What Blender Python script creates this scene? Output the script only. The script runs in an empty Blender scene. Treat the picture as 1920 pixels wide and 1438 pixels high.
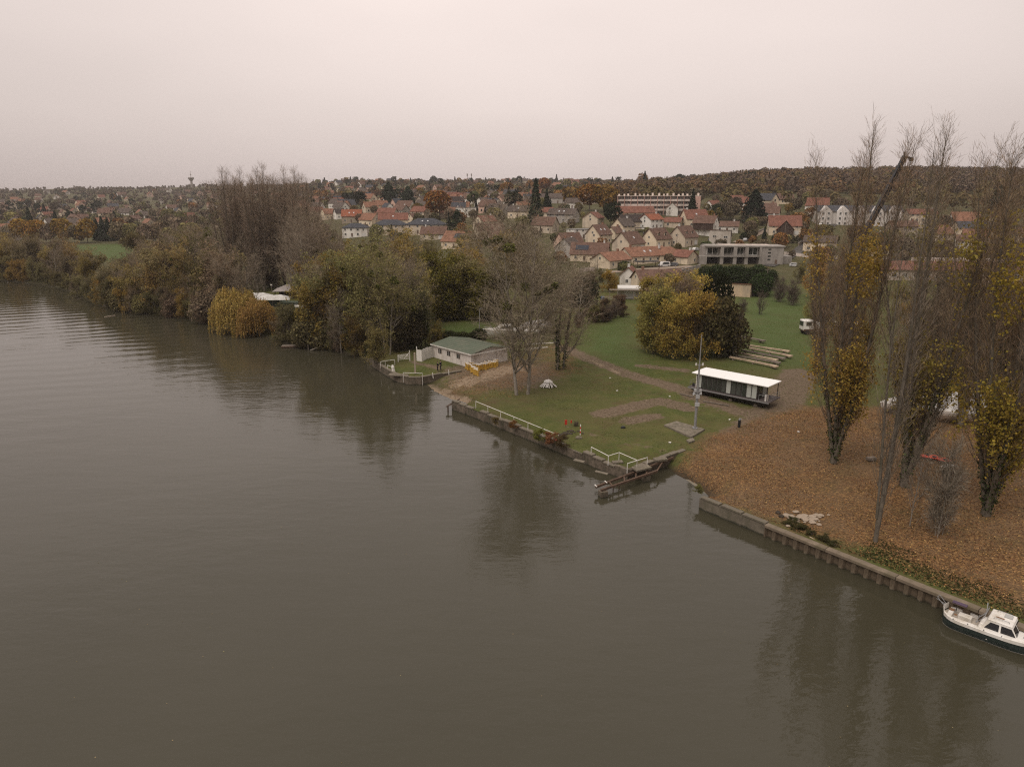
import bpy, bmesh, math, random
import numpy as np
from mathutils import Vector, Matrix, geometry

SC = bpy.context.scene
COL = SC.collection
RNG = np.random.default_rng(11)
random.seed(7)

# ------------------------------------------------------------------ camera
CAM_H = 32.0
PITCH = math.radians(15.1)
FPX = 1288.0
cam_d = bpy.data.cameras.new('camera')
cam_d.sensor_width = 36.0
cam_d.lens = FPX / 1920 * 36.0
cam_d.clip_start = 0.5
cam_d.clip_end = 12000
cam = bpy.data.objects.new('camera', cam_d)
cam.location = (0, 0, CAM_H)
cam.rotation_euler = (math.pi / 2 - PITCH, 0, 0)
COL.objects.link(cam)
SC.camera = cam

# ------------------------------------------------------------------ light
SUN_EL, SUN_AZ = math.radians(58), math.radians(-140)
world = bpy.data.worlds.new('World')
SC.world = world
world.use_nodes = True
nt = world.node_tree
nt.nodes.clear()
out = nt.nodes.new('ShaderNodeOutputWorld')
bg = nt.nodes.new('ShaderNodeBackground')
bg.inputs['Strength'].default_value = 0.125
sky = nt.nodes.new('ShaderNodeTexSky')
sky.sky_type = 'NISHITA'
sky.sun_disc = False
sky.sun_elevation = SUN_EL
sky.sun_rotation = SUN_AZ
sky.air_density = 1.5
sky.dust_density = 4
tc = nt.nodes.new('ShaderNodeTexCoord')
sep = nt.nodes.new('ShaderNodeSeparateXYZ')
nt.links.new(tc.outputs['Generated'], sep.inputs[0])
ramp = nt.nodes.new('ShaderNodeValToRGB')       # even overcast layer: brighter overhead than at the horizon
cr = ramp.color_ramp
cr.elements[0].position = 0.0
cr.elements[0].color = (0.51, 0.44, 0.42, 1)
cr.elements[1].position = 1.0
cr.elements[1].color = (1.05, 0.95, 0.89, 1)
e = cr.elements.new(0.10); e.color = (0.585, 0.505, 0.475, 1)
e = cr.elements.new(0.26); e.color = (0.68, 0.585, 0.545, 1)
nt.links.new(sep.outputs['Z'], ramp.inputs[0])
nz = nt.nodes.new('ShaderNodeTexNoise')
nz.inputs['Scale'].default_value = 1.6
nz.inputs['Detail'].default_value = 3
mpv = nt.nodes.new('ShaderNodeMapping')
mpv.inputs['Scale'].default_value = (1, 1, 3.5)
nt.links.new(tc.outputs['Generated'], mpv.inputs[0])
nt.links.new(mpv.outputs[0], nz.inputs['Vector'])
mr = nt.nodes.new('ShaderNodeMapRange')
mr.inputs['From Min'].default_value = 0.3
mr.inputs['From Max'].default_value = 0.7
mr.inputs['To Min'].default_value = 9.2
mr.inputs['To Max'].default_value = 10.4
nt.links.new(nz.outputs['Fac'], mr.inputs['Value'])
# overcast painted broadly brighter ahead, dimmer to the sides; sun lamp stands behind
dotn = nt.nodes.new('ShaderNodeVectorMath'); dotn.operation = 'DOT_PRODUCT'
dotn.inputs[1].default_value = (0.02, 0.93, 0.36)
nt.links.new(tc.outputs['Generated'], dotn.inputs[0])
mr2 = nt.nodes.new('ShaderNodeMapRange')
mr2.inputs['From Min'].default_value = 0.45
mr2.inputs['From Max'].default_value = 1.0
mr2.inputs['To Min'].default_value = 0.62
mr2.inputs['To Max'].default_value = 1.05
nt.links.new(dotn.outputs['Value'], mr2.inputs['Value'])
mm = nt.nodes.new('ShaderNodeMath'); mm.operation = 'MULTIPLY'
nt.links.new(mr.outputs[0], mm.inputs[0]); nt.links.new(mr2.outputs[0], mm.inputs[1])
mulv = nt.nodes.new('ShaderNodeVectorMath'); mulv.operation = 'SCALE'
nt.links.new(ramp.outputs[0], mulv.inputs[0])
nt.links.new(mm.outputs[0], mulv.inputs['Scale'])
mixs = nt.nodes.new('ShaderNodeMixRGB')
mixs.inputs[0].default_value = 0.94
nt.links.new(sky.outputs[0], mixs.inputs[1])
nt.links.new(mulv.outputs[0], mixs.inputs[2])
nt.links.new(mixs.outputs[0], bg.inputs[0])
nt.links.new(bg.outputs[0], out.inputs[0])

sun_d = bpy.data.lights.new('sun', 'SUN')
sun_d.energy = 1.5
sun_d.angle = math.radians(40)
sun_d.color = (1.0, 0.92, 0.84)
sun = bpy.data.objects.new('sun', sun_d)
sun.rotation_euler = (math.pi / 2 - SUN_EL, 0, -SUN_AZ + math.pi)
COL.objects.link(sun)

SC.view_settings.view_transform = 'Standard'
SC.view_settings.look = 'None'
SC.view_settings.exposure = 0.16
SC.view_settings.gamma = 1.0
SC.view_settings.use_curve_mapping = False
SC.render.engine = 'CYCLES'
SC.cycles.max_bounces = 5
SC.cycles.diffuse_bounces = 2
SC.cycles.glossy_bounces = 2
SC.cycles.transmission_bounces = 2
SC.cycles.transparent_max_bounces = 6
SC.cycles.volume_bounces = 0
SC.cycles.use_denoising = False
SC.cycles.use_adaptive_sampling = False
SC.cycles.caustics_reflective = False
SC.cycles.caustics_refractive = False
SC.cycles.use_light_tree = False
SC.cycles.filter_width = 1.2

# ------------------------------------------------------------------ projection helpers
CP, SP = math.cos(PITCH), math.sin(PITCH)

def ray(px, row):
    v = (719 - row) / FPX
    u = (px - 960) / FPX
    f = CP + v * SP
    return u / f, (-SP + v * CP) / f          # X/Y , (z-H)/Y

TY = np.array([0, 220, 260, 300, 345, 400, 460, 550, 700, 900, 1200, 1550, 2000, 3000, 8000], float)
TK = np.array([-900, 0, 400, 700, 1000, 1150, 1400, 1700, 2400], float)
TZ = np.array([
    [1.2, 1.3, 1.5, 1.8, 2, 2, 2.5, 4, 8, 15, 26, 38, 46, 40, 20],
    [1.2, 1.3, 1.5, 1.8, 2, 2, 2.5, 4, 8, 15, 26, 38, 50, 44, 20],
    [1.2, 1.3, 1.5, 2, 2, 2.5, 3, 5, 8, 13, 22, 38, 62, 50, 20],
    [1.2, 1.3, 2, 3, 4.5, 7.5, 12, 18, 25, 33, 48, 64, 66, 50, 20],
    [1.2, 1.4, 3, 5, 9, 15, 21, 27, 32, 38, 50, 63, 66, 50, 20],
    [1.2, 1.4, 3, 5, 10, 17, 24, 29, 33, 40, 52, 64, 66, 50, 20],
    [1.2, 1.4, 3, 5, 9, 16, 23, 31, 44, 56, 62, 62, 60, 50, 20],
    [1.2, 1.4, 3, 5, 9, 15, 21, 30, 44, 59, 62, 60, 60, 50, 20],
    [1.2, 1.4, 3, 5, 9, 15, 21, 30, 42, 54, 58, 60, 60, 50, 20]], float)

# waterline in photo pixels; last item is the kind of the stretch that starts there
SHORE_PX = [
    (2400, 1398, 'q'), (1765, 1137, 'q'), (1438, 1003, 'q'), (1315, 952, 'q'),
    (1322, 930, 'n'), (1302, 912, 'n'), (1265, 892, 'n'), (1240, 879, 'w'),
    (1176, 902, 'w'), (1130, 884, 'w'), (1057, 853, 'w'), (973, 818, 'w'), (900, 788, 'w'), (848, 768, 'n'),
    (862, 757, 'n'), (842, 752, 'n'), (820, 744, 'n'), (804, 735, 'n'), (797, 727, 'n'), (790, 722, 'p'),
    (765, 722, 'p'), (742, 716, 'p'), (722, 704, 'p'), (704, 692, 'p'), (688, 680, 'n'),
    (660, 671, 'n'), (600, 655, 'n'), (560, 650, 'n'), (525, 643, 'n'), (480, 632, 'n'), (440, 626, 'n'),
    (400, 610, 'n'), (370, 603, 'n'), (330, 597, 'n'), (290, 592, 'n'), (240, 589, 'n'), (200, 576, 'n'),
    (165, 566, 'n'), (130, 548, 'n'), (90, 536, 'n'), (40, 530, 'n'), (0, 526, 'n'), (-150, 513, 'n'), (-500, 498, 'n')]

def P(px, row, z=0.0):
    a, s = ray(px, row)
    Y = (z - CAM_H) / s
    return Vector((a * Y, Y, z))

SHORE = [(P(a, b, 0).xy, k) for a, b, k in SHORE_PX]
d0 = (SHORE[0][0] - SHORE[1][0]).normalized()
POLY = [SHORE[0][0] + d0 * 200] + [p for p, k in SHORE]
KIND = ['q'] + [k for p, k in SHORE]
POLY += [Vector((-1500, 520)), Vector((-6000, 900)), Vector((-6000, 7900)), Vector((7000, 7900)), Vector((7000, -100))]
KIND += ['n', 'x', 'x', 'x', 'x']
PA = np.array([[p.x, p.y] for p in POLY])

def seg_dist(x, y, a, b):
    ax, ay = a; bx, by = b
    dx, dy = bx - ax, by - ay
    t = np.clip(((x - ax) * dx + (y - ay) * dy) / (dx * dx + dy * dy + 1e-9), 0, 1)
    return np.hypot(x - ax - t * dx, y - ay - t * dy)

def line_dist(x, y, pts):
    d = np.full(np.shape(x), 1e9)
    for a, b in zip(pts[:-1], pts[1:]):
        d = np.minimum(d, seg_dist(x, y, a, b))
    return d

def inside(x, y):
    c = np.zeros(np.shape(x), bool)
    n = len(PA)
    for i in range(n):
        x1, y1 = PA[i]; x2, y2 = PA[(i + 1) % n]
        cond = ((y1 > y) != (y2 > y))
        xi = (x2 - x1) * (y - y1) / ((y2 - y1) if y2 != y1 else 1e-9) + x1
        c ^= cond & (x < xi)
    return c

NAT = [(PA[i], PA[i + 1]) for i in range(len(PA) - 1) if KIND[i] == 'n']

def hnoise(x, y, s, seed=0):
    return (np.sin(x / s * 1.3 + seed) * np.sin(y / s * 1.1 + seed * 2.1) + 0.5 * np.sin(x / s * 2.9 + y / s * 1.7 + seed) * np.cos(y / s * 2.3 - x / s * 0.7)) / 1.5

def terrain(x, y):
    x = np.asarray(x, float); y = np.asarray(y, float)
    yy = np.clip(y, 1.0, 7999)
    k = np.clip(960 + FPX * x / yy * CP, TK[0], TK[-1] - 1e-3)
    i = np.clip(np.searchsorted(TK, k, side='right') - 1, 0, len(TK) - 2)
    fk = (k - TK[i]) / (TK[i + 1] - TK[i])
    j = np.clip(np.searchsorted(TY, yy, side='right') - 1, 0, len(TY) - 2)
    fy = (yy - TY[j]) / (TY[j + 1] - TY[j])
    z = (TZ[i, j] * (1 - fk) + TZ[i + 1, j] * fk) * (1 - fy) + (TZ[i, j + 1] * (1 - fk) + TZ[i + 1, j + 1] * fk) * fy
    amp = np.clip((yy - 300) / 900, 0, 1)
    z = z + amp * 2.5 * hnoise(x, y, 90, 1) + 0.10 * hnoise(x, y, 9, 4) * np.clip((yy - 40) / 60, 0, 1)
    dn = np.full(np.shape(x), 1e9)
    for a, b in NAT:
        dn = np.minimum(dn, seg_dist(x, y, a, b))
    w = np.clip(dn / np.where(yy < 105, 3.6, 7.0), 0, 1)
    w = w * w * (3 - 2 * w)
    return z * w + (-0.12) * (1 - w)

def tz(x, y):
    return float(terrain(np.array([x]), np.array([y]))[0])

def G(px, row):
    """ground point seen at a photo pixel"""
    a, s = ray(px, row)
    Y = np.concatenate([np.arange(30, 300, 1.0), np.arange(300, 3000, 4.0)])
    z = terrain(a * Y, Y)
    d = z - (CAM_H + s * Y)
    k = np.nonzero(d > 0)[0]
    if len(k) == 0:
        Y0 = 1600.0
    else:
        j = k[0]
        if j == 0: Y0 = Y[0]
        else:
            t = d[j - 1] / (d[j - 1] - d[j])
            Y0 = Y[j - 1] + t * (Y[j] - Y[j - 1])
    return Vector((a * Y0, Y0, tz(a * Y0, Y0)))

def GY(px, Y):
    """ground point at depth Y under photo column px (column measured near eye level)"""
    a = ray(px, 420)[0]
    return Vector((a * Y, Y, tz(a * Y, Y)))

# ------------------------------------------------------------------ materials
MATS = {}
def newmat(name):
    m = bpy.data.materials.new(name)
    m.use_nodes = True
    m.node_tree.nodes.clear()
    o = m.node_tree.nodes.new('ShaderNodeOutputMaterial')
    return m, m.node_tree, o

def N(nt, kind, **kw):
    n = nt.nodes.new('ShaderNode' + kind)
    for k, v in kw.items():
        if k in n.inputs: n.inputs[k].default_value = v
        else: setattr(n, k, v)
    return n

def mat(name, color, rough=0.8, var=0.25, scale=1.0, metal=0.0, spec=0.3, bump=0.0, bscale=None, dirt=None, dscale=0.5, obj=False, tide=None):
    """weathered paint / stone / wood: colour with two sizes of mottling, optional dirt and bump"""
    if name in MATS: return MATS[name]
    m, nt, o = newmat(name)
    L = nt.links.new
    b = N(nt, 'BsdfPrincipled', Roughness=rough, Metallic=metal)
    b.inputs['Specular IOR Level'].default_value = spec
    tc = N(nt, 'TexCoord')
    n1 = N(nt, 'TexNoise', Scale=scale, Detail=5.0, Roughness=0.65)
    L(tc.outputs['Object'], n1.inputs['Vector'])
    mr = N(nt, 'MapRange')
    mr.inputs['From Min'].default_value = 0.3; mr.inputs['From Max'].default_value = 0.7
    mr.inputs['To Min'].default_value = 1 - var; mr.inputs['To Max'].default_value = 1 + var * 0.6
    L(n1.outputs['Fac'], mr.inputs['Value'])
    sc = N(nt, 'VectorMath', operation='SCALE')
    if obj:
        oi = N(nt, 'ObjectInfo')
        L(oi.outputs['Color'], sc.inputs[0])
    else:
        sc.inputs[0].default_value = color[:3]
    L(mr.outputs[0], sc.inputs['Scale'])
    src = sc.outputs[0]
    if dirt:
        n2 = N(nt, 'TexNoise', Scale=dscale, Detail=6.0, Roughness=0.7)
        mp = N(nt, 'Mapping'); mp.inputs['Scale'].default_value = (1, 1, 0.35)
        L(tc.outputs['Object'], mp.inputs[0]); L(mp.outputs[0], n2.inputs['Vector'])
        rr = N(nt, 'ValToRGB')
        rr.color_ramp.elements[0].position = 0.48; rr.color_ramp.elements[0].color = (0, 0, 0, 1)
        rr.color_ramp.elements[1].position = 0.68; rr.color_ramp.elements[1].color = (0.8, 0.8, 0.8, 1)
        L(n2.outputs['Fac'], rr.inputs[0])
        mx = N(nt, 'MixRGB'); mx.inputs[2].default_value = (*dirt, 1)
        L(rr.outputs[0], mx.inputs[0]); L(src, mx.inputs[1])
        src = mx.outputs[0]
    if tide:                                     # algae and wet stain left by the river up to this height
        sx = N(nt, 'SeparateXYZ'); gg = N(nt, 'NewGeometry'); L(gg.outputs['Position'], sx.inputs[0])
        nn = N(nt, 'TexNoise', Scale=1.3, Detail=5.0, Roughness=.7); L(gg.outputs['Position'], nn.inputs['Vector'])
        ad = N(nt, 'Math', operation='MULTIPLY_ADD'); ad.inputs[1].default_value = .55; L(nn.outputs['Fac'], ad.inputs[0]); L(sx.outputs['Z'], ad.inputs[2])
        mt = N(nt, 'MapRange'); mt.inputs['From Min'].default_value = tide + .36; mt.inputs['From Max'].default_value = tide + .16; mt.inputs['To Max'].default_value = .88
        L(ad.outputs[0], mt.inputs['Value'])
        mx2 = N(nt, 'MixRGB'); mx2.inputs[2].default_value = (.022, .024, .014, 1)
        L(mt.outputs[0], mx2.inputs[0]); L(src, mx2.inputs[1]); src = mx2.outputs[0]
    L(src, b.inputs['Base Color'])
    if bump:
        n3 = N(nt, 'TexNoise', Scale=bscale or scale * 8, Detail=4.0)
        L(tc.outputs['Object'], n3.inputs['Vector'])
        bp = N(nt, 'Bump', Strength=bump, Distance=0.05)
        L(n3.outputs['Fac'], bp.inputs['Height']); L(bp.outputs[0], b.inputs['Normal'])
    L(b.outputs[0], o.inputs[0])
    MATS[name] = m
    return m

def glass(name, color=(0.03, 0.035, 0.035), rough=0.08):
    if name in MATS: return MATS[name]
    m, nt, o = newmat(name)
    b = N(nt, 'BsdfPrincipled', Roughness=rough)
    b.inputs['Base Color'].default_value = (*color, 1)
    b.inputs['Specular IOR Level'].default_value = 0.6
    nt.links.new(b.outputs[0], o.inputs[0])
    MATS[name] = m
    return m

def leafmat(name, color, hue_var=0.35, transl=0.35, obj=True):
    """leaves and far crowns: colour of the object, varied leaf by leaf by the 'rnd' attribute"""
    if name in MATS: return MATS[name]
    m, nt, o = newmat(name)
    L = nt.links.new
    at = N(nt, 'Attribute', attribute_name='rnd')
    if obj:
        oi = N(nt, 'ObjectInfo'); base = oi.outputs['Color']
    else:
        rgb = N(nt, 'RGB'); rgb.outputs[0].default_value = (*color, 1); base = rgb.outputs[0]
    hsv = N(nt, 'HueSaturation')
    mr = N(nt, 'MapRange'); mr.inputs['To Min'].default_value = 1 - hue_var * 1.4; mr.inputs['To Max'].default_value = 1 + hue_var * 1.4
    L(at.outputs['Fac'], mr.inputs['Value'])
    L(mr.outputs[0], hsv.inputs['Value'])
    mu = N(nt, 'Math', operation='MULTIPLY'); mu.inputs[1].default_value = 7.31
    fr = N(nt, 'Math', operation='FRACT')
    L(at.outputs['Fac'], mu.inputs[0]); L(mu.outputs[0], fr.inputs[0])
    mr3 = N(nt, 'MapRange'); mr3.inputs['To Min'].default_value = 0.485; mr3.inputs['To Max'].default_value = 0.515
    L(fr.outputs[0], mr3.inputs['Value']); L(mr3.outputs[0], hsv.inputs['Hue'])
    L(base, hsv.inputs['Color'])
    d = N(nt, 'BsdfDiffuse'); t = N(nt, 'BsdfTranslucent'); mx = N(nt, 'MixShader'); mx.inputs[0].default_value = transl
    L(hsv.outputs[0], d.inputs[0]); L(hsv.outputs[0], t.inputs[0])
    L(d.outputs[0], mx.inputs[1]); L(t.outputs[0], mx.inputs[2]); L(mx.outputs[0], o.inputs[0])
    MATS[name] = m
    return m

# ------------------------------------------------------------------ object helpers
def link(o, parent=None):
    COL.objects.link(o)
    if parent is not None: o.parent = parent
    return o

def tag(o, label=None, cat=None, group=None, kind=None):
    if label: o['label'] = label
    if cat: o['category'] = cat
    if group: o['group'] = group
    if kind: o['kind'] = kind
    elif cat: o['kind'] = 'thing'
    return o

def empty(name, loc, rz=0.0, label=None, cat=None, group=None, scale=None):
    o = bpy.data.objects.new(name, None)
    o.empty_display_size = 0.3
    o.location = loc; o.rotation_euler = (0, 0, rz)
    if scale: o.scale = scale if hasattr(scale, '__len__') else (scale,) * 3
    link(o)
    return tag(o, label, cat, group)

class MB:
    """collects shapes into one mesh"""
    def __init__(s): s.v = []; s.f = []; s.mi = []; s.m = 0
    def add(s, vs, fs):
        n = len(s.v); s.v += [tuple(v) for v in vs]
        s.f += [tuple(i + n for i in f) for f in fs]; s.mi += [s.m] * len(fs); return s
    def box(s, c, d, rz=0.0, M=None):
        x, y, z = d[0] / 2, d[1] / 2, d[2] / 2
        vs = [Vector((i, j, k)) for k in (-z, z) for j in (-y, y) for i in (-x, x)]
        R = M if M is not None else Matrix.Rotation(rz, 3, 'Z')
        vs = [R @ v + Vector(c) for v in vs]
        return s.add(vs, [(0, 2, 3, 1), (4, 5, 7, 6), (0, 1, 5, 4), (2, 6, 7, 3), (0, 4, 6, 2), (1, 3, 7, 5)])
    def b2(s, x0, x1, y0, y1, z0, z1):
        return s.box(((x0 + x1) / 2, (y0 + y1) / 2, (z0 + z1) / 2), (abs(x1 - x0), abs(y1 - y0), abs(z1 - z0)))
    def tube(s, a, b, r0, r1=None, n=6, caps=True):
        a, b = Vector(a), Vector(b); r1 = r0 if r1 is None else r1
        d = (b - a)
        if d.length < 1e-6: return s
        d.normalize()
        u = d.orthogonal().normalized(); w = d.cross(u)
        vs = []
        for p, r in ((a, r0), (b, r1)):
            for i in range(n):
                t = 2 * math.pi * i / n
                vs.append(p + u * math.cos(t) * r + w * math.sin(t) * r)
        fs = [(i, (i + 1) % n, n + (i + 1) % n, n + i) for i in range(n)]
        if caps: fs += [tuple(range(n - 1, -1, -1)), tuple(range(n, 2 * n))]
        return s.add(vs, fs)
    def path(s, pts, r, n=6):
        for a, b in zip(pts[:-1], pts[1:]): s.tube(a, b, r, n=n)
        return s
    def beam(s, a, b, w, h):
        a, b = Vector(a), Vector(b); d = b - a; L = d.length; d.normalize()
        side = d.cross(Vector((0, 0, 1)))
        if side.length < 1e-4: side = Vector((1, 0, 0))
        side.normalize(); up = side.cross(d)
        M = Matrix((d, side, up)).transposed()
        return s.box((a + b) / 2, (L, w, h), M=M)
    def prism(s, poly, z0, z1):
        n = len(poly)
        vs = [(p[0], p[1], z0) for p in poly] + [(p[0], p[1], z1) for p in poly]
        fs = [(i, (i + 1) % n, n + (i + 1) % n, n + i) for i in range(n)] + [tuple(range(n - 1, -1, -1)), tuple(range(n, 2 * n))]
        return s.add(vs, fs)
    def mesh(s, name, mats):
        me = bpy.data.meshes.new(name)
        me.from_pydata(s.v, [], s.f)
        for m in (mats if isinstance(mats, (list, tuple)) else [mats]): me.materials.append(m)
        if any(s.mi): me.polygons.foreach_set('material_index', s.mi)
        bm = bmesh.new(); bm.from_mesh(me)
        bmesh.ops.recalc_face_normals(bm, faces=bm.faces)
        bm.to_mesh(me); bm.free()
        me.update(); return me
    def build(s, name, mats, parent=None, loc=None, rz=0.0, bevel=0.0):
        o = bpy.data.objects.new(name, s.mesh(name, mats))
        if loc is not None: o.location = loc
        o.rotation_euler = (0, 0, rz)
        if bevel:
            bv = o.modifiers.new('bevel', 'BEVEL'); bv.width = bevel; bv.segments = 2; bv.limit_method = 'ANGLE'
        return link(o, parent)

def copy_tree(o, parent=None):
    c = o.copy(); link(c, parent)
    for ch in list(o.children): copy_tree(ch, c)
    return c

def np_mesh(name, V, quads=None, tris=None, mats=(), rnd=None, smooth=False):
    """fast mesh from numpy arrays"""
    me = bpy.data.meshes.new(name)
    nq = 0 if quads is None else len(quads); ntri = 0 if tris is None else len(tris)
    me.vertices.add(len(V)); me.vertices.foreach_set('co', np.asarray(V, np.float32).ravel())
    loops = []
    if nq: loops.append(np.asarray(quads, np.int32).ravel())
    if ntri: loops.append(np.asarray(tris, np.int32).ravel())
    loops = np.concatenate(loops)
    me.loops.add(len(loops)); me.loops.foreach_set('vertex_index', loops)
    st = np.concatenate([np.arange(nq) * 4, nq * 4 + np.arange(ntri) * 3]).astype(np.int32)
    me.polygons.add(nq + ntri); me.polygons.foreach_set('loop_start', st)
    if rnd is not None:
        at = me.attributes.new('rnd', 'FLOAT', 'POINT'); at.data.foreach_set('value', np.asarray(rnd, np.float32))
    for m in mats: me.materials.append(m)
    me.update(calc_edges=True)
    if smooth: me.shade_smooth()
    return me
# ------------------------------------------------------------------ ground
def px_line(pts, z=1.3): return [tuple(P(a, b, z).xy) for a, b in pts]

def build_ground():
    ratio = 0.0135
    ys = [36.0]
    while ys[-1] < 7900: ys.append(ys[-1] * (1 + ratio * (1.0 if ys[-1] < 500 else 1.6)))
    pts = []
    for i, y in enumerate(ys):
        st = y * ratio * (1.0 if y < 500 else 1.6)
        xs = np.arange(-1.35 * y, 1.35 * y, st) + (i % 2) * st * 0.5
        yy = y + (RNG.random(len(xs)) - .5) * st * .4
        xx = xs + (RNG.random(len(xs)) - .5) * st * .4
        pts.append(np.stack([xx, yy], 1))
    pts = np.concatenate(pts)
    m = inside(pts[:, 0], pts[:, 1])
    pts = pts[m]
    d = np.full(len(pts), 1e9)
    for i in range(len(PA)):
        d = np.minimum(d, seg_dist(pts[:, 0], pts[:, 1], PA[i], PA[(i + 1) % len(PA)]))
    pts = pts[d > np.clip(pts[:, 1] * ratio * .35, .25, 3)]
    border = []
    n = len(PA)
    for i in range(n):
        a, b = PA[i], PA[(i + 1) % n]
        L = np.hypot(*(b - a)); k = max(1, int(L / (1.2 if L < 400 else 200)))
        for t in range(k): border.append(a + (b - a) * t / k)
    border = np.array(border); nb = len(border)
    allp = np.concatenate([border, pts])
    vs = [Vector((float(a), float(b))) for a, b in allp]
    res = geometry.delaunay_2d_cdt(vs, [], [list(range(nb))], 1, 1e-4)
    V = np.array([[v.x, v.y] for v in res[0]]); F = np.array([f for f in res[2] if len(f) == 3])
    z = terrain(V[:, 0], V[:, 1])
    V3 = np.column_stack([V, z])
    x, y = V[:, 0], V[:, 1]
    # a skirt that carries the natural bank down under water
    me = np_mesh('ground', V3, tris=F, mats=[ground_material()])
    def blob(px, row, r, soft):
        c = P(px, row, 1.3); return np.clip(1 - (np.hypot(x - c.x, y - c.y) - r) / soft, 0, 1)
    def lin(pts, r, soft):
        return np.clip(1 - (line_dist(x, y, px_line(pts)) - r) / soft, 0, 1)
    # fallen leaves
    lp = np.array(px_line([(1245, 878), (1285, 852), (1330, 815), (1380, 800), (1440, 775), (1500, 760), (1600, 760), (2500, 800), (2600, 1400), (1900, 1140), (1760, 1085), (1640, 1030), (1520, 1000), (1440, 975), (1310, 930)]))
    def inpoly(poly):
        c = np.zeros(len(x), bool)
        for i in range(len(poly)):
            x1, y1 = poly[i]; x2, y2 = poly[(i + 1) % len(poly)]
            c ^= ((y1 > y) != (y2 > y)) & (x < (x2 - x1) * (y - y1) / ((y2 - y1) or 1e-9) + x1)
        return c
    def polymask(poly, soft):
        ins = inpoly(poly)
        dd = line_dist(x, y, list(map(tuple, poly)) + [tuple(poly[0])])
        return np.clip(.5 + np.where(ins, dd, -dd) / (2 * soft), 0, 1)
    leaf = polymask(lp, 2.2)
    ap = np.array(px_line([(848, 760), (800, 725), (850, 700), (880, 690), (905, 690), (950, 670), (1000, 640), (1060, 640), (1100, 690), (1060, 712), (1010, 705), (985, 735), (920, 735), (880, 740)]))
    leaf = np.maximum(leaf, .5 * polymask(ap, 3.0))
    leaf = np.maximum(leaf, .75 * blob(1560, 868, 4, 5))
    dirt = np.maximum.reduce([
        lin([(1050, 650), (1100, 672), (1180, 702), (1250, 722), (1310, 742)], 1.0, 1.8),
        .9 * lin([(1200, 685), (1290, 695)], .5, 1.6),
        1.0 * lin([(1130, 776), (1190, 762), (1240, 752), (1290, 766)], 1.1, 1.4),
        .95 * lin([(1180, 789), (1225, 781)], .8, 1.3),
        .8 * lin([(1300, 745), (1400, 775)], 1.3, 1.6),
        .55 * lin([(1060, 798), (1110, 814), (1170, 830), (1240, 842)], .15, .9),
        .9 * lin([(770, 678), (830, 690), (880, 697)], .25, .9),
        .9 * lin([(1500, 700), (1480, 735), (1450, 775), (1420, 800), (1380, 830)], 2.0, 2.5),
        .7 * lin([(1380, 742), (1480, 758)], .8, 1.6),
        .85 * lin([(1500, 780), (1700, 850), (1920, 900)], 1.2, 2.5),
        .8 * blob(940, 700, 7, 9)])
    def lin0(pts, r, soft): return np.clip(1 - (line_dist(x, y, px_line(pts, .15)) - r) / soft, 0, 1)
    sand = np.maximum(lin0([(795, 725), (806, 734), (822, 741), (842, 748), (862, 752)], 1.3, 1.3), .62 * lin([(870, 716), (910, 705), (960, 690)], 1.6, 3.5))
    sand = np.maximum(sand, .7 * lin([(1095, 672), (1130, 688), (1165, 700)], .25, .9))
    mud = np.clip(1 - (z - .05) / .5, 0, 1) * (y < 400)
    wood = .6 * np.clip((y + 22 * hnoise(x, y, 17, 3) + 10 * hnoise(x, y, 6, 5) - 225) / 55, 0, 1)     # far: mixed gardens and rough ground
    # lush field strips
    lush = np.maximum.reduce([polymask(np.array([tuple(G(a, b).xy) for a, b in [(1085, 650), (1110, 612), (1180, 590), (1200, 690), (1150, 690)]]), 4),
                              polymask(np.array([tuple(G(a, b).xy) for a, b in [(1380, 690), (1380, 560), (1450, 520), (1530, 560), (1540, 690)]]), 6),
                              polymask(np.array([tuple(G(a, b).xy) for a, b in [(820, 645), (810, 612), (930, 600), (930, 640)]]), 4),
                              polymask(np.array([tuple(G(a, b).xy) for a, b in [(100, 488), (90, 462), (260, 455), (330, 470), (300, 490)]]), 12)])
    wood = wood * (1 - lush)
    for nm, arr in (('leaf', leaf), ('dirt', dirt), ('sand', sand), ('mud', mud), ('rough', wood), ('lush', lush)):
        at = me.attributes.new(nm, 'FLOAT', 'POINT'); at.data.foreach_set('value', arr.astype(np.float32))
    o = bpy.data.objects.new('ground', me); link(o); tag(o, kind='structure')
    me.shade_smooth()
    return o

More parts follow.
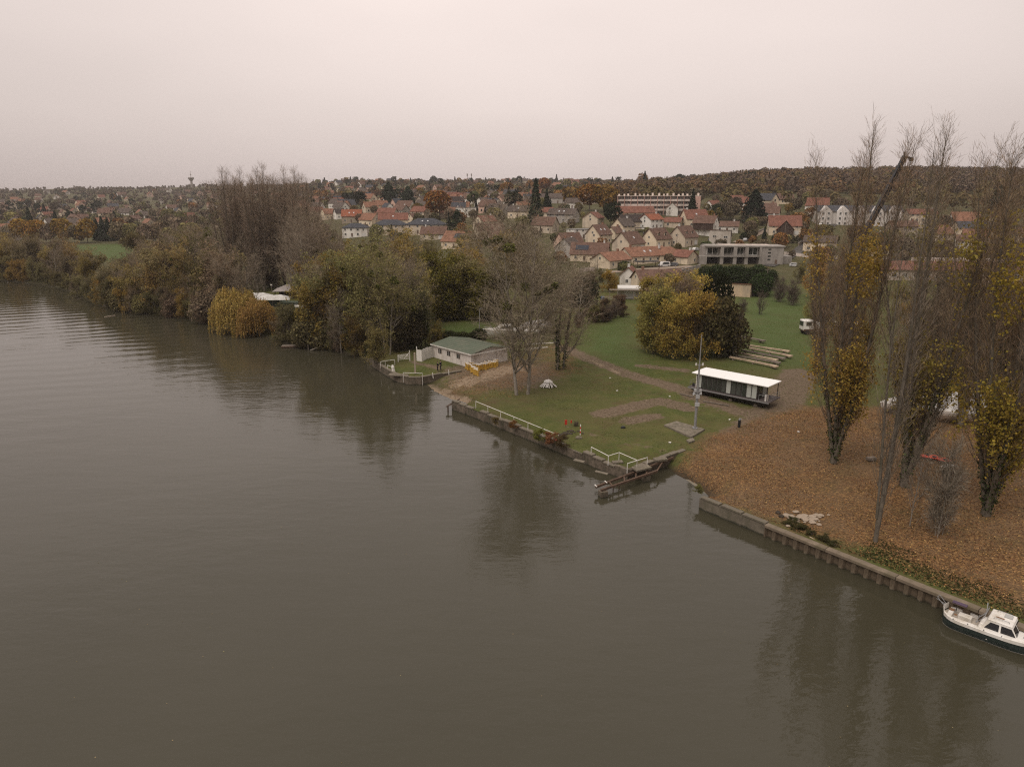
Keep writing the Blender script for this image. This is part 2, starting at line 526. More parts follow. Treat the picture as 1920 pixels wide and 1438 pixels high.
def ground_material():
    m, nt, o = newmat('ground_mat')
    L = nt.links.new
    geo = N(nt, 'NewGeometry')
    pos = geo.outputs['Position']
    def noise(scale, detail=4.0, rough=.6):
        n = N(nt, 'TexNoise', Scale=scale, Detail=detail, Roughness=rough); L(pos, n.inputs['Vector']); return n.outputs['Fac']
    def ramp(fac, stops):
        r = N(nt, 'ValToRGB'); c = r.color_ramp
        while len(c.elements) < len(stops): c.elements.new(.5)
        for e, (p, col) in zip(c.elements, stops): e.position = p; e.color = (*col, 1)
        L(fac, r.inputs[0]); return r.outputs[0]
    def mix(f, a, b):
        x = N(nt, 'MixRGB')
        if isinstance(f, float): x.inputs[0].default_value = f
        else: L(f, x.inputs[0])
        for i, s in ((1, a), (2, b)):
            if isinstance(s, tuple): x.inputs[i].default_value = (*s, 1)
            else: L(s, x.inputs[i])
        return x.outputs[0]
    def mth(op, a, b=None, clamp=False):
        x = N(nt, 'Math', operation=op); x.use_clamp = clamp
        for i, s in ((0, a), (1, b)):
            if s is None: continue
            if isinstance(s, (int, float)): x.inputs[i].default_value = s
            else: L(s, x.inputs[i])
        return x.outputs[0]
    def attr(n): return N(nt, 'Attribute', attribute_name=n).outputs['Fac']
    nb, nm, nf, nff = noise(.06, 3), noise(.35, 5, .7), noise(2.2, 5, .7), noise(9.0, 3, .7)
    grass = ramp(nm, [(.3, (.066, .080, .022)), (.5, (.098, .110, .028)), (.68, (.14, .13, .042))])
    grass = mix(ramp(nff, [(.35, (0, 0, 0)), (.65, (.55, .55, .55))]), grass, (.040, .050, .016))
    grass = mix(ramp(nb, [(.42, (0, 0, 0)), (.62, (.6, .6, .6))]), grass, (.105, .090, .036))
    grass = mix(ramp(noise(.22, 6, .8), [(.5, (0, 0, 0)), (.66, (.75, .75, .75))]), grass, (.105, .070, .036))
    lush = ramp(nf, [(.3, (.050, .078, .022)), (.7, (.085, .118, .032))])
    grass = mix(mth('MULTIPLY', attr('lush'), ramp(nm, [(.3, (.45,) * 3), (.6, (1,) * 3)])), grass, lush)
    rough = ramp(noise(.12, 6, .75), [(.3, (.034, .036, .018)), (.5, (.070, .058, .032)), (.7, (.10, .082, .045))])
    col = mix(attr('rough'), grass, rough)
    def edge(a, scale, w=.22, lo=.34):
        s = mth('ADD', attr(a), mth('MULTIPLY', mth('SUBTRACT', noise(scale, 6, .75), .5), 1.5))
        r = N(nt, 'MapRange'); r.inputs['From Min'].default_value = lo; r.inputs['From Max'].default_value = lo + w
        L(s, r.inputs['Value']); return r.outputs[0]
    dirt = ramp(nf, [(.3, (.085, .060, .038)), (.55, (.16, .118, .080)), (.75, (.25, .195, .14))])
    col = mix(edge('dirt', .9, .3), col, dirt)
    # leaf litter: one cell per leaf
    vo = N(nt, 'TexVoronoi', Scale=7.5); L(pos, vo.inputs['Vector'])
    sepc = N(nt, 'SeparateColor'); L(vo.outputs['Color'], sepc.inputs[0])
    litter = ramp(sepc.outputs[0], [(0, (.075, .042, .022)), (.35, (.14, .078, .038)), (.7, (.215, .115, .050)), (.93, (.30, .17, .07)), (1, (.42, .26, .10))])
    litter = mix(ramp(noise(.16, 5, .7), [(.46, (0, 0, 0)), (.66, (.5, .5, .5))]), litter, (.17, .115, .07))
    litter = mix(ramp(nb, [(.4, (0, 0, 0)), (.62, (.5, .5, .5))]), litter, (.13, .085, .05))
    litter = mix(ramp(nm, [(.5, (0, 0, 0)), (.7, (.55, .55, .55))]), litter, (.085, .068, .030))
    col = mix(mth('MULTIPLY', edge('leaf', .5, .5, .3), .94), col, litter)
    sand = ramp(nf, [(.3, (.20, .145, .095)), (.7, (.34, .26, .18))])
    col = mix(edge('sand', .8, .25, .4), col, sand)
    col = mix(mth('MULTIPLY', attr('mud'), mth('SUBTRACT', 1.0, attr('sand'))), col, (.035, .027, .018))
    b = N(nt, 'BsdfPrincipled', Roughness=.95); b.inputs['Specular IOR Level'].default_value = .15
    L(col, b.inputs['Base Color'])
    bp = N(nt, 'Bump', Strength=.6, Distance=.12); L(mth('ADD', nff, nf), bp.inputs['Height']); L(bp.outputs[0], b.inputs['Normal'])
    L(b.outputs[0], o.inputs[0])
    return m

def build_water():
    m, nt, o = newmat('water_mat')
    L = nt.links.new
    geo = N(nt, 'NewGeometry')
    def noise(scale, mp_scale, rot, detail=3.0, dist=0.0):
        mp = N(nt, 'Mapping'); mp.inputs['Scale'].default_value = mp_scale; mp.inputs['Rotation'].default_value = (0, 0, rot)
        L(geo.outputs['Position'], mp.inputs[0])
        n = N(nt, 'TexNoise', Scale=scale, Detail=detail, Roughness=.55, Distortion=dist); L(mp.outputs[0], n.inputs['Vector']); return n.outputs['Fac']
    def mul(a, k):
        x = N(nt, 'Math', operation='MULTIPLY'); L(a, x.inputs[0])
        if isinstance(k, float): x.inputs[1].default_value = k
        else: L(k, x.inputs[1])
        return x.outputs[0]
    def add(a, b):
        x = N(nt, 'Math', operation='ADD'); L(a, x.inputs[0]); L(b, x.inputs[1]); return x.outputs[0]
    small = noise(2.4, (1, 1.5, 1), .3, 3)
    mid = noise(.55, (1, 1.9, 1), .2, 2)
    big = noise(.11, (1, 2.6, 1), -.15, 2)
    # passing-boat swell, strongest far out on the left
    wv = N(nt, 'TexWave', Scale=.06, Distortion=14.0, Detail=3.0); wv.bands_direction = 'Y'; wv.inputs['Detail Scale'].default_value = .22
    mpw = N(nt, 'Mapping'); mpw.inputs['Rotation'].default_value = (0, 0, -.42); L(geo.outputs['Position'], mpw.inputs[0]); L(mpw.outputs[0], wv.inputs['Vector'])
    sp = N(nt, 'SeparateXYZ'); L(geo.outputs['Position'], sp.inputs[0])
    mk = N(nt, 'MapRange', interpolation_type='SMOOTHSTEP'); mk.inputs['From Min'].default_value = -40; mk.inputs['From Max'].default_value = -110
    L(sp.outputs['X'], mk.inputs['Value'])
    patch = noise(.02, (1, 1, 1), 0, 2)
    pr = N(nt, 'MapRange'); pr.inputs['From Min'].default_value = .38; pr.inputs['From Max'].default_value = .6; pr.inputs['To Min'].default_value = .4; L(patch, pr.inputs['Value'])
    h = add(add(mul(mul(small, .011), pr.outputs[0]), mul(mul(mid, .036), pr.outputs[0])), add(mul(big, .06), mul(mul(mul(wv.outputs['Fac'], .06), mk.outputs[0]), pr.outputs[0])))
    bp = N(nt, 'Bump', Strength=1.0, Distance=1.0)
    L(h, bp.inputs['Height'])
    b = N(nt, 'BsdfPrincipled', Roughness=.035, IOR=1.333)
    nc = noise(.03, (1, 1, 1), 0, 3)
    rr = N(nt, 'ValToRGB'); rr.color_ramp.elements[0].position = .3; rr.color_ramp.elements[0].color = (.044, .040, .025, 1)
    rr.color_ramp.elements[1].position = .7; rr.color_ramp.elements[1].color = (.053, .048, .031, 1)
    L(nc, rr.inputs[0]); L(rr.outputs[0], b.inputs['Base Color'])
    L(bp.outputs[0], b.inputs['Normal'])
    L(b.outputs[0], o.inputs[0])
    xs = np.linspace(-3000, 3000, 41); ys = np.concatenate([[-400, -100, 0], np.linspace(20, 700, 35), [1000]])
    V = np.array([[x, y, 0] for y in ys for x in xs]); n = len(xs)
    Q = np.array([[j * n + i, j * n + i + 1, (j + 1) * n + i + 1, (j + 1) * n + i] for j in range(len(ys) - 1) for i in range(n - 1)])
    me = np_mesh('river_water', V, quads=Q, mats=[m])
    ow = bpy.data.objects.new('river_water', me); link(ow); tag(ow, kind='structure')
    # river bed
    bed = MB().b2(-3000, 3000, -400, 1000, -3.0, -2.8).build('river_bed', mat('bed_mud', (.06, .05, .03)))
    tag(bed, kind='structure')

build_ground()
build_water()
# ------------------------------------------------------------------ trees
def rvec():
    v = Vector((random.gauss(0, 1), random.gauss(0, 1), random.gauss(0, 1)))
    return v.normalized()

def grow(seed, leaders, spec, maxlev):
    """leaders: [(base, dir, length, radius)]; spec per level: dict(seg, wob, trop, dens, ang, len, start, thin)"""
    random.seed(seed)
    S = []
    UP = Vector((0, 0, 1))
    def go(p, d, length, r, lev):
        sp = spec[lev]
        n = max(1, int(round(length / sp['seg'])))
        st = length / n
        for i in range(n):
            d = (d + rvec() * sp['wob'] + UP * sp['trop']).normalized()
            q = p + d * st
            fr = (i + 1) / n
            r1 = max(r * (1 - fr * sp.get('taper', .85)), .004)
            r0 = max(r * (1 - (i / n) * sp.get('taper', .85)), .004)
            S.append((p.x, p.y, p.z, q.x, q.y, q.z, r0, r1, lev))
            if lev < maxlev and fr > sp['start']:
                k = sp['dens'] * st * (1 + sp.get('top', 0) * fr)
                k = int(k) + (random.random() < k - int(k))
                for _ in range(k):
                    a = math.radians(sp['ang'] * random.uniform(.6, 1.3))
                    ax = d.orthogonal().normalized()
                    ax.rotate(Matrix.Rotation(random.uniform(0, 6.283), 3, d))
                    cd = (d * math.cos(a) + ax * math.sin(a)).normalized()
                    cl = sp['len'] * random.uniform(.6, 1.2) * (1 - sp.get('shrink', .5) * fr)
                    t = random.random()
                    go(p.lerp(q, t), cd, cl, max(min(r1 * .62, cl * sp.get('thick', .012)), .006), lev + 1)
            p = q
    for b, d, l, r in leaders:
        go(Vector(b), Vector(d).normalized(), l, r, 0)
    return np.array(S)

def segs_mesh(name, S, m, sides=5, flat=False):
    """tapered tubes (sides>2) or flat tapered blades"""
    p0, p1 = S[:, 0:3], S[:, 3:6]; r0, r1 = S[:, 6], S[:, 7]
    d = p1 - p0; d /= np.linalg.norm(d, axis=1, keepdims=True) + 1e-9
    rv = RNG.normal(size=d.shape)
    u = np.cross(d, rv); u /= np.linalg.norm(u, axis=1, keepdims=True) + 1e-9
    w = np.cross(d, u)
    n = len(S)
    if flat:
        V = np.concatenate([p0 - u * r0[:, None], p0 + u * r0[:, None], p1 + u * r1[:, None], p1 - u * r1[:, None]], 1).reshape(-1, 3)
        Q = np.arange(n * 4).reshape(n, 4)
        return np_mesh(name, V, quads=Q, mats=[m], rnd=np.repeat(RNG.random(n), 4))
    ring = []
    for p, r in ((p0, r0), (p1, r1)):
        for i in range(sides):
            t = 2 * math.pi * i / sides
            ring.append(p + (u * math.cos(t) + w * math.sin(t)) * r[:, None])
    V = np.stack(ring, 1).reshape(-1, 3)
    base = (np.arange(n) * 2 * sides)[:, None]
    Q = np.concatenate([base + np.array([[i, (i + 1) % sides, sides + (i + 1) % sides, sides + i]]) for i in range(sides)], 0)
    return np_mesh(name, V, quads=Q, mats=[m], rnd=np.repeat(RNG.random(n), 2 * sides), smooth=True)

def leaf_mesh(name, pts, size, m, nrm=None, jit=.5, tri=False, squash=1.0):
    n = len(pts)
    a = RNG.normal(size=(n, 3))
    if nrm is not None: a = nrm + a * jit
    a /= np.linalg.norm(a, axis=1, keepdims=True) + 1e-9
    u = np.cross(a, RNG.normal(size=(n, 3))); u /= np.linalg.norm(u, axis=1, keepdims=True) + 1e-9
    w = np.cross(a, u)
    s = (size * RNG.uniform(.6, 1.35, n))[:, None] * .5
    if tri:
        V = np.stack([pts - u * s - w * s * .8, pts + u * s - w * s * .6, pts + w * s * 1.2], 1).reshape(-1, 3)
        return np_mesh(name, V, tris=np.arange(3 * n).reshape(n, 3), mats=[m], rnd=np.repeat(RNG.random(n), 3))
    V = np.stack([pts - u * s - w * s * squash * .7, pts + u * s * .9 - w * s * squash, pts + u * s + w * s * squash * .8, pts - u * s * .8 + w * s * squash], 1).reshape(-1, 3)
    return np_mesh(name, V, quads=np.arange(4 * n).reshape(n, 4), mats=[m], rnd=np.repeat(RNG.random(n), 4))

M_LEAF = leafmat('leaf_mat', (.1, .1, .05), transl=.48)
M_CROWN = leafmat('crown_mat', (.1, .1, .05), hue_var=.4, transl=.3)
M_TWIG = leafmat('twig_mat', (.13, .1, .08), hue_var=.4, transl=0.0)
M_BARK = mat('bark', (.16, .135, .105), .95, .4, 1.5, bump=.5, dirt=(.07, .065, .035), dscale=.8)
M_BARKP = mat('bark_pale', (.27, .235, .195), .95, .3, 1.5, bump=.5, dirt=(.10, .095, .055), dscale=.6)
M_IVY = leafmat('ivy_mat', (.042, .055, .018), hue_var=.6, transl=.1, obj=False)
M_MISTLE = leafmat('mistletoe_mat', (.12, .125, .035), hue_var=.5, transl=.2, obj=False)

PROTO = {}
def proto(name, parts, H, cols=None):
    PROTO[name] = dict(parts=parts, H=H, cols=cols or {})

def ivy_points(S, zmax, n, rad=.45):
    T = S[(S[:, 8] == 0) & (S[:, 2] < zmax)]
    idx = RNG.integers(0, len(T), n); t = RNG.random(n)[:, None]
    p = T[idx, 0:3] * (1 - t) + T[idx, 3:6] * t
    off = RNG.normal(size=(n, 3)); off /= np.linalg.norm(off, axis=1, keepdims=True); off[:, 2] *= .5
    k = np.clip(1.2 - p[:, 2] / zmax, .25, 1)[:, None]
    return p + off * (T[idx, 6][:, None] + rad * k * RNG.random((n, 1)))

def clump_points(S, lev, n, region, size=1.0, cl=10):
    T = S[S[:, 8] >= lev]
    pts = T[:, 3:6]; keep = region(pts)
    pts = pts[keep]
    if len(pts) == 0: return np.zeros((0, 3))
    c = pts[RNG.integers(0, len(pts), max(1, n // cl))]
    p = np.repeat(c, cl, 0) + RNG.normal(size=(len(c) * cl, 3)) * size
    return p

def make_poplar(name, seed, H, nlead, dens=1.0, leaf=0, ivy=True, spread=.13, wide=1.0, tr=.0125):
    random.seed(seed)
    leaders = [((0, 0, 0), (random.uniform(-.02, .02), random.uniform(-.02, .02), 1), H, H * tr)]
    for i in range(nlead):
        a = 6.283 * i / nlead + random.uniform(-.4, .4)
        z = random.uniform(.02, .12) * H
        leaders.append(((math.cos(a) * .25, math.sin(a) * .25, z), (math.cos(a) * spread * 1.8, math.sin(a) * spread * 1.8, 1), H * random.uniform(.84, .98) - z, H * tr * .6))
    spec = [dict(seg=1.6, wob=.022, trop=.05, dens=3.4 * dens, ang=29, len=H * .185 * wide, start=.07, shrink=.74, thick=.008, taper=.95, top=1.3),
            dict(seg=1.3, wob=.07, trop=.2, dens=2.5 * dens, ang=31, len=2.0, start=.12, shrink=.35, thick=.007),
            dict(seg=1.1, wob=.11, trop=.16, dens=3.0 * dens, ang=30, len=1.0, start=.1, shrink=.3, thick=.009),
            dict(seg=1.2, wob=.1, trop=.1, dens=0, ang=30, len=1, start=1)]
    S = grow(seed, leaders, spec, 3)
    tk = S[S[:, 8] <= 1]; tw = S[S[:, 8] >= 2].copy()
    tw[:, 6] = np.clip(tw[:, 6], .011, .03); tw[:, 7] = np.maximum(tw[:, 7], .006)
    tk[:, 6:8] *= np.where(tk[:, 8:9] == 1, .75, 1)
    parts = [('trunk', segs_mesh(name + '_trunk', tk, M_BARK, 4)), ('twigs', segs_mesh(name + '_twigs', tw, M_TWIG, flat=True))]
    if ivy:
        parts.append(('ivy', leaf_mesh(name + '_ivy', ivy_points(S, H * .30, 2600, .32), .17, M_IVY)))
    if leaf:
        reg = lambda p: (p[:, 2] < H * .8) & (np.sin(p[:, 0] * 1.3 + seed) + np.sin(p[:, 1] * 1.1) + np.sin(p[:, 2] * .45 + seed) > -.6 + p[:, 2] / H * 3.3)
        parts.append(('foliage', leaf_mesh(name + '_fol', clump_points(S, 2, leaf, reg, .35, 8), .19, M_LEAF)))
    proto(name, parts, H)
    return S

def make_vase(name, seed, H, stems=1, spread=30, dens=1.0, leaf=0, leafsize=.3, pale=True, ivy=0, mistle=0, trunk=.16, reach=.5, lowleaf=False, trop=.06, l1=.42):
    random.seed(seed)
    leaders = []
    for i in range(stems):
        a = 3.1416 * i if stems == 2 else 6.283 * i / max(stems, 1) + random.random()
        s = .0 if stems == 1 else .10
        leaders.append(((math.cos(a) * .75 * (stems > 1), math.sin(a) * .3 * (stems > 1), -.3), (math.cos(a) * s + random.uniform(-.04, .04), math.sin(a) * s, 1), H * random.uniform(.82, .93), H * (.012 if stems == 1 else .009)))
    spec = [dict(seg=1.5, wob=.06, trop=.04, dens=1.5 * dens / stems ** .5, ang=spread * 1.45, len=H * l1, start=trunk, shrink=.45, thick=.016, taper=.9),
            dict(seg=1.2, wob=.13, trop=trop, dens=2.1 * dens, ang=spread * 1.25, len=H * .15, start=.2, shrink=.4, thick=.013),
            dict(seg=1.0, wob=.16, trop=.05, dens=3.2 * dens, ang=38, len=1.9, start=.12, shrink=.3, thick=.009),
            dict(seg=.9, wob=.2, trop=.03, dens=2.2, ang=38, len=.9, start=.2, thick=.01),
            dict(seg=1., wob=.2, trop=.0, dens=0, ang=40, len=.6, start=1)]
    S = grow(seed, leaders, spec, 4 if leaf == 0 else 3)
    tk = S[S[:, 8] <= 1]; tw = S[S[:, 8] >= 2].copy()
    tw[:, 6] = np.maximum(tw[:, 6], .014); tw[:, 7] = np.maximum(tw[:, 7], .008)
    parts = [('trunk', segs_mesh(name + '_trunk', tk, M_BARKP if pale else M_BARK, 5)), ('twigs', segs_mesh(name + '_twigs', tw, M_TWIG, flat=True))]
    if leaf:
        ph = seed * 1.7
        reg = lambda p: (np.sin(p[:, 0] * .9 + ph) + np.sin(p[:, 1] * .8 + ph) + np.sin(p[:, 2] * .7) > -.6) & ((p[:, 2] < H * .5) if lowleaf else True)
        parts.append(('foliage', leaf_mesh(name + '_fol', clump_points(S, 2, leaf, reg, .42, 9), leafsize, M_LEAF)))
    if ivy:
        parts.append(('ivy', leaf_mesh(name + '_ivy', ivy_points(S, H * ivy, 1500, .45), .2, M_IVY)))
    if mistle:
        T = S[(S[:, 8] == 1) & (S[:, 2] > H * .35)]
        c = T[RNG.integers(0, len(T), mistle), 3:6]
        p = np.repeat(c, 230, 0); o = RNG.normal(size=p.shape); o /= np.linalg.norm(o, axis=1, keepdims=True)
        p = p + o * np.repeat(RNG.uniform(.3, .85, mistle), 230)[:, None] * RNG.uniform(.55, 1.05, (len(p), 1))
        parts.append(('mistletoe', leaf_mesh(name + '_mist', p, .2, M_MISTLE)))
    proto(name, parts, H)
    return S

def lobes_points(seed, n, H, R, z0, nl=9, flat=1.0, shell=(.72, 1.05)):
    rg = np.random.default_rng(seed)
    C = []
    for i in range(nl):
        a = rg.uniform(0, 6.283); r = R * .55 * rg.random() ** .5
        z = z0 + (H - z0) * rg.uniform(.25, .82)
        k = 1 - abs((z - z0) / (H - z0) - .5) * .8
        C.append((math.cos(a) * r * k, math.sin(a) * r * k, z, R * rg.uniform(.34, .58)))
    C.append((0, 0, z0 + (H - z0) * .55, R * .7))
    C = np.array(C)
    C[:, 2] = np.minimum(C[:, 2], H - C[:, 3] * flat)
    idx = rg.choice(len(C), n, p=C[:, 3] ** 2 / (C[:, 3] ** 2).sum())
    d = rg.normal(size=(n, 3)); d /= np.linalg.norm(d, axis=1, keepdims=True)
    p = C[idx, :3] + d * C[idx, 3:4] * np.array([1, 1, flat]) * rg.uniform(*shell, (n, 1))
    # drop those deep inside another lobe
    keep = np.ones(n, bool)
    for c in C:
        keep &= ~(np.linalg.norm((p - c[:3]) / np.array([1, 1, flat]), axis=1) < c[3] * .6)
    p = p[keep]; d = d[keep]
    k = p[:, 2] > .15
    return p[k], d[k]

def trunk_pts(MBo, H, r, lean=0):
    MBo.tube((0, 0, -.4), (lean, 0, H), r, r * .45, n=5, caps=False)

def far_round(name, seed, H, R, n, q, z0=.18, nl=9):
    p, d = lobes_points(seed, n, H, R, H * z0, nl)
    cm = leaf_mesh(name, p, q, M_CROWN, nrm=d, jit=.55)
    tmb = MB(); trunk_pts(tmb, H * .5, H * .02)
    proto(name, [('trunk', tmb.mesh(name + '_tk', M_BARK)), ('crown', cm)], H)

def conifer_pts(seed, n, H, R, power=1.0, tiers=11):
    rg = np.random.default_rng(seed)
    t = rg.random(n) ** .7
    tier = np.floor(t * tiers) / tiers; f = t * tiers % 1
    z = H * (1 - tier * .94) - f * H / tiers * 1.1
    r = R * (tier + f / tiers) ** power * (.45 + .6 * f) * rg.uniform(.55, 1.08, n)
    a = rg.uniform(0, 6.283, n)
    r = r * (1 + .22 * np.sin(a * 5 + tier * 40))
    p = np.stack([np.cos(a) * r, np.sin(a) * r, np.maximum(z, .3)], 1)
    d = np.stack([np.cos(a), np.sin(a), np.full(n, .6)], 1)
    return p, d

def make_protos():
    make_poplar('poplar_a', 3, 38, 5, .7, leaf=13000, wide=1.0)
    make_poplar('poplar_b', 8, 38, 6, .66, leaf=7500, spread=.15, wide=1.05)
    make_poplar('poplar_c', 21, 36, 2, .6, leaf=0, ivy=False, spread=.05, tr=.0085, wide=.85)
    make_poplar('poplar_far', 14, 36, 5, .8, leaf=0, ivy=False, spread=.09)
    make_vase('tall_bare', 5, 29, stems=2, spread=30, dens=1.02, mistle=9, l1=.42, trunk=.15, trop=.07)
    make_vase('ivy_bare', 9, 20, stems=3, spread=27, dens=1.0, ivy=.5, trunk=.15)
    make_vase('wood_bare', 15, 21, stems=1, spread=32, dens=1.05, l1=.46, trop=.07)
    make_vase('wood_mistle', 25, 21, stems=2, spread=34, dens=.8, mistle=14, leaf=5200, leafsize=.26, l1=.45)
    make_vase('wood_leafy', 31, 17, stems=2, spread=38, dens=.95, leaf=7500, leafsize=.30, pale=False, l1=.45, trunk=.08)
    make_vase('yellow_bush', 37, 13, stems=5, spread=36, dens=.85, leaf=11000, leafsize=.27, pale=False, trunk=.04, l1=.5)
    make_vase('sapling', 41, 7, stems=4, spread=26, dens=2.2, trunk=.2, l1=.4)
    # dense bush with leaves down to the ground
    p, d = lobes_points(5, 9000, 8, 5, .1, 14, shell=(.6, 1.06))
    mb = MB(); trunk_pts(mb, 5, .18)
    proto('dense_bush', [('trunk', mb.mesh('bush_tk', M_BARK)), ('crown', leaf_mesh('bush_cr', p, .34, M_CROWN, nrm=d, jit=.9))], 8)
    # weeping willow: strings of leaves hanging from a dome
    rg = np.random.default_rng(3); pts = []
    for i in range(900):
        a = rg.uniform(0, 6.283); r = 6.0 * rg.random() ** .45 * (1 + .16 * math.sin(3 * a + 1) + .08 * math.sin(7 * a))
        top = 3.0 + 6.4 * math.sqrt(max(0, 1 - min(1, r / 7.2) ** 2)) + rg.normal() * .4 + .8 * math.sin(2.3 * a + r)
        bot = max(.15, top - rg.uniform(2.5, 7.5)); k = int((top - bot) / .26)
        zz = np.linspace(top, bot, k); rr = r + (top - zz) * .10 * (r / 6)
        pts.append(np.stack([np.cos(a) * rr + rg.normal(size=k) * .09, np.sin(a) * rr + rg.normal(size=k) * .09, zz], 1))
    pts = np.concatenate(pts)
    mb = MB(); trunk_pts(mb, 7, .5)
    for i in range(7):
        a = i * .9; mb.tube((0, 0, 2.5), (3.5 * math.cos(a), 3.5 * math.sin(a), 7.6), .22, .06, n=5, caps=False)
    proto('willow', [('trunk', mb.mesh('willow_tk', M_BARK)), ('crown', leaf_mesh('willow_cr', pts, .30, M_LEAF, squash=.8))], 10)
    # conifers
    for nm, sd, H, R, pw, n, q in (('spruce', 1, 16, 3.6, .9, 1900, .8), ('cedar', 2, 15, 6.5, .55, 2300, 1.0)):
        p, d = conifer_pts(sd, n, H, R, pw, 9 if nm == 'cedar' else 13)
        mb = MB(); trunk_pts(mb, H * .8, H * .022)
        proto(nm, [('trunk', mb.mesh(nm + '_tk', M_BARK)), ('crown', leaf_mesh(nm + '_cr', p, q, M_CROWN, nrm=d, jit=.5))], H)
    far_round('round_a', 1, 10, 4.6, 1500, .62)
    far_round('round_b', 2, 12, 4.8, 1500, .66, .12, 12)
    far_round('round_c', 3, 9, 5.2, 1500, .66, .08, 10)
    # bare far tree: fan of twigs
    make_vase('far_bare', 51, 12, stems=2, spread=34, dens=.62, l1=.48, trunk=.12, pale=False)
    # low-poly for the far hillside
    for nm, sd in (('hill_a', 7), ('hill_b', 8)):
        p, d = lobes_points(sd, 420, 10, 5.2, .6, 7)
        proto(nm, [('crown', leaf_mesh(nm, p, 1.5, M_CROWN, nrm=d, jit=.35))], 10)
    p, d = conifer_pts(4, 420, 14, 3.8, .8, 8)
    proto('hill_conifer', [('crown', leaf_mesh('hill_con', p, 1.5, M_CROWN, nrm=d, jit=.35))], 14)

make_protos()
NTREE = 0
def tree(kind, loc, H, color, label, name='tree', group=None, width=1.0, twig=None, cat='tree', simple=False, rz=None):
    """one tree: an empty at its foot, or a single mesh when it shows too small for parts"""
    global NTREE
    NTREE += 1
    if name == 'tree' and H < 7: name, cat = 'bush', 'shrub'
    pr = PROTO[kind]; s = H / pr['H']
    rz = random.uniform(0, 6.283) if rz is None else rz
    jit = [c * random.uniform(.95, 1.05) for c in color]
    k = random.uniform(.82, 1.15) * (1.2 if kind.startswith(('wood', 'yellow')) else 1)
    colr = (*[c * k for c in jit], 1)
    if simple:
        o = bpy.data.objects.new(name, pr['parts'][-1][1]); o.location = loc; o.rotation_euler = (0, 0, rz)
        o.scale = (s * width, s * width, s); o.color = colr
        link(o); return tag(o, label, cat, group)
    root = empty(name, loc, rz, label, cat, group, scale=(s * width, s * width, s))
    for pn, me in pr['parts']:
        c = bpy.data.objects.new(pn, me); link(c, root)
        c.color = (*(twig or (.125, .098, .078)), 1) if pn == 'twigs' else colr
    return root
# ------------------------------------------------------------------ village
def tile_mat(name, color, var=.35):
    if name in MATS: return MATS[name]
    m, nt, o = newmat(name); L = nt.links.new
    tc = N(nt, 'TexCoord'); b = N(nt, 'BsdfPrincipled', Roughness=.9); b.inputs['Specular IOR Level'].default_value = .2
    br = N(nt, 'TexBrick', Scale=1.0); br.inputs['Brick Width'].default_value = .5; br.inputs['Row Height'].default_value = .38; br.inputs['Mortar Size'].default_value = .03
    mp = N(nt, 'Mapping'); L(tc.outputs['Object'], mp.inputs[0]); L(mp.outputs[0], br.inputs['Vector'])
    br.inputs['Color1'].default_value = (*[c * 1.15 for c in color], 1); br.inputs['Color2'].default_value = (*[c * .78 for c in color], 1)
    br.inputs['Mortar'].default_value = (*[c * .5 for c in color], 1)
    n1 = N(nt, 'TexNoise', Scale=.55, Detail=6.0, Roughness=.7); L(tc.outputs['Object'], n1.inputs['Vector'])
    mr = N(nt, 'MapRange'); mr.inputs['From Min'].default_value = .3; mr.inputs['From Max'].default_value = .7; mr.inputs['To Min'].default_value = 1 - var; mr.inputs['To Max'].default_value = 1.15
    L(n1.outputs['Fac'], mr.inputs['Value'])
    sc = N(nt, 'VectorMath', operation='SCALE'); L(br.outputs['Color'], sc.inputs[0]); L(mr.outputs[0], sc.inputs['Scale'])
    L(sc.outputs[0], b.inputs['Base Color']); L(b.outputs[0], o.inputs[0]); MATS[name] = m
    return m

ROOF = dict(orange=tile_mat('roof_orange', (.29, .148, .095)), red=tile_mat('roof_red', (.24, .11, .078)), brown=tile_mat('roof_brown', (.175, .105, .078)),
            dark=tile_mat('roof_dark', (.065, .05, .045)), slate=tile_mat('roof_slate', (.075, .078, .088)), grey=tile_mat('roof_grey', (.125, .098, .082)),
            bright=tile_mat('roof_bright', (.32, .115, .065)))
WALLC = dict(cream=(.78, .65, .48), white=(.83, .79, .72), beige=(.62, .52, .40), grey=(.42, .385, .35), pink=(.62, .42, .33), stone=(.40, .33, .25))
M_WALL = mat('render_wall', (.6, .5, .4), .9, .12, .35, obj=True, dirt=(.30, .26, .21), dscale=.25)
M_FRAME = mat('window_frame', (.62, .60, .56), .6, .1)
M_GLASS = glass('window_glass')
M_SHUT = mat('shutter', (.16, .11, .08), .8, .2)
M_WOODD = mat('dark_boards', (.07, .045, .035), .9, .3, 2)
M_CONC = mat('concrete', (.33, .30, .27), .95, .22, .5, bump=.3, dirt=(.16, .145, .12), dscale=.4)
M_BRICKC = mat('chimney_brick', (.28, .15, .10), .9, .25, 2)

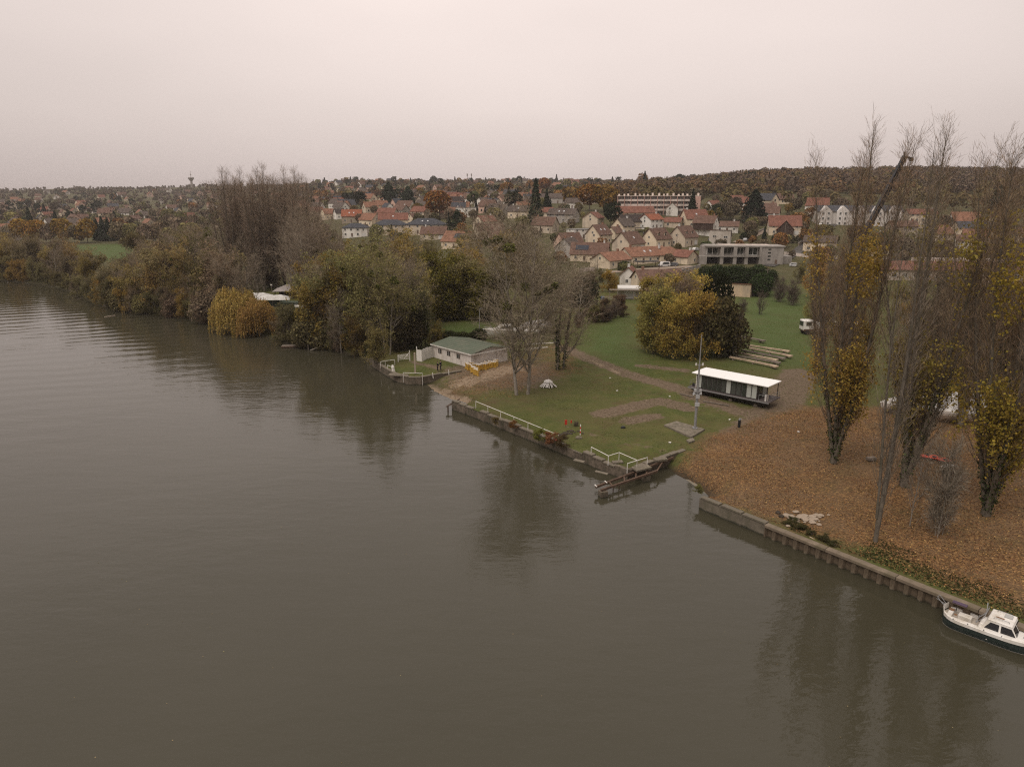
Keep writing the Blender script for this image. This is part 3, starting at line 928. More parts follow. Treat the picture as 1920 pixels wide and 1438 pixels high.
def win_mesh():
    f = MB()
    f.b2(-.5, -.42, -.06, .06, 0, 1); f.b2(.42, .5, -.06, .06, 0, 1); f.b2(-.42, .42, -.06, .06, 0, .08); f.b2(-.42, .42, -.06, .06, .92, 1); f.b2(-.03, .03, -.05, .05, .08, .92)
    g = MB(); g.b2(-.42, .42, -.03, .03, .08, .92)
    return f.mesh('window_frame', M_FRAME), g.mesh('window_pane', M_GLASS)
WF, WG = win_mesh()
def window(root, x, y, z, w, h, rz=0.0, name='window', mesh=None):
    o = bpy.data.objects.new(name, mesh or WF); o.location = (x, y, z); o.scale = (w, 1, h); o.rotation_euler = (0, 0, rz)
    link(o, root)
    if mesh is None:
        g = bpy.data.objects.new('pane', WG); link(g, o)
    return o
DOOR = MB().b2(-.5, .5, -.05, .05, 0, 1).mesh('door', M_SHUT)
GDOOR = MB().b2(-.5, .5, -.05, .05, 0, 1).mesh('garage_door', M_FRAME)

ORD = ['', 'first', 'second', 'third', 'fourth', 'fifth', 'sixth', 'seventh', 'eighth', 'ninth', 'tenth', 'eleventh', 'twelfth', 'thirteenth', 'fourteenth']
HOUSES = []   # (x, y, radius, px0, px1)
def roof_slabs(L, W, wh, rh, ov=.45, th=.18, hip=False):
    m = MB(); x = L / 2 + ov; k = rh / (W / 2); y = W / 2 + ov; ze = wh - ov * k
    if hip:
        hx = max(x - y * .95, .3)
        top = [(-hx, 0, wh + rh), (hx, 0, wh + rh)]
        base = [(-x, -y, ze), (x, -y, ze), (x, y, ze), (-x, y, ze)]
        vs = base + top + [(a, b, c - th) for a, b, c in base]
        return m.add(vs, [(0, 1, 5, 4), (1, 2, 5), (2, 3, 4, 5), (3, 0, 4), (6, 7, 1, 0), (7, 8, 2, 1), (8, 9, 3, 2), (9, 6, 0, 3), (9, 8, 7, 6)])
    for s in (-1, 1):
        a = [(-x, s * y, ze), (x, s * y, ze), (x, s * .0, wh + rh), (-x, s * .0, wh + rh)]
        up = [(p[0], p[1], p[2] + th) for p in a]
        m.add(a + up, [(0, 1, 2, 3), (4, 5, 6, 7), (0, 1, 5, 4), (1, 2, 6, 5), (3, 0, 4, 7)] )
    return m

def house(px, row, L, W, wh, rh, a, roof, wall, label, hip=False, flat=False, sky=0, dorm=0, chim=1, cols=3, storeys=None, back=None, gwin=1, name='house', group='houses of the village', Y=None, floor=2.7, solar=0):
    g = G(px, row) if Y is None else GY(px, Y)
    ar = math.radians(a)
    half = (W * abs(math.cos(ar)) + L * abs(math.sin(ar))) / 2 * .8 if back is None else back
    n = Vector((g.x, g.y)).normalized() * half
    x, y = g.x + n.x, g.y + n.y
    z = min(tz(x, y), g.z + 1.0)
    root = empty(name, (x, y, z), ar + 0, label, 'building' if name == 'building' else 'house', group)
    HOUSES.append((x, y, max(L, W) / 2 + 2.5, px, row))
    wm = MB()
    if flat:
        wm.b2(-L / 2, L / 2, -W / 2, W / 2, -4, wh)
    else:
        k = rh / (W / 2)
        prof = [(-W / 2, -4), (W / 2, -4), (W / 2, wh), (0, wh + (0 if hip else rh) - .02), (-W / 2, wh)]
        if hip: prof = [(-W / 2, -4), (W / 2, -4), (W / 2, wh), (-W / 2, wh)]
        n_ = len(prof)
        vs = [(-L / 2, p[0], p[1]) for p in prof] + [(L / 2, p[0], p[1]) for p in prof]
        wm.add(vs, [(i, (i + 1) % n_, n_ + (i + 1) % n_, n_ + i) for i in range(n_)] + [tuple(range(n_)), tuple(range(2 * n_ - 1, n_ - 1, -1))])
    w = wm.build('wall', M_WALL, root); c = WALLC[wall]; k = random.uniform(.92, 1.06); w.color = (c[0] * k, c[1] * k, c[2] * k, 1)
    if flat:
        r = MB(); r.b2(-L / 2 - .15, L / 2 + .15, -W / 2 - .15, W / 2 + .15, wh, wh + .25)
        ro = r.build('roof', mat('flat_roof', (.22, .21, .20), .9, .2), root)
    else:
        ro = roof_slabs(L, W, wh, rh, hip=hip).build('roof', ROOF[roof], root)
        if chim:
            cx = L * random.choice((-.35, .3, .38))
            MB().b2(cx - .35, cx + .35, -.3, .5, wh + rh - .7, wh + rh + 1.0).b2(cx - .42, cx + .42, -.37, .57, wh + rh + 1.0, wh + rh + 1.12).build('chimney', M_BRICKC if random.random() < .4 else M_FRAME, ro)
        sl = math.atan2(rh, W / 2)
        for i in range(sky):
            sx = (i - (sky - 1) / 2) * min(3.2, L / (sky + .5)); yy = -W * .27; zz = wh + rh * (1 - abs(yy) / (W / 2)) + .24
            sk = MB().box((0, 0, 0), (.85, 1.15, .12)).build('skylight', mat('skylight_glass', (.5, .5, .5), .15, .1), ro, loc=(sx, yy, zz)); sk.rotation_euler = (sl, 0, 0)
        if solar:
            sx = L * (.1 if solar > 0 else -.2); yy = -W * .25
            sk = MB().box((0, 0, 0), (L * .35, W * .28, .1)).build('solar_panel', mat('solar_glass', (.03, .035, .05), .2, .1), ro, loc=(sx, yy, wh + rh * .5 + .28)); sk.rotation_euler = (sl, 0, 0)
        for i in range(dorm):
            sx = (i - (dorm - 1) / 2) * L / (dorm + .3); y0 = -W * .36; z0 = wh + rh * (1 - .72)
            d = MB(); d.b2(sx - .7, sx + .7, y0, y0 + 1.9, z0 - .3, z0 + 1.25)
            dd = d.build('dormer', M_WALL, ro); dd.color = w.color
            q = MB(); q.add([(sx - .95, y0 - .2, z0 + 1.15), (sx, y0 - .2, z0 + 1.9), (sx + .95, y0 - .2, z0 + 1.15), (sx - .95, y0 + 2.4, z0 + 1.15), (sx, y0 + 2.4, z0 + 1.9), (sx + .95, y0 + 2.4, z0 + 1.15)], [(0, 1, 4, 3), (1, 2, 5, 4), (0, 2, 1), (3, 4, 5), (0, 3, 5, 2)])
            q.build('dormer_roof', ROOF[roof], ro)
            MB().b2(sx - .45, sx + .45, y0 - .05, y0, z0 + .1, z0 + 1.0).build('dormer_window', M_GLASS, ro)
    st = storeys or (2 if wh > 4.4 else 1)
    for s in range(st):
        zz = .9 + s * floor
        for i in range(cols):
            xx = (i - (cols - 1) / 2) * L / (cols + .2) + random.uniform(-.3, .3)
            if s == 0 and i == 1:
                if cols > 2: window(root, xx, -W / 2 - .03, .05, 1.0, 2.1, name='door', mesh=DOOR)
            elif s == 0 and i == cols - 1 and W > 8 and random.random() < .5:
                window(root, xx, -W / 2 - .03, .05, 2.4, 2.1, name='garage_door', mesh=GDOOR)
            else: window(root, xx, -W / 2 - .02, zz, random.choice((1.1, 1.3, 1.0)), 1.25)
        for sd in (-1, 1):
            if gwin and (s > 0 or random.random() < .6):
                window(root, sd * (L / 2 + .02), random.uniform(-.2, .2) * W, zz, 1.0, 1.15, math.pi / 2)
    if gwin and not flat and not hip and rh > 2.4 and random.random() < .6:
        sd = -1 if a > 0 else 1
        window(root, sd * (L / 2 + .02), 0, wh + .3, .9, 1.0, math.pi / 2)
    return root

HL = [
 # px, row, L, W, wall, ridge, angle, roof, wall colour, label, options
 (1122, 460, 10.5, 8.5, 4.6, 4.4, 48, 'brown', 'cream', 'cream gabled house with two skylights in its brown roof, left of the small annex', dict(sky=2)),
 (1168, 443, 10, 8, 4.6, 3.6, 42, 'grey', 'cream', 'cream house with grey-brown roof, behind the house with two skylights', {}),
 (1152, 449, 7, 6.5, 2.8, 2.8, 48, 'brown', 'cream', 'low cream annex with steep brown roof in front of a taller cream house', dict(cols=1)),
 (1178, 474, 13, 10, 3.4, 5, 48, 'brown', 'beige', 'beige house with broad brown roof and one skylight, in the middle of the village front', dict(sky=1)),
 (1106, 492, 16, 10, 3, 4.5, -14, 'brown', 'cream', 'long brown-roofed house with a blue-grey roof panel near its ridge', dict(solar=-1, cols=4)),
 (1145, 504, 14, 10.5, 3, 2.9, 42, 'orange', 'cream', 'cream bungalow with bright orange-brown roof at the near edge of the village', dict(cols=4)),
 (1205, 496, 20, 10, 3, 3.3, 28, 'orange', 'cream', 'long cream bungalow with orange roof beside the black pergola', dict(cols=5, sky=2)),
 (1250, 492, 12, 9, 3, 2.8, 20, 'orange', 'cream', 'orange hipped-roof bungalow left of the concrete villa', dict(hip=True)),
 (1283, 496, 8, 7.5, 3, 2.5, -48, 'red', 'cream', 'small cream bungalow with its gable facing right, next to the concrete villa', dict(cols=2)),
 (1066, 470, 12, 8, 3, 4.5, 35, 'brown', 'pink', 'brown-roofed house with salmon gable behind the tall bare tree', dict(sky=1)),
 (1086, 450, 11, 8, 4.5, 0, 25, 'dark', 'white', 'white flat-roofed house behind the salmon gable', dict(flat=True)),
 (1056, 420, 17, 9, 4.8, 3.2, -30, 'grey', 'grey', 'long grey two-storey house with grey gable facing right', dict(sky=2, cols=4)),
 (1112, 428, 10, 9, 5, 3, 62, 'red', 'beige', 'beige two-storey house with red roof, left of the big dark round tree', dict(cols=2)),
 (1187, 409, 24, 11, 2.6, 3.6, 4, 'red', 'beige', 'long low building with broad red roof below the apartment block', dict(cols=5)),
 (1184, 430, 14, 9, 3.5, 3.5, 10, 'dark', 'beige', 'dark-roofed beige house with a small gable, left of the white house', {}),
 (1220, 432, 11, 8.5, 5, 2.8, 40, 'bright', 'white', 'white two-storey house with bright red roof and dark shuttered windows', dict(cols=3)),
 (1262, 428, 9, 6.5, 3, 2.2, -25, 'red', 'beige', 'low red-roofed cottage right of the white two-storey house', dict(cols=2)),
 (1230, 466, 12, 9, 3.8, 4.8, 42, 'brown', 'cream', 'cream house with two white dormers in its brown roof', dict(dorm=2)),
 (1280, 463, 12, 9.5, 4, 5, 45, 'brown', 'beige', 'beige house with two dormers, left of the grey-white block house', dict(dorm=2)),
 (1300, 428, 13, 10, 4.6, 4.8, 12, 'red', 'cream', 'large red-roofed house behind the brown timber-fronted house', dict(sky=1)),
 (1322, 443, 11, 9, 6.0, 3.6, -34, 'brown', 'white', 'tall white house with dark brown timber balcony front', dict(cols=0)),
 (1362, 437, 12, 8, 3, 2.4, -18, 'brown', 'white', 'low white house with brown roof right of the timber-fronted house', dict(cols=3)),
 (1235, 402, 7, 7, 4.5, 2.8, 85, 'dark', 'white', 'small white house with dark gable roof below the pink apartment block', dict(cols=1)),
 (1259, 405, 7, 7, 4.5, 3.2, 80, 'red', 'white', 'narrow white gabled house behind a bare tree below the apartment block', dict(cols=1)),
 (910, 434, 12, 8.5, 5, 3.2, 48, 'red', 'cream', 'cream two-storey house with red roof and white gable left of the tall bare tree', {}),
 (918, 447, 15, 9, 3, 4.2, 20, 'brown', 'cream', 'low house with dark red-brown roof just behind the wood', dict(cols=4)),
 (935, 408, 14, 9, 4.6, 3.6, -35, 'grey', 'grey', 'grey house with dormers and broad grey gable facing right', dict(dorm=2)),
 (975, 410, 14, 8, 4, 3.5, -30, 'grey', 'cream', 'grey-roofed house with cream gable and a large pale roof window', dict(sky=1)),
 (1020, 408, 12, 7, 3, 2.6, -20, 'red', 'beige', 'low red-roofed house left of the long grey house', dict(cols=3)),
 (1022, 438, 13, 8, 4, 4, -30, 'brown', 'beige', 'brown-roofed beige house hidden behind bare twigs', {}),
 (1076, 392, 11, 8, 4, 3, -20, 'grey', 'white', 'small white house with two square windows on the slope above the long grey house', {}),
 (1050, 382, 16, 8, 4.2, 3.2, -30, 'grey', 'grey', 'grey-beige house halfway up the slope between rust-coloured trees', {}),
 (912, 384, 8, 8, 4.2, 3.6, 10, 'orange', 'white', 'small white house with pyramid-like orange roof beside a dark conifer', dict(hip=True, cols=2)),
 (874, 408, 14, 9, 6.0, 0, 3, 'dark', 'white', 'bright white flat-roofed cube house with two tall dark windows', dict(flat=True, cols=3, back=5)),
 (1134, 356, 10, 8, 4, 3.5, 45, 'red', 'white', 'white gabled house high on the slope above the rust-coloured trees', dict(cols=1)),
 (1066, 484, 10, 9, 4, 4, 60, 'grey', 'grey', 'grey gabled house at the edge of the wood behind the tall bare tree', {}),
 (668, 445, 15, 10, 5.6, 2.3, 3, 'slate', 'white', 'white two-storey villa with slate hipped roof at the left end of the row', dict(hip=True, cols=4, chim=0)),
 (733, 440, 20, 12, 5.4, 2.8, 3, 'slate', 'beige', 'pale villa with low slate hipped roof in the middle of the row of three', dict(hip=True, cols=5, chim=0)),
 (800, 440, 22, 13, 5.4, 3.3, -4, 'slate', 'beige', 'large villa with slate hipped roof and two skylights at the right end of the row', dict(hip=True, cols=5, chim=0, sky=2)),
 (661, 418, 14, 10, 4.5, 4.6, 5, 'bright', 'stone', 'stone house with vivid orange-red roof behind the slate-roofed villa', dict(sky=2)),
 (695, 425, 14, 9, 4, 4.2, -40, 'orange', 'cream', 'orange-roofed house with cream gable facing right behind the slate-roofed villas', {}),
 (738, 425, 19, 10, 4.2, 4.0, 8, 'red', 'cream', 'red-roofed house with pale gable ends behind the middle slate-roofed villa', dict(sky=1)),
 (790, 413, 12, 9, 5.4, 3.4, -32, 'red', 'cream', 'cream two-storey house with dark red roof left of the big orange tree', dict(cols=3)),
 (776, 417, 8, 6, 3, 2.6, 55, 'brown', 'cream', 'small cream gabled outbuilding leaning onto the two-storey cream house', dict(cols=1)),
 (713, 396, 13, 9, 4.6, 3.8, 40, 'orange', 'cream', 'cream house with orange roof below the dark evergreen trees', {}),
 (727, 407, 14, 8, 3.2, 3, -12, 'red', 'beige', 'low red-roofed house in front of the cream house with orange roof', {}),
 (747, 390, 11, 8, 4, 3.6, -15, 'orange', 'cream', 'orange-roofed house beside the dark round evergreen', {}),
 (752, 402, 12, 8, 3.2, 3.4, -40, 'brown', 'grey', 'grey gabled house with brown roof left of the slate villas', {}),
 (792, 386, 10, 8, 4.5, 4, 60, 'grey', 'stone', 'grey-brown gabled house left of the big orange tree', {}),
 (852, 392, 15, 10, 4.5, 4.6, 18, 'dark', 'stone', 'stone house with steep nearly black roof right of the big orange tree', {}),
 (846, 408, 16, 9, 3, 3.5, 8, 'orange', 'stone', 'low house with brown-orange roof behind the white cube house', {}),
 (618, 412, 12, 9, 4.2, 3.8, 42, 'orange', 'cream', 'cream house with wide gable at the left end of the village', {}),
 (592, 406, 12, 8, 4, 3.6, 20, 'red', 'cream', 'red-roofed house behind the bare twigs left of the village', {}),
 (640, 411, 10, 8, 4.4, 3.2, 30, 'dark', 'white', 'white house with dark roof behind the wide cream gable', {}),
 (812, 437, 14, 8, 2.6, 2.4, 8, 'red', 'cream', 'low red-roofed house in front of the large slate villa', {}),
 (862, 468, 15, 11, 3.4, 4.6, -28, 'orange', 'cream', 'orange-roofed house with dark solar panels, at the near edge of the village by the wood', dict(solar=1)),
 (815, 450, 14, 9, 3, 3.6, -8, 'brown', 'beige', 'brown-roofed house half hidden behind the wood', {}),
 (942, 462, 14, 9, 3, 3.8, 10, 'brown', 'beige', 'brown-roofed house directly behind the crown of the tall bare tree', {}),
 (1468, 443, 16, 11, 4.8, 5, -14, 'red', 'cream', 'large red-roofed house with a dark timber gable above the hedge', dict(cols=4)),
 (1440, 416, 12, 9, 4.4, 3.8, -25, 'brown', 'white', 'white house with brown roof behind the big fir tree', {}),
 (1430, 402, 15, 8, 3.4, 3, -10, 'brown', 'beige', 'brown-roofed house at the foot of the wooded hill', {}),
 (1536, 474, 14, 9, 4.4, 2.6, -28, 'grey', 'cream', 'cream house with grey roof beside the steep road', {}),
 (1722, 428, 15, 10, 7.5, 2.5, -12, 'red', 'beige', 'tall beige apartment house behind the middle poplars', dict(storeys=3, cols=5)),
 (1688, 446, 13, 9, 5.5, 2.6, -8, 'brown', 'stone', 'stone-coloured two-storey house right of the crane boom', {}),
 (1663, 455, 11, 6, 2.6, 1.6, -10, 'red', 'white', 'low building with red roof right of the crane boom', {}),
 (1822, 447, 18, 10, 4.8, 3.2, -8, 'slate', 'cream', 'slate-roofed cream house behind the right-hand poplars', dict(cols=4)),
 (1812, 474, 10, 9, 5, 2.4, -25, 'brown', 'white', 'white house in front of the slate-roofed house', {}),
 (1898, 455, 15, 10, 4.2, 2.6, -8, 'brown', 'beige', 'beige house with pale brown roof at the right edge of the view', dict(cols=4)),
 (1650, 488, 7, 7, 3, 3, 70, 'brown', 'cream', 'small cream gabled building behind the long red-roofed school-like building', dict(cols=1)),
 (18, 440, 14, 9, 4, 4, 10, 'orange', 'cream', 'orange-roofed house at the far left edge behind the riverside trees', {}),
 (4, 452, 20, 12, 4, 5, 4, 'slate', 'grey', 'big slate-roofed house at the left edge of the view', {}),
]
import re as _re
HL_POS = []; HL_LAB = []
for h in HL:
    house(*h[:10], **h[10])
    HL_POS.append(HOUSES[-1])
    w_ = _re.split(r' (?:left of|right of|behind|beside|in front of|with its|at the|in the|on the|high on|below|above|next to|just|half|almost|directly|facing|hidden|leaning|halfway|near|between|and a|and two|and dark|in its) ?', h[9])[0].split()
    HL_LAB.append(' '.join(w_[:9]).rstrip(','))

# timber balcony front of the tall white house and gable boards of the big red-roofed one
def local_add(root_label, fn):
    for o in SC.objects:
        if o.get('label') == root_label: fn(o); return
def balcony(o):
    MB().b2(-5.4, 5.4, -4.62, -4.52, 2.6, 5.9).build('timber_front', M_WOODD, o)
    MB().b2(-5.5, 5.5, -5.9, -4.6, 2.5, 2.65).build('balcony_floor', M_WOODD, o)
    for x in (-5.3, -1.8, 1.8, 5.3): MB().b2(x - .1, x + .1, -5.85, -5.7, -1, 5.6).build('post', M_WOODD, o)
    MB().b2(-5.4, 5.4, -5.9, -5.8, 3.4, 3.5).build('handrail', M_WOODD, o)
local_add('tall white house with dark brown timber balcony front', balcony)
def tgable(o):
    m = MB(); m.add([(-4, -7.4, 0), (4, -7.4, 0), (4, -7.4, 3.2), (0, -7.4, 7.4), (-4, -7.4, 3.2)] + [(-4, -5.4, 0), (4, -5.4, 0), (4, -2, 3.2), (0, -1, 7.4), (-4, -2, 3.2)], [(0, 1, 2, 3, 4), (0, 4, 9, 5), (1, 2, 7, 6)])
    m.build('timber_gable', M_WOODD, o)
    r = MB()
    for s in (-1, 1): r.add([(s * 4.6, -7.9, 2.5), (0, -7.9, 7.4), (0, -.5, 7.4), (s * 4.6, -3.4, 2.5), (s * 4.6, -7.9, 2.7), (0, -7.9, 7.62), (0, -.5, 7.62), (s * 4.6, -3.4, 2.7)], [(0, 1, 2, 3), (4, 5, 6, 7), (0, 1, 5, 4), (0, 3, 7, 4)])
    r.build('gable_roof', ROOF['red'], o)
local_add('large red-roofed house with a dark timber gable above the hedge', tgable)

def root_at(name, px, row, a, label, cat, back=0, Y=None, dz=0.0, rad=10):
    g = G(px, row) if Y is None else GY(px, Y)
    n = Vector((g.x, g.y)).normalized() * back
    HOUSES.append((g.x + n.x, g.y + n.y, rad, px, row))
    return empty(name, (g.x + n.x, g.y + n.y, g.z + dz), math.radians(a), label, cat)

# --- pink apartment block
M_PANEL = mat('block_panel', (.70, .60, .53), .9, .12, .3, dirt=(.3, .26, .22), dscale=.2)
M_PINK = mat('pink_render', (.62, .40, .33), .9, .1, .3)
def apartment():
    r = root_at('apartment_block', 1232, 404, -6, 'long pink and cream four-storey apartment block with balconies and a row of roof chimneys', 'building', back=8, Y=None, rad=30)
    g = r.location; d = g.y; L = 145 * (d / CP) / FPX * .97; fh = 2.85; n = 11
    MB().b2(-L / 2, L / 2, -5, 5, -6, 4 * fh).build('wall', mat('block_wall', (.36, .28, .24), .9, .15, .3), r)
    ro = MB().b2(-L / 2 - .3, L / 2 + .3, -6.6, 5.3, 4 * fh, 4 * fh + .35).build('roof', M_PANEL, r)
    MB().b2(L / 2 - L * .1, L / 2, -6.55, -5.01, -6, 4 * fh).build('end_wall', M_PINK, r)
    MB().b2(L / 2, L / 2 + .2, -5, 5, -6, 4 * fh).build('end_wall', M_PINK, r)
    W = L * .88 / n
    for f in range(4):
        z = f * fh
        MB().b2(-L / 2, L / 2 - L * .1, -6.5, -5.01, z - .12, z + .06).build('balcony_slab', M_PANEL, r)
        for i in range(n):
            x = -L / 2 + (i + .5) * W + .3
            if f: 
                b = MB().b2(x - W / 2 + .12, x + W / 2 - .12, -6.5, -6.4, z + .06, z + 1.1).build('balcony_panel', M_PANEL, r)
            window(r, x - W * .2, -5.03, z + .5, W * .34, 1.8); window(r, x + W * .25, -5.03, z + .1, W * .26, 2.2)
    for i in range(n + 1):
        x = -L / 2 + i * W + .05
        MB().b2(x - .12, x + .12, -6.55, -5.02, -4, 4 * fh - .01).build('fin_wall', M_PINK, r)
    rg = random.Random(4)
    for i in range(17):
        x = -L / 2 + (i + rg.uniform(.2, .8)) * L / 17
        MB().b2(x - .5, x + .5, -1.5, .2, 4 * fh + .35, 4 * fh + rg.uniform(1.3, 2.1)).build('chimney', M_PANEL, ro)
    for z in (1, 4, 7):
        window(r, L / 2 + .22, 0, z, 1.2, 1.2, math.pi / 2)
apartment()

# --- unfinished concrete villa
def villa():
    r = root_at('concrete_villa', 1385, 500, -4, 'raw concrete two-storey modern villa with deep window bays and four slots in its blank wall', 'building', back=8, rad=22)
    d = r.location.y / CP; k = d / FPX
    r.scale = (1, 1, 1.22)
    L = 132 * k; h = 6.4
    x0 = -L / 2
    def X(px): return (px - 1385) * k          # along the front, metres
    MB().b2(X(1322), X(1375), 2, 10, -5, 6.2).build('wall', M_CONC, r)
    MB().b2(X(1375), X(1420), .9, 10, -5, 6.2).build('wall', M_CONC, r)
    MB().b2(X(1420), X(1460), -1, 10, -5, 6.2).build('wall', M_CONC, r)
    MB().b2(X(1325), X(1462), -1.3, 10.2, 6.2, 6.6).build('roof', M_CONC, r)
    MB().b2(X(1350), X(1440), 3, 8, 6.6, 6.75).build('roof_terrace', M_PANEL, r)
    MB().b2(X(1313), X(1326), -2.2, 4, -5, 3.0).build('wing_wall', M_CONC, r)
    MB().b2(X(1314), X(1418), -1.6, 1.99, 2.8, 3.15).build('floor_slab', M_CONC, r)
    for a, b in ((1350, 1356), (1373, 1379), (1393, 1399), (1418, 1422)):
        MB().b2(X(a), X(b), -1.25, 1.9 if a < 1370 else .89, -4, 6.19).build('pillar', M_CONC, r)
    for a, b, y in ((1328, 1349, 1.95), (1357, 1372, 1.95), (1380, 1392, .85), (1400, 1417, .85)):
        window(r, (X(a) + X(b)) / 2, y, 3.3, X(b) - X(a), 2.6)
        window(r, (X(a) + X(b)) / 2, y, 0.0, (X(b) - X(a)) * .96, 2.7, name='shade_panel', mesh=MB().b2(-.5, .5, -.04, .04, 0, 1).mesh('shade_panel', mat('opening_shade', (.035, .03, .027), .9)))  # flat dark panel on the solid wall, coloured as the shade inside a bay
    for a, b in ((1326, 1350), (1357, 1373), (1379, 1393)):
        MB().b2(X(a), X(b), -1.5, -1.42, 3.5, 3.62).b2(X(a), X(b), -1.5, -1.42, 3.95, 4.05).build('railing', M_CONC, r)
    for i in range(4):
        MB().b2(X(1433), X(1438), -1.06, -.99, 1.7 + i * 1.15, 2.2 + i * 1.15).build('slot_window', M_GLASS, r)
    MB().b2(X(1446), X(1450), -1.06, -.99, -.1, 1.9).build('door', M_SHUT, r)
    MB().b2(X(1460), X(1478), 1, 9, -5, 3.0).build('side_wing', M_CONC, r)
    return r
villa()
def block_house():
    r = root_at('block_house', 1350, 462, -20, 'grey-white block-shaped house with a lean-to roof rising behind the concrete villa', 'house', back=5, rad=8)
    k = r.location.y / CP / FPX
    w = MB(); a, b = -19 * k, 17 * k
    w.add([(a, -3, -3), (b, -3, -3), (b, 7, -3), (a, 7, -3), (a, -3, 7.6), (b, -3, 7.6), (b, 7, 4.2), (a, 7, 4.2)], [(0, 1, 5, 4), (1, 2, 6, 5), (2, 3, 7, 6), (3, 0, 4, 7), (4, 5, 6, 7), (0, 3, 2, 1)])
    o = w.build('wall', M_WALL, r); o.color = (.52, .47, .41, 1)
    MB().add([(a - .3, -3.3, 7.65), (b + .3, -3.3, 7.65), (b + .3, 7.4, 4.1), (a - .3, 7.4, 4.1), (a - .3, -3.3, 7.85), (b + .3, -3.3, 7.85), (b + .3, 7.4, 4.3), (a - .3, 7.4, 4.3)], [(0, 1, 2, 3), (4, 5, 6, 7), (0, 1, 5, 4), (1, 2, 6, 5), (2, 3, 7, 6), (3, 0, 4, 7)]).build('roof', ROOF['brown'], r)
    window(r, -10 * k, -3.03, 4.2, 1.8, .9); window(r, 9 * k, -3.03, 3.9, 2.0, 1.0)
block_house()

# --- white three-gabled block of flats behind the left poplar
def white_flats():
    r = root_at('white_flats', 1605, 424, -10, 'long white three-storey residence with several gables behind the left poplar and the crane boom', 'building', back=8, rad=28)
    k = r.location.y / CP / FPX; L = 140 * k
    w = MB().b2(-L / 2, L / 2, -4, 8, -6, 8.2).build('wall', M_WALL, r); w.color = (.66, .62, .57, 1)
    roof_slabs(L, 12.4, 8.2, 3.2).build('roof', ROOF['slate'], r).location = (0, 2, 0)
    for i in range(5):
        x = -L / 2 + (i + .5) * L / 5
        m = MB(); m.add([(x - 3.4, -5.4, -6), (x + 3.4, -5.4, -6), (x + 3.4, -5.4, 8.2), (x, -5.4, 11.2), (x - 3.4, -5.4, 8.2), (x - 3.4, 1, -6), (x + 3.4, 1, -6), (x + 3.4, 1, 8.2), (x, 1, 11.2), (x - 3.4, 1, 8.2)], [(0, 1, 2, 3, 4), (0, 4, 9, 5), (1, 6, 7, 2), (2, 7, 8, 3), (4, 3, 8, 9)])
        o = m.build('gable_bay', M_WALL, r); o.color = (.68, .64, .60, 1)
        for f in range(3):
            for s in (-1.5, 1.5): window(r, x + s, -5.43, .6 + f * 2.8, 1.1, 1.5)
white_flats()

# --- long low building with red-brown roof behind the poplars
def long_hall():
    r = root_at('long_hall', 1765, 528, -9, 'long low cream building with wide shallow red-brown roof behind the poplars', 'building', back=12, rad=34)
    k = r.location.y / CP / FPX; L = 250 * k; W = 20
    w = MB().b2(-L / 2, L / 2, -W / 2, W / 2, -3, 4.2).build('wall', M_WALL, r); w.color = (.52, .44, .36, 1)
    roof_slabs(L, W, 4.2, 2.2, ov=.8, hip=True).build('roof', ROOF['red'], r)
    MB().b2(-L * .1, L * .5, W / 2 + 1, W / 2 + 7, -3, 6.4).build('rear_wing', M_PANEL, r)
    for i in range(14): window(r, -L / 2 + (i + .5) * L / 14, -W / 2 - .03, 1.2, 1.8, 1.6)
long_hall()

# --- house with veranda behind the yellow bushes, and beige garage
def veranda_house():
    r = root_at('veranda_house', 1170, 562, -8, 'low house with flat-topped wooden veranda, white garage door and pale deck behind the yellow bushes', 'house', back=2, rad=9)
    k = r.location.y / CP / FPX
    def X(p): return (p - 1170) * k
    w = MB().b2(X(1158), X(1203), 0, 7, -.6, 3.0).build('wall', M_WALL, r); w.color = (.5, .44, .37, 1)
    MB().b2(X(1158), X(1204), -.4, 7.3, 3.06, 3.4).build('fascia', M_FRAME, r)
    MB().b2(X(1170), X(1190), -.06, 0, .1, 2.4).build('garage_door', M_FRAME, r)
    MB().b2(X(1143), X(1204), -2.6, -.45, 2.9, 3.05).build('veranda_roof', mat('old_board', (.20, .165, .13), .9, .3, 2), r)
    for p in (1144, 1158, 1186, 1202): MB().b2(X(p) - .09, X(p) + .09, -2.5, -2.35, -1, 2.89).build('post', mat('old_board', (0,)), r)
    MB().b2(X(1130), X(1204), -3.2, 0, -.35, -.2).build('deck', mat('deck_board', (.38, .32, .25), .9, .25, 2), r)
    for z in (.35, .75): MB().b2(X(1130), X(1160), -3.2, -3.12, z, z + .14).build('deck_rail', mat('deck_board', (0,)), r)
    for p in (1131, 1138, 1146, 1153, 1160): MB().b2(X(p) - .05, X(p) + .05, -3.1, -3.0, -.3, .9).build('baluster', mat('deck_board', (0,)), r)
    for p in (1131, 1150, 1170, 1190, 1203): MB().b2(X(p) - .1, X(p) + .1, -3.1, -2.9, -2.5, -.35).build('deck_post', mat('old_board', (0,)), r)
    for i in range(4): MB().b2(X(1165), X(1178), -3.6 - i * .32, -3.28 - i * .32, -.5 - i * .2, -.42 - i * .2).build('step', mat('deck_board', (0,)), r)
    t = MB(); t.tube((X(1150), -1, -.2), (X(1150), -1, .9), .6, .6, 12)
    tk = t.build('water_butt', mat('blue_plastic', (.04, .10, .20), .4, .1)); tk.matrix_world = r.matrix_world.copy(); tk.location = r.location + Vector((X(1150), -.3, 0))
    tag(tk, 'blue round water tank under the wooden veranda roof', 'tank')
veranda_house()
house(1232, 545, 16, 9, 3.2, 3.0, 12, 'brown', 'cream', 'brown-roofed house almost hidden behind the yellow bushes', back=6, cols=2)
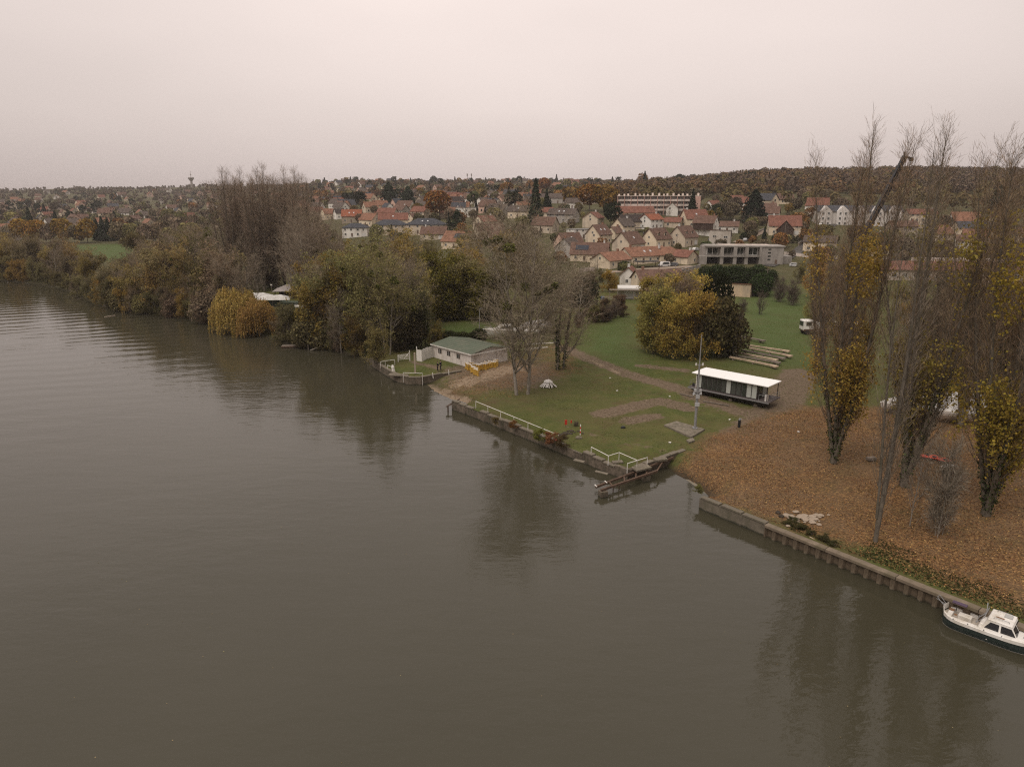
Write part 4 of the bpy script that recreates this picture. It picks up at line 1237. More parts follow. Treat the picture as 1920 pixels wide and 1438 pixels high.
house(1180, 540, 6, 6, 3.6, 2.6, 70, 'red', 'white', 'small red-edged gable with a round window above the veranda', back=8, cols=0)
def garage():
    r = root_at('garage_building', 1372, 555, -28, 'windowless peach-coloured garage with low red roof beside the dark hedge', 'building', back=4, rad=8)
    k = r.location.y / CP / FPX; L = 13; W = 9
    w = MB(); prof = [(-W / 2, -1.5), (W / 2, -1.5), (W / 2, 2.6), (-W / 2, 4.0)]
    vs = [(-L / 2, p[0], p[1]) for p in prof] + [(L / 2, p[0], p[1]) for p in prof]
    w.add(vs, [(0, 1, 5, 4), (1, 2, 6, 5), (2, 3, 7, 6), (3, 0, 4, 7), (0, 1, 2, 3), (4, 5, 6, 7)])
    o = w.build('wall', M_WALL, r); o.color = (.60, .46, .31, 1)
    MB().add([(-L / 2 - .2, -W / 2 - .3, 4.06), (L / 2 + .2, -W / 2 - .3, 4.06), (L / 2 + .2, W / 2 + .3, 2.5), (-L / 2 - .2, W / 2 + .3, 2.5)] + [(-L / 2 - .2, -W / 2 - .3, 4.22), (L / 2 + .2, -W / 2 - .3, 4.22), (L / 2 + .2, W / 2 + .3, 2.66), (-L / 2 - .2, W / 2 + .3, 2.66)], [(0, 1, 2, 3), (4, 5, 6, 7), (0, 1, 5, 4), (1, 2, 6, 5), (2, 3, 7, 6), (3, 0, 4, 7)]).build('roof', ROOF['red'], r)
    MB().tube((L / 2 + .05, -W / 2 - .1, -1), (L / 2 + .05, -W / 2 - .1, 4), .06).build('drainpipe', M_SHUT, r)
garage()

def long_wall(name, pts, h, th, m, label, cat='wall', zoff=0.0, bury=1.5, cap=None):
    """free-standing wall that follows the ground along photo-pixel points"""
    W = [G(a, b) for a, b in pts]
    root = empty(name, W[0], 0, label, cat)
    mb = MB(); cp = MB()
    for a, b in zip(W[:-1], W[1:]):
        a = a - W[0]; b = b - W[0]
        d = (b - a); d.z = 0; d.normalize(); s = Vector((-d.y, d.x, 0)) * th / 2
        vs = [a - s - Vector((0, 0, bury)), b - s - Vector((0, 0, bury)), b + s - Vector((0, 0, bury)), a + s - Vector((0, 0, bury)), a - s + Vector((0, 0, h)), b - s + Vector((0, 0, h)), b + s + Vector((0, 0, h)), a + s + Vector((0, 0, h))]
        F = [(0, 1, 5, 4), (1, 2, 6, 5), (2, 3, 7, 6), (3, 0, 4, 7), (4, 5, 6, 7)]
        mb.add(vs, F)
        s2 = s * 1.35
        cp.add([v + (s2 - s) * sg + Vector((0, 0, dz)) for (v, sg, dz) in ((vs[4], -1, .003), (vs[5], -1, .003), (vs[6], 1, .003), (vs[7], 1, .003), (vs[4], -1, .12), (vs[5], -1, .12), (vs[6], 1, .12), (vs[7], 1, .12))], F)
    mb.build('wall_body', m, root); cp.build('coping', cap or M_CONC, root)
    return root
M_STONEW = mat('garden_stone', (.30, .25, .19), .95, .35, 1.2, dirt=(.12, .11, .08))
long_wall('road_wall', [(1497, 462), (1520, 446), (1540, 430)], 1.6, .4, M_STONEW, 'pale retaining wall along the steep road below the white residence')
long_wall('garden_wall', [(1470, 478), (1520, 484), (1570, 486)], 1.5, .3, M_PANEL, 'white garden wall right of the concrete villa')
long_wall('garden_wall', [(1258, 517), (1285, 510), (1313, 503)], 1.4, .35, M_CONC, 'sloping concrete wall left of the concrete villa')
long_wall('garden_wall', [(1085, 512), (1105, 508), (1130, 512)], 1.4, .25, M_PANEL, 'low white garden wall at the foot of the orange-roofed bungalow')
long_wall('garden_wall', [(1395, 452), (1415, 440), (1432, 432)], 1.0, .3, M_CONC, 'concrete wall beside the drive left of the big fir tree')

def drape_strip(name, pts, w, m, lift=.06, step=3.0):
    W = [G(a, b) for a, b in pts]; P2 = []
    for a, b in zip(W[:-1], W[1:]):
        k = max(1, int((b - a).length / step))
        P2 += [a.lerp(b, t / k) for t in range(k)]
    P2.append(W[-1]); V = []; F = []
    for i, p in enumerate(P2):
        d = (P2[min(i + 1, len(P2) - 1)] - P2[max(i - 1, 0)]); d.z = 0; d.normalize(); s = Vector((-d.y, d.x, 0))
        for j in range(5):
            q = p + s * w * (j - 2) / 4; V.append((q.x, q.y, tz(q.x, q.y) + lift))
        if i:
            b = (i - 1) * 5
            F += [(b + j, b + j + 1, b + j + 6, b + j + 5) for j in range(4)]
    me = bpy.data.meshes.new(name); me.from_pydata(V, [], F); me.materials.append(m); me.update()
    o = bpy.data.objects.new(name, me); link(o); return tag(o, kind='structure')
M_ASPH = mat('asphalt', (.085, .078, .072), .95, .2, .6)
drape_strip('road', [(1575, 412), (1552, 428), (1520, 450), (1490, 476), (1440, 500)], 5, M_ASPH, .25)
drape_strip('road', [(1440, 432), (1405, 446), (1380, 456)], 4, mat('gravel_drive', (.27, .21, .16), .95, .2), .25)
drape_strip('road', [(1130, 512), (1200, 506), (1262, 502), (1300, 500)], 5, mat('gravel_drive', (0,)), .15)

# pergola / carport black roof, white van
def pergola(px, row, L, W, label, back=2):
    r = root_at('pergola', px, row, 10, label, 'carport', back=back, rad=5)
    MB().b2(-L / 2, L / 2, -W / 2, W / 2, 2.3, 2.5).build('roof', mat('black_sheet', (.035, .032, .03), .8, .2), r)
    for x in (-L / 2 + .2, L / 2 - .2):
        for y in (-W / 2 + .2, W / 2 - .2): MB().b2(x - .08, x + .08, y - .08, y + .08, -.5, 2.3).build('post', M_WOODD, r)
pergola(1212, 502, 10, 5, 'black flat-roofed carport in front of the long orange-roofed bungalow')
pergola(1200, 436, 7, 4, 'small dark carport beside the white two-storey house')

def wheel_meshes():
    t = MB(); t.tube((0, -.11, 0), (0, .11, 0), .33, .33, 14); 
    h = MB(); h.tube((0, -.125, 0), (0, .125, 0), .19, .19, 10)
    return t.mesh('tyre', mat('rubber', (.02, .02, .02), .9)), h.mesh('rim', mat('rim_metal', (.45, .45, .45), .4, .1, metal=.6))
TY_M, RIM_M = wheel_meshes()
M_TIMBERP = mat('pole_wood', (.20, .165, .13), .9, .2, 2)
def car(loc, rz, color, label, van=False, group=None):
    r = empty('parked_van' if van else 'parked_car', loc, rz, label, 'van' if van else 'car', group)
    L, W, H = (4.8, 1.9, 2.0) if van else (4.2, 1.75, 1.45)
    prof = [(-L / 2, .3), (L / 2, .3), (L / 2, .75), (L / 2 - .9 if not van else L / 2 - .5, .95), (L / 2 - 1.6 if not van else L / 2 - 1.2, H), (-L / 2 + .7 if not van else -L / 2 + .1, H), (-L / 2, .95)]
    b = MB(); n = len(prof)
    vs = [(p[0], -W / 2 + (.12 if p[1] > 1 else 0), p[1]) for p in prof] + [(p[0], W / 2 - (.12 if p[1] > 1 else 0), p[1]) for p in prof]
    b.add(vs, [(i, (i + 1) % n, n + (i + 1) % n, n + i) for i in range(n)] + [tuple(range(n)), tuple(range(2 * n - 1, n - 1, -1))])
    bo = b.build('body', mat('car_paint', (1, 1, 1), .3, .04, obj=True, spec=.5), r); bo.color = (*color, 1)
    for s in (-1, 1):
        MB().add([(L / 2 - 1.0, s * (W / 2 + .005), .98), (L / 2 - 1.62, s * (W / 2 - .1), H - .1), (-L / 2 + .75, s * (W / 2 - .1), H - .1), (-L / 2 + .4, s * (W / 2 + .005), .98)], [(0, 1, 2, 3)]).build('side_window', M_GLASS, r)
    MB().b2(-.02, .02, -W / 2 + .2, W / 2 - .2, 0, .55).build('windscreen', M_GLASS, r, loc=(L / 2 - 1.0, 0, .98)).rotation_euler = (0, -.85, 0)
    for x in (-L / 2 + .8, L / 2 - .8):
        for s in (-1, 1):
            w = bpy.data.objects.new('wheel', TY_M); link(w, r); w.location = (x, s * (W / 2 - .1), .33)
            h = bpy.data.objects.new('rim', RIM_M); link(h, w)
    return r
car(G(1245, 500), math.radians(200), (.7, .68, .65), 'white van parked right of the black carport', van=True)
car(G(1538, 424), math.radians(60), (.65, .63, .6), 'white car parked on the steep road beside the pale wall')
car(G(1213, 440), math.radians(20), (.07, .07, .08), 'dark car beside the white two-storey house with the bright red roof')
car(G(1262, 499), math.radians(150), (.10, .10, .11), 'dark car parked between the white van and the small orange bungalow')
car(G(1665, 489), math.radians(0), (.6, .6, .6), 'white car behind the long low building, right of the small cream gable')

for px, row, rz, c, lb in ((1160, 478, 30, (.5, .5, .5), 'silver car parked before the beige house with broad brown roof'), (1195, 470, -20, (.12, .03, .02), 'dark red car in the village lane right of the beige brown-roofed house'), (1305, 470, 40, (.62, .6, .58), 'white car right of the beige house with two dormers'),
                          (1336, 452, 10, (.06, .07, .09), 'dark blue car below the timber-fronted white house'), (1398, 452, 60, (.4, .4, .4), 'grey car on the drive left of the big fir'), (705, 452, 5, (.6, .6, .6), 'white car beside the first slate-roofed villa'), (768, 452, 5, (.08, .08, .09), 'black car between the slate-roofed villas'),
                          (893, 444, 20, (.45, .45, .47), 'silver car left of the cream house with white gable'), (1098, 470, -30, (.6, .6, .58), 'white car left of the cream gabled house with two skylights'), (1325, 510, 15, (.3, .3, .32), 'grey car by the sloping concrete wall'), (1490, 500, -20, (.55, .55, .55), 'pale car below the white garden wall')):
    car(G(px, row), math.radians(rz), c, lb)
for i, (px, row, h) in enumerate(((1153, 462, 8), (1195, 450, 8), (1268, 470, 8), (1340, 475, 8), (1505, 458, 9), (1471, 446, 8), (940, 440, 8), (840, 430, 8), (706, 432, 8), (1120, 512, 7.5), (1436, 548, 8), (1545, 440, 8))):
    g = G(px, row); r = empty('utility_pole', g, random.uniform(-.4, .4), 'thin wooden utility pole in the village, %s' % ('by the lane behind the annex house', 'above the beige brown-roofed house', 'beside the dormered beige house', 'below the timber-fronted white house', 'on the steep road', 'above the timber-gabled house', 'left of the tall bare tree crown', 'near the white cube house', 'between the slate villas', 'at the low white garden wall', 'beside the peach-coloured garage', 'at the top of the steep road')[i], 'pole', 'utility poles of the village')
    MB().tube((0, 0, -1), (0, 0, h), .14, .10, 6).build('shaft', M_TIMBERP, r); MB().b2(-.9, .9, -.06, .06, h - .7, h - .58).build('crossarm', M_TIMBERP, r)

# water tower with mast on the skyline, and a radio mast
def water_tower():
    g = GY(368, 1850)
    r = empty('water_tower', g, 0, 'pale mushroom-shaped water tower with antenna on the left skyline', 'tower')
    k = 1850 / CP / FPX
    z0 = tz(g.x, g.y)
    top = CAM_H + ray(368, 333)[1] * 1850 - z0
    m = MB(); m.tube((0, 0, 0), (0, 0, top - 6), 3.2, 2.6, 12); m.build('shaft', M_CONC, r)
    m = MB(); m.tube((0, 0, top - 9), (0, 0, top - 2.5), 3, 7.5, 14); m.tube((0, 0, top - 2.5), (0, 0, top), 7.5, 7.0, 14); m.build('tank', M_CONC, r)
    m = MB(); m.tube((0, 0, top), (0, 0, top + 16), .7, .4, 6); m.b2(-1.6, 1.6, -.5, .5, top + 6, top + 8); m.build('antenna', M_CONC, r)
water_tower()
g = GY(881, 1560)
for dx, lb in ((-4, 'left one of two thin radio masts on the skyline'), (5, 'right one of two thin radio masts on the skyline')):
    m = MB(); h = CAM_H + ray(881, 326)[1] * 1560 - g.z; m.tube((0, 0, -2), (0, 0, h), .8, .5, 5); m.b2(-1.2, 1.2, -1, 1, h - 5, h)
    o = m.build('radio_mast', M_CONC, loc=(g.x + dx, g.y, g.z)); tag(o, lb, 'mast', 'radio masts on the skyline')

# ------------------------------------------------------------------ far houses (too small for parts)
def far_protos():
    out = []
    for rk in ('orange', 'red', 'brown', 'grey', 'slate'):
        for L, W, wh, rh in ((11, 8, 4.6, 3.8), (13, 9, 3.2, 4.2)):
            m = MB(); n_ = 5
            prof = [(-W / 2, -4), (W / 2, -4), (W / 2, wh), (0, wh + rh - .02), (-W / 2, wh)]
            m.add([(-L / 2, p[0], p[1]) for p in prof] + [(L / 2, p[0], p[1]) for p in prof], [(i, (i + 1) % n_, n_ + (i + 1) % n_, n_ + i) for i in range(n_)] + [tuple(range(n_)), tuple(range(2 * n_ - 1, n_ - 1, -1))])
            m.m = 1; rs = roof_slabs(L, W, wh, rh, th=.25); m.add(rs.v, rs.f); m.b2(L * .3, L * .3 + .8, -.4, .4, wh + rh - .5, wh + rh + 1.1)
            m.m = 2
            for x in (-3, 0, 3): m.b2(x - .6, x + .6, -W / 2 - .08, -W / 2 - .02, 1, 2.3)
            m.b2(-L / 2 - .08, -L / 2 - .02, -.6, .6, wh - 1, wh + .4); m.b2(L / 2 + .02, L / 2 + .08, -.6, .6, wh - 1, wh + .4)
            out.append((rk, m.mesh('far_house', [M_WALL, ROOF[rk], M_GLASS])))
    return out
FP = far_protos()
RC = dict(orange='orange', red='red', brown='brown', grey='grey-brown', slate='slate grey')
FAR = []
def far_houses(n, pxr, rowr, zone, seed, mind=14):
    rg = random.Random(seed); k = 0; tries = 0
    while k < n and tries < n * 12:
        tries += 1
        px = rg.uniform(*pxr); row = rg.uniform(*rowr); g = G(px, row)
        if g.y > 2100 or g.y < 260: continue
        if any((g.x - h[0]) ** 2 + (g.y - h[1]) ** 2 < (h[2] + 7) ** 2 for h in HOUSES): continue
        if any((g.x - h[0]) ** 2 + (g.y - h[1]) ** 2 < mind ** 2 for h in FAR): continue
        rk, me = rg.choice(FP)
        wc = rg.choice(('cream', 'white', 'cream', 'beige', 'pink', 'white'))
        o = bpy.data.objects.new('house', me); link(o); o.location = g
        o.rotation_euler = (0, 0, math.radians(rg.choice((35, -35, 10, 50, -50, -15)) + rg.uniform(-12, 12)))
        s = rg.uniform(.85, 1.2); o.scale = (s, s, s); c = WALLC[wc]; o.color = (*c, 1)
        tag(o, 'small %s house with %s roof %s' % (wc, RC[rk], zone), 'house', 'small %s houses with %s roofs %s' % (wc, RC[rk], zone))
        FAR.append((g.x, g.y, 8, px, row)); k += 1
far_houses(95, (560, 1150), (338, 384), 'on the far slope', 1, 15)
far_houses(32, (560, 1000), (382, 402), 'between the village and the far slope', 2, 14)
far_houses(44, (0, 560), (360, 400), 'on the distant left hillside', 3, 16)
far_houses(32, (0, 480), (398, 428), 'in the low quarter behind the field', 4, 16)
far_houses(7, (1330, 1560), (382, 412), 'at the foot of the wooded hill', 5, 14)
far_houses(4, (1700, 1915), (425, 455), 'behind the right poplars', 6, 14)
# ------------------------------------------------------------------ river walls
M_OLDW = mat('old_wall_stone', (.15, .12, .09), .98, .55, 1.6, bump=1.0, bscale=4, dirt=(.040, .042, .022), dscale=1.3, tide=.15)
M_COPE = mat('old_coping', (.20, .17, .13), .95, .4, 1.6, bump=.6, dirt=(.075, .07, .038), dscale=1.3)
M_WHITE = mat('white_paint', (.74, .71, .66), .5, .08, 2, dirt=(.45, .40, .33), dscale=1.5)
M_RUST = mat('rust_steel', (.12, .075, .05), .85, .4, 3, dirt=(.05, .035, .025))
M_TIMB = mat('grey_timber', (.22, .18, .145), .9, .3, 2.5, dirt=(.09, .075, .055))
M_TAN = mat('tan_timber', (.50, .38, .27), .9, .2, 1.5, dirt=(.25, .19, .13))
M_BLACK = mat('black_plastic', (.02, .02, .022), .5, .1)
M_STEEL = mat('galvanised', (.30, .30, .30), .5, .15, 2, metal=.3)
M_GELW = mat('white_gelcoat', (.78, .75, .70), .3, .08, .8, spec=.5, dirt=(.50, .45, .36), dscale=.8)
M_GREENH = mat('dark_green_gelcoat', (.028, .040, .036), .3, .15, .8, spec=.5)
M_TEAK = mat('boat_teak', (.22, .12, .065), .8, .2, 3)
M_TARP = mat('white_tarpaulin', (.72, .70, .67), .6, .1, .6, dirt=(.42, .39, .34), dscale=.5)
M_TARPG = mat('grey_tarpaulin', (.36, .34, .33), .6, .15, .6)

M_QUAY = mat('quay_concrete', (.17, .145, .11), .95, .35, .9, bump=.6, dirt=(.085, .08, .05), dscale=.8, tide=.2)
def river_wall(root_label, pts, h, th, cope_len, jit, m, mc, seed, name='river_wall', down=1.6):
    """pts: waterline world points in order, land on the left-hand side of travel; wall stands just inside"""
    rg = random.Random(seed)
    root = empty(name, (pts[0][0], pts[0][1], 0), 0, root_label, 'wall')
    o = Vector((pts[0][0], pts[0][1]))
    body = MB()
    for a, b in zip(pts[:-1], pts[1:]):
        a = Vector(a) - o; b = Vector(b) - o; d = (b - a); L = d.length; d.normalize(); nrm = Vector((d.y, -d.x))   # towards land (to the right of travel)
        n = max(1, round(L / cope_len)); st = L / n
        for i in range(n):
            p0, p1 = a + d * st * i, a + d * st * (i + 1)
            hh = h + rg.uniform(-jit, jit)
            c = (p0 + p1) / 2 + nrm * (th / 2 - .05 + rg.uniform(-.02, .02))
            M = Matrix.Rotation(math.atan2(d.y, d.x), 3, 'Z')
            body.box((c.x, c.y, (hh - down) / 2 - .0), (st + .01 * (i % 2) + .02, th, hh + down), M=M)
            if rg.random() > jit * .9:
                q = MB(); q.box((0, 0, 0), (st * rg.uniform(.86, .985), th * 1.25, .16), M=Matrix.Rotation(rg.uniform(-jit, jit) * .25, 3, 'Z') @ Matrix.Rotation(rg.uniform(-jit, jit) * .3, 3, 'X'))
                s = q.build('coping_slab', mc, root, loc=(c.x, c.y, hh + .085), rz=math.atan2(d.y, d.x))
    body.build('wall_body', m, root)
    return root
WP = [PA[i] for i in range(len(PA))]
def shore_pts(pxs): return [tuple(P(a, b, 0).xy) for a, b in pxs]
river_wall('crumbling old stone river wall along the grassy bank, with broken coping', shore_pts([(1285, 862), (1240, 879), (1176, 902)])[0:3], 1.30, .5, 1.6, .10, M_OLDW, M_COPE, 1)
river_wall('long old stone river wall in front of the white railing', shore_pts([(1176, 902), (1130, 884), (1057, 853), (973, 818), (900, 788), (848, 768)]), 1.27, .55, 1.7, .16, M_OLDW, M_COPE, 2)
river_wall('low stone wall round the small fenced lawn beside the hut', shore_pts([(866, 709), (830, 715), (790, 722), (765, 722), (742, 716), (722, 704), (704, 692), (688, 680)]), 1.35, .5, 1.8, .07, M_OLDW, M_COPE, 3)
# right quay: concrete head wall and sheet piling
qa, qb, qc = [Vector(p) for p in shore_pts([(1315, 952), (1438, 1003), (1765, 1137)])]
qd = (qc - qb).normalized(); qe = qc + qd * 70
river_wall('grey concrete quay wall with smooth face at the slipway corner', [tuple(qb), tuple(qa)][::-1], 1.28, .5, 2.4, .03, M_QUAY, M_QUAY, 4, name='quay_wall')
0 and river_wall('short end wall of the concrete quay beside the slipway', shore_pts([(1345, 925), (1319, 934)]) + [tuple(qa)], 1.12, .4, 3, .04, M_QUAY, M_QUAY, 5, name='quay_wall')
def sheet_piling():
    root = empty('sheet_pile_wall', (qb.x, qb.y, 0), 0, 'steel sheet-pile quay with tan concrete cap running past the moored boat', 'wall')
    L = (qe - qb).length; n = int(L / 1.1); rz = math.atan2(qd.y, qd.x); nrm = Vector((qd.y, -qd.x))
    prof = [(-.55, .30), (-.30, .30), (-.16, 0), (.30, 0), (.44, .30), (.55, .30)]
    m = MB(); V = []
    for z in (-1.8, 1.02): V += [(x, y, z) for x, y in prof]
    m.add(V, [(i, i + 1, i + 7, i + 6) for i in range(5)])
    me = m.mesh('sheet_pile', mat('pile_steel', (.14, .105, .07), .85, .4, 1.5, dirt=(.25, .21, .15), dscale=1.2, tide=.1))
    for i in range(n):
        p = (qd * (i + .5) * 1.1) + nrm * .02
        o = bpy.data.objects.new('sheet_pile', me); o.location = (p.x, p.y, 0); o.rotation_euler = (0, 0, rz + math.pi); link(o, root)
        o.location = (p.x + nrm.x * .3, p.y + nrm.y * .3, 0)
    mb = mat('pile_cap', (.20, .158, .115), .95, .3, .8, bump=.4, dirt=(.12, .10, .06), dscale=.6)
    k = int(L / 6)
    for i in range(k):
        p = qd * (i + .5) * L / k + nrm * .36
        q = MB().box((0, 0, 0), (L / k - .04, .7, .3)).build('cap_beam', mb, root, loc=(p.x, p.y, 1.20), rz=rz, bevel=.04)
sheet_piling()
# old slipway floor of concrete running under water
def slipway():
    pts = shore_pts([(1250, 876), (1320, 926), (1350, 912), (1290, 862)])
    a, b, c, d = [Vector(p) for p in pts]
    out = (Vector(shore_pts([(1222, 912)])[0]) - a)
    V = [(a.x + out.x * .8, a.y + out.y * .8, -.75), (b.x + out.x * .8, b.y + out.y * .8, -.75), (b.x, b.y, -.02), (a.x, a.y, -.02)]
    V += [(c.x, c.y, .22), (d.x, d.y, .22)]
    o = MB().add(V, [(0, 1, 2, 3), (3, 2, 4, 5)]).build('slipway', mat('slip_concrete', (.22, .19, .14), .9, .3, .5))
    tag(o, kind='structure')
slipway()

# ------------------------------------------------------------------ railings
def railing(tops, ztop, label, posts=None, h=1.05, r=.045, group=None, name='railing'):
    W = [P(a, b, ztop) for a, b in tops]
    root = empty(name, (W[0].x, W[0].y, ztop - h), 0, label, 'railing', group)
    for a, b in zip(W[:-1], W[1:]):
        MB().tube(a - W[0] + Vector((0, 0, h)), b - W[0] + Vector((0, 0, h)), r, n=6).build('rail', M_WHITE, root)
    if posts is None:
        posts = list(W)
    else:
        q = []
        for a, b, n in zip(W[:-1], W[1:], posts):
            q += [a.lerp(b, i / n) for i in range(n)]
        posts = q + [W[-1]]
    for p in posts:
        z0 = min(tz(p.x, p.y), ztop - .4) - .1
        MB().tube((p.x - W[0].x, p.y - W[0].y, z0 - ztop + h), (p.x - W[0].x, p.y - W[0].y, h - .002), r * .9, n=6).build('post', M_WHITE, root)
    return root
railing([(892, 752.5), (1047, 815.5)], 2.4, 'long white tubular railing along the grassy river bank', posts=[6])
railing([(1108.7, 838), (1140.8, 854.6), (1161, 848.3), (1194.6, 862.9)], 2.4, 'bent white railing zigzagging back from the river wall corner')
railing([(1176.5, 868.8), (1214, 857.5)], 2.4, 'short white railing on the tip of the river wall above the old rails')
railing([(713, 678.7), (722, 676.8), (740, 674.4)], 2.3, 'white railing at the left tip of the small fenced lawn', h=.95)
railing([(726.4, 685), (735, 688)], 2.2, 'short white rail beside the white stone post on the lawn', h=.9)
railing([(756, 698.8), (791.8, 700)], 2.15, 'white hoop-like rail above the round lawn wall', h=.85)
for px, row, lb in ((812.4, 707.5, 'leaning white stake on the lawn wall, left one of two'), (842, 701.5, 'leaning white stake on the lawn wall, right one of two')):
    g = P(px, row, 1.4); o = MB().tube((0, 0, -.2), (-.12, .05, .85), .06, n=6).build('stake', M_WHITE, loc=g); tag(o, lb, 'stake')
# white stone post and its slab
g = P(738, 697, 1.35)
m = MB(); m.tube((0, 0, -.2), (-.1, 0, .8), .34, .24, 9); m.tube((-.1, 0, .8), (-.16, 0, 1.25), .30, .16, 9)
tag(m.build('stone_post', M_WHITE, loc=g), 'thick white-painted mooring post on the corner of the small lawn', 'bollard')
g = P(747, 703, 1.42); tag(MB().box((0, 0, 0), (3.6, 1.3, .16)).build('stone_slab', M_COPE, loc=g, rz=-.25), 'flat stone slab on the lawn wall beside the white mooring post', 'slab')
# gate
def gate():
    a, b = P(747, 678, 1.3), P(768.5, 676, 1.3)
    r = empty('gate', a, math.atan2(b.y - a.y, b.x - a.x), 'small white barred gate with a diagonal brace left of the hut fence', 'gate'); L = (b - a).xy.length
    for z in (.35, .6, .85, 1.05, 1.25): MB().b2(0, L - .1, -.03, .03, z, z + .1).build('bar', M_WHITE, r)
    MB().tube((L * .45, -.05, .3), (L - .1, -.05, 1.6), .05).build('brace', M_WHITE, r)
    MB().b2(L - .08, L + .06, -.07, .07, -.2, 2.0).build('post', M_WHITE, r); MB().b2(-.1, .03, -.06, .06, -.2, 1.35).build('post', M_WHITE, r)
gate()
# timber pole on the lawn
g = P(778.5, 697, 1.35); tag(MB().b2(-.14, .14, -.14, .14, -.3, 3.5).build('timber_pole', mat('pale_timber', (.38, .31, .24), .9, .2), loc=g), 'square timber pole standing alone on the small lawn', 'pole')
g = P(899, 640, 1.5)
m = MB(); m.tube((0, 0, -.3), (.1, 0, 7.2), .11, .07, 6)
r = empty('lamp_post', g, 0, 'thin leaning grey pole in the small field behind the hut', 'pole'); m.build('shaft', M_STEEL, r); MB().tube((.1, 0, 7.1), (.7, 0, 7.35), .05).build('arm', M_STEEL, r)

# ------------------------------------------------------------------ hut
def hut():
    c0 = P(883.5, 688, 1.5); cl = P(812, 667.5, 1.5)
    ang = math.atan2(c0.y - cl.y, c0.x - cl.x); L = (c0 - cl).xy.length; W = 9.0
    r = empty('boat_club_hut', c0, ang, 'long white timber hut with shallow green roof and three small dark windows', 'hut')
    # local x runs along the long wall towards the near corner (origin), y into the depth
    h = 2.35
    MB().b2(-L, 0, 0, W, -.6, h).build('wall', mat('hut_white', (.66, .60, .55), .8, .12, .5, dirt=(.34, .29, .24), dscale=.8), r)
    for i in range(int(L / .62)):
        x = -L + .3 + i * .62
        MB().b2(x - .035, x + .035, -.035, -.003, -.5, h - .02).build('batten', M_WHITE, r)
    for i in range(int(W / .62)):
        y = .3 + i * .62
        MB().b2(.003, .035, y - .035, y + .035, -.5, h - .02).build('batten', M_WHITE, r)
    ro = MB(); ov = .35; zc = h + .12
    V = [(-L - ov, -ov, zc), (ov, -ov, zc), (ov, W + ov, zc), (-L - ov, W + ov, zc), (-L - ov, W / 2, zc + .85), (ov, W / 2, zc + .85)]
    V2 = [(a, b, c - .13) for a, b, c in V]
    ro.add(V + V2, [(0, 1, 5, 4), (4, 5, 2, 3), (6, 7, 11, 10), (10, 11, 8, 9), (0, 1, 7, 6), (1, 5, 11, 7), (5, 2, 8, 11), (2, 3, 9, 8), (3, 4, 10, 9), (4, 0, 6, 10)])
    rf = ro.build('roof', mat('green_felt', (.105, .125, .088), .9, .15, .5, dirt=(.14, .135, .10), dscale=.5), r)
    gm = MB(); gm.add([(.0, 0, h), (.0, W, h), (.0, W / 2, h + .8)], [(0, 1, 2)]); gm.add([(-L, 0, h), (-L, W, h), (-L, W / 2, h + .8)], [(0, 1, 2)]); gm.build('gable', mat('hut_white', (0,)), r)
    for i in range(14):
        y = -ov + .15 + i * (W + 2 * ov - .3) / 13
        z = zc + .85 * (1 - abs(y - W / 2) / (W / 2 + ov)) + .012
        MB().b2(-L - ov + .02, ov - .02, y - .03, y + .03, z - .01, z + .02).build('felt_seam', mat('green_felt', (0,)), rf)
    MB().b2(-L - ov, ov, -ov - .03, -ov, zc - .2, zc + .02).build('fascia', M_WHITE, r); MB().b2(ov, ov + .03, -ov, W + ov, zc - .22, zc + .02).build('fascia', M_WHITE, r)
    for px in (826, 843, 861):
        t = (px - 812) / (883.5 - 812); x = -L * (1 - t)
        f = MB().b2(x - .52, x + .52, -.07, -.001, .95, 1.85).build('window_frame', M_SHUT, r)
        MB().b2(x - .42, x + .42, -.085, -.071, 1.03, 1.77).build('pane', M_GLASS, f)
        MB().b2(x - .03, x + .03, -.1, -.086, 1.03, 1.77).build('glazing_bar', M_WHITE, f)
    MB().tube((.06, -.06, -.3), (.06, -.06, h), .05).build('drainpipe', M_WHITE, r)
hut()
def hut_fence():
    pts = [P(782, 675.5, 1.4), P(791, 677, 1.4), P(800, 672, 1.4), P(813, 668.5, 1.4)]
    r = empty('board_fence', pts[0], 0, 'tall white board fence joining the hut to the riverside bushes', 'fence')
    for a, b in zip(pts[:-1], pts[1:]):
        a = a - pts[0]; b = b - pts[0]; n = max(2, int((b - a).length / .5)); ang = math.atan2((b - a).y, (b - a).x)
        for i in range(n):
            p = a.lerp(b, (i + .5) / n); l = (b - a).length / n
            MB().b2(-l / 2 + .015, l / 2 - .015, -.03, .03, -.4, 2.15 + random.uniform(-.04, .06)).build('board', M_WHITE, r, loc=p, rz=ang)
    MB().b2(-.08, .08, -.08, .08, -.4, 2.7).build('post', M_WHITE, r)
hut_fence()

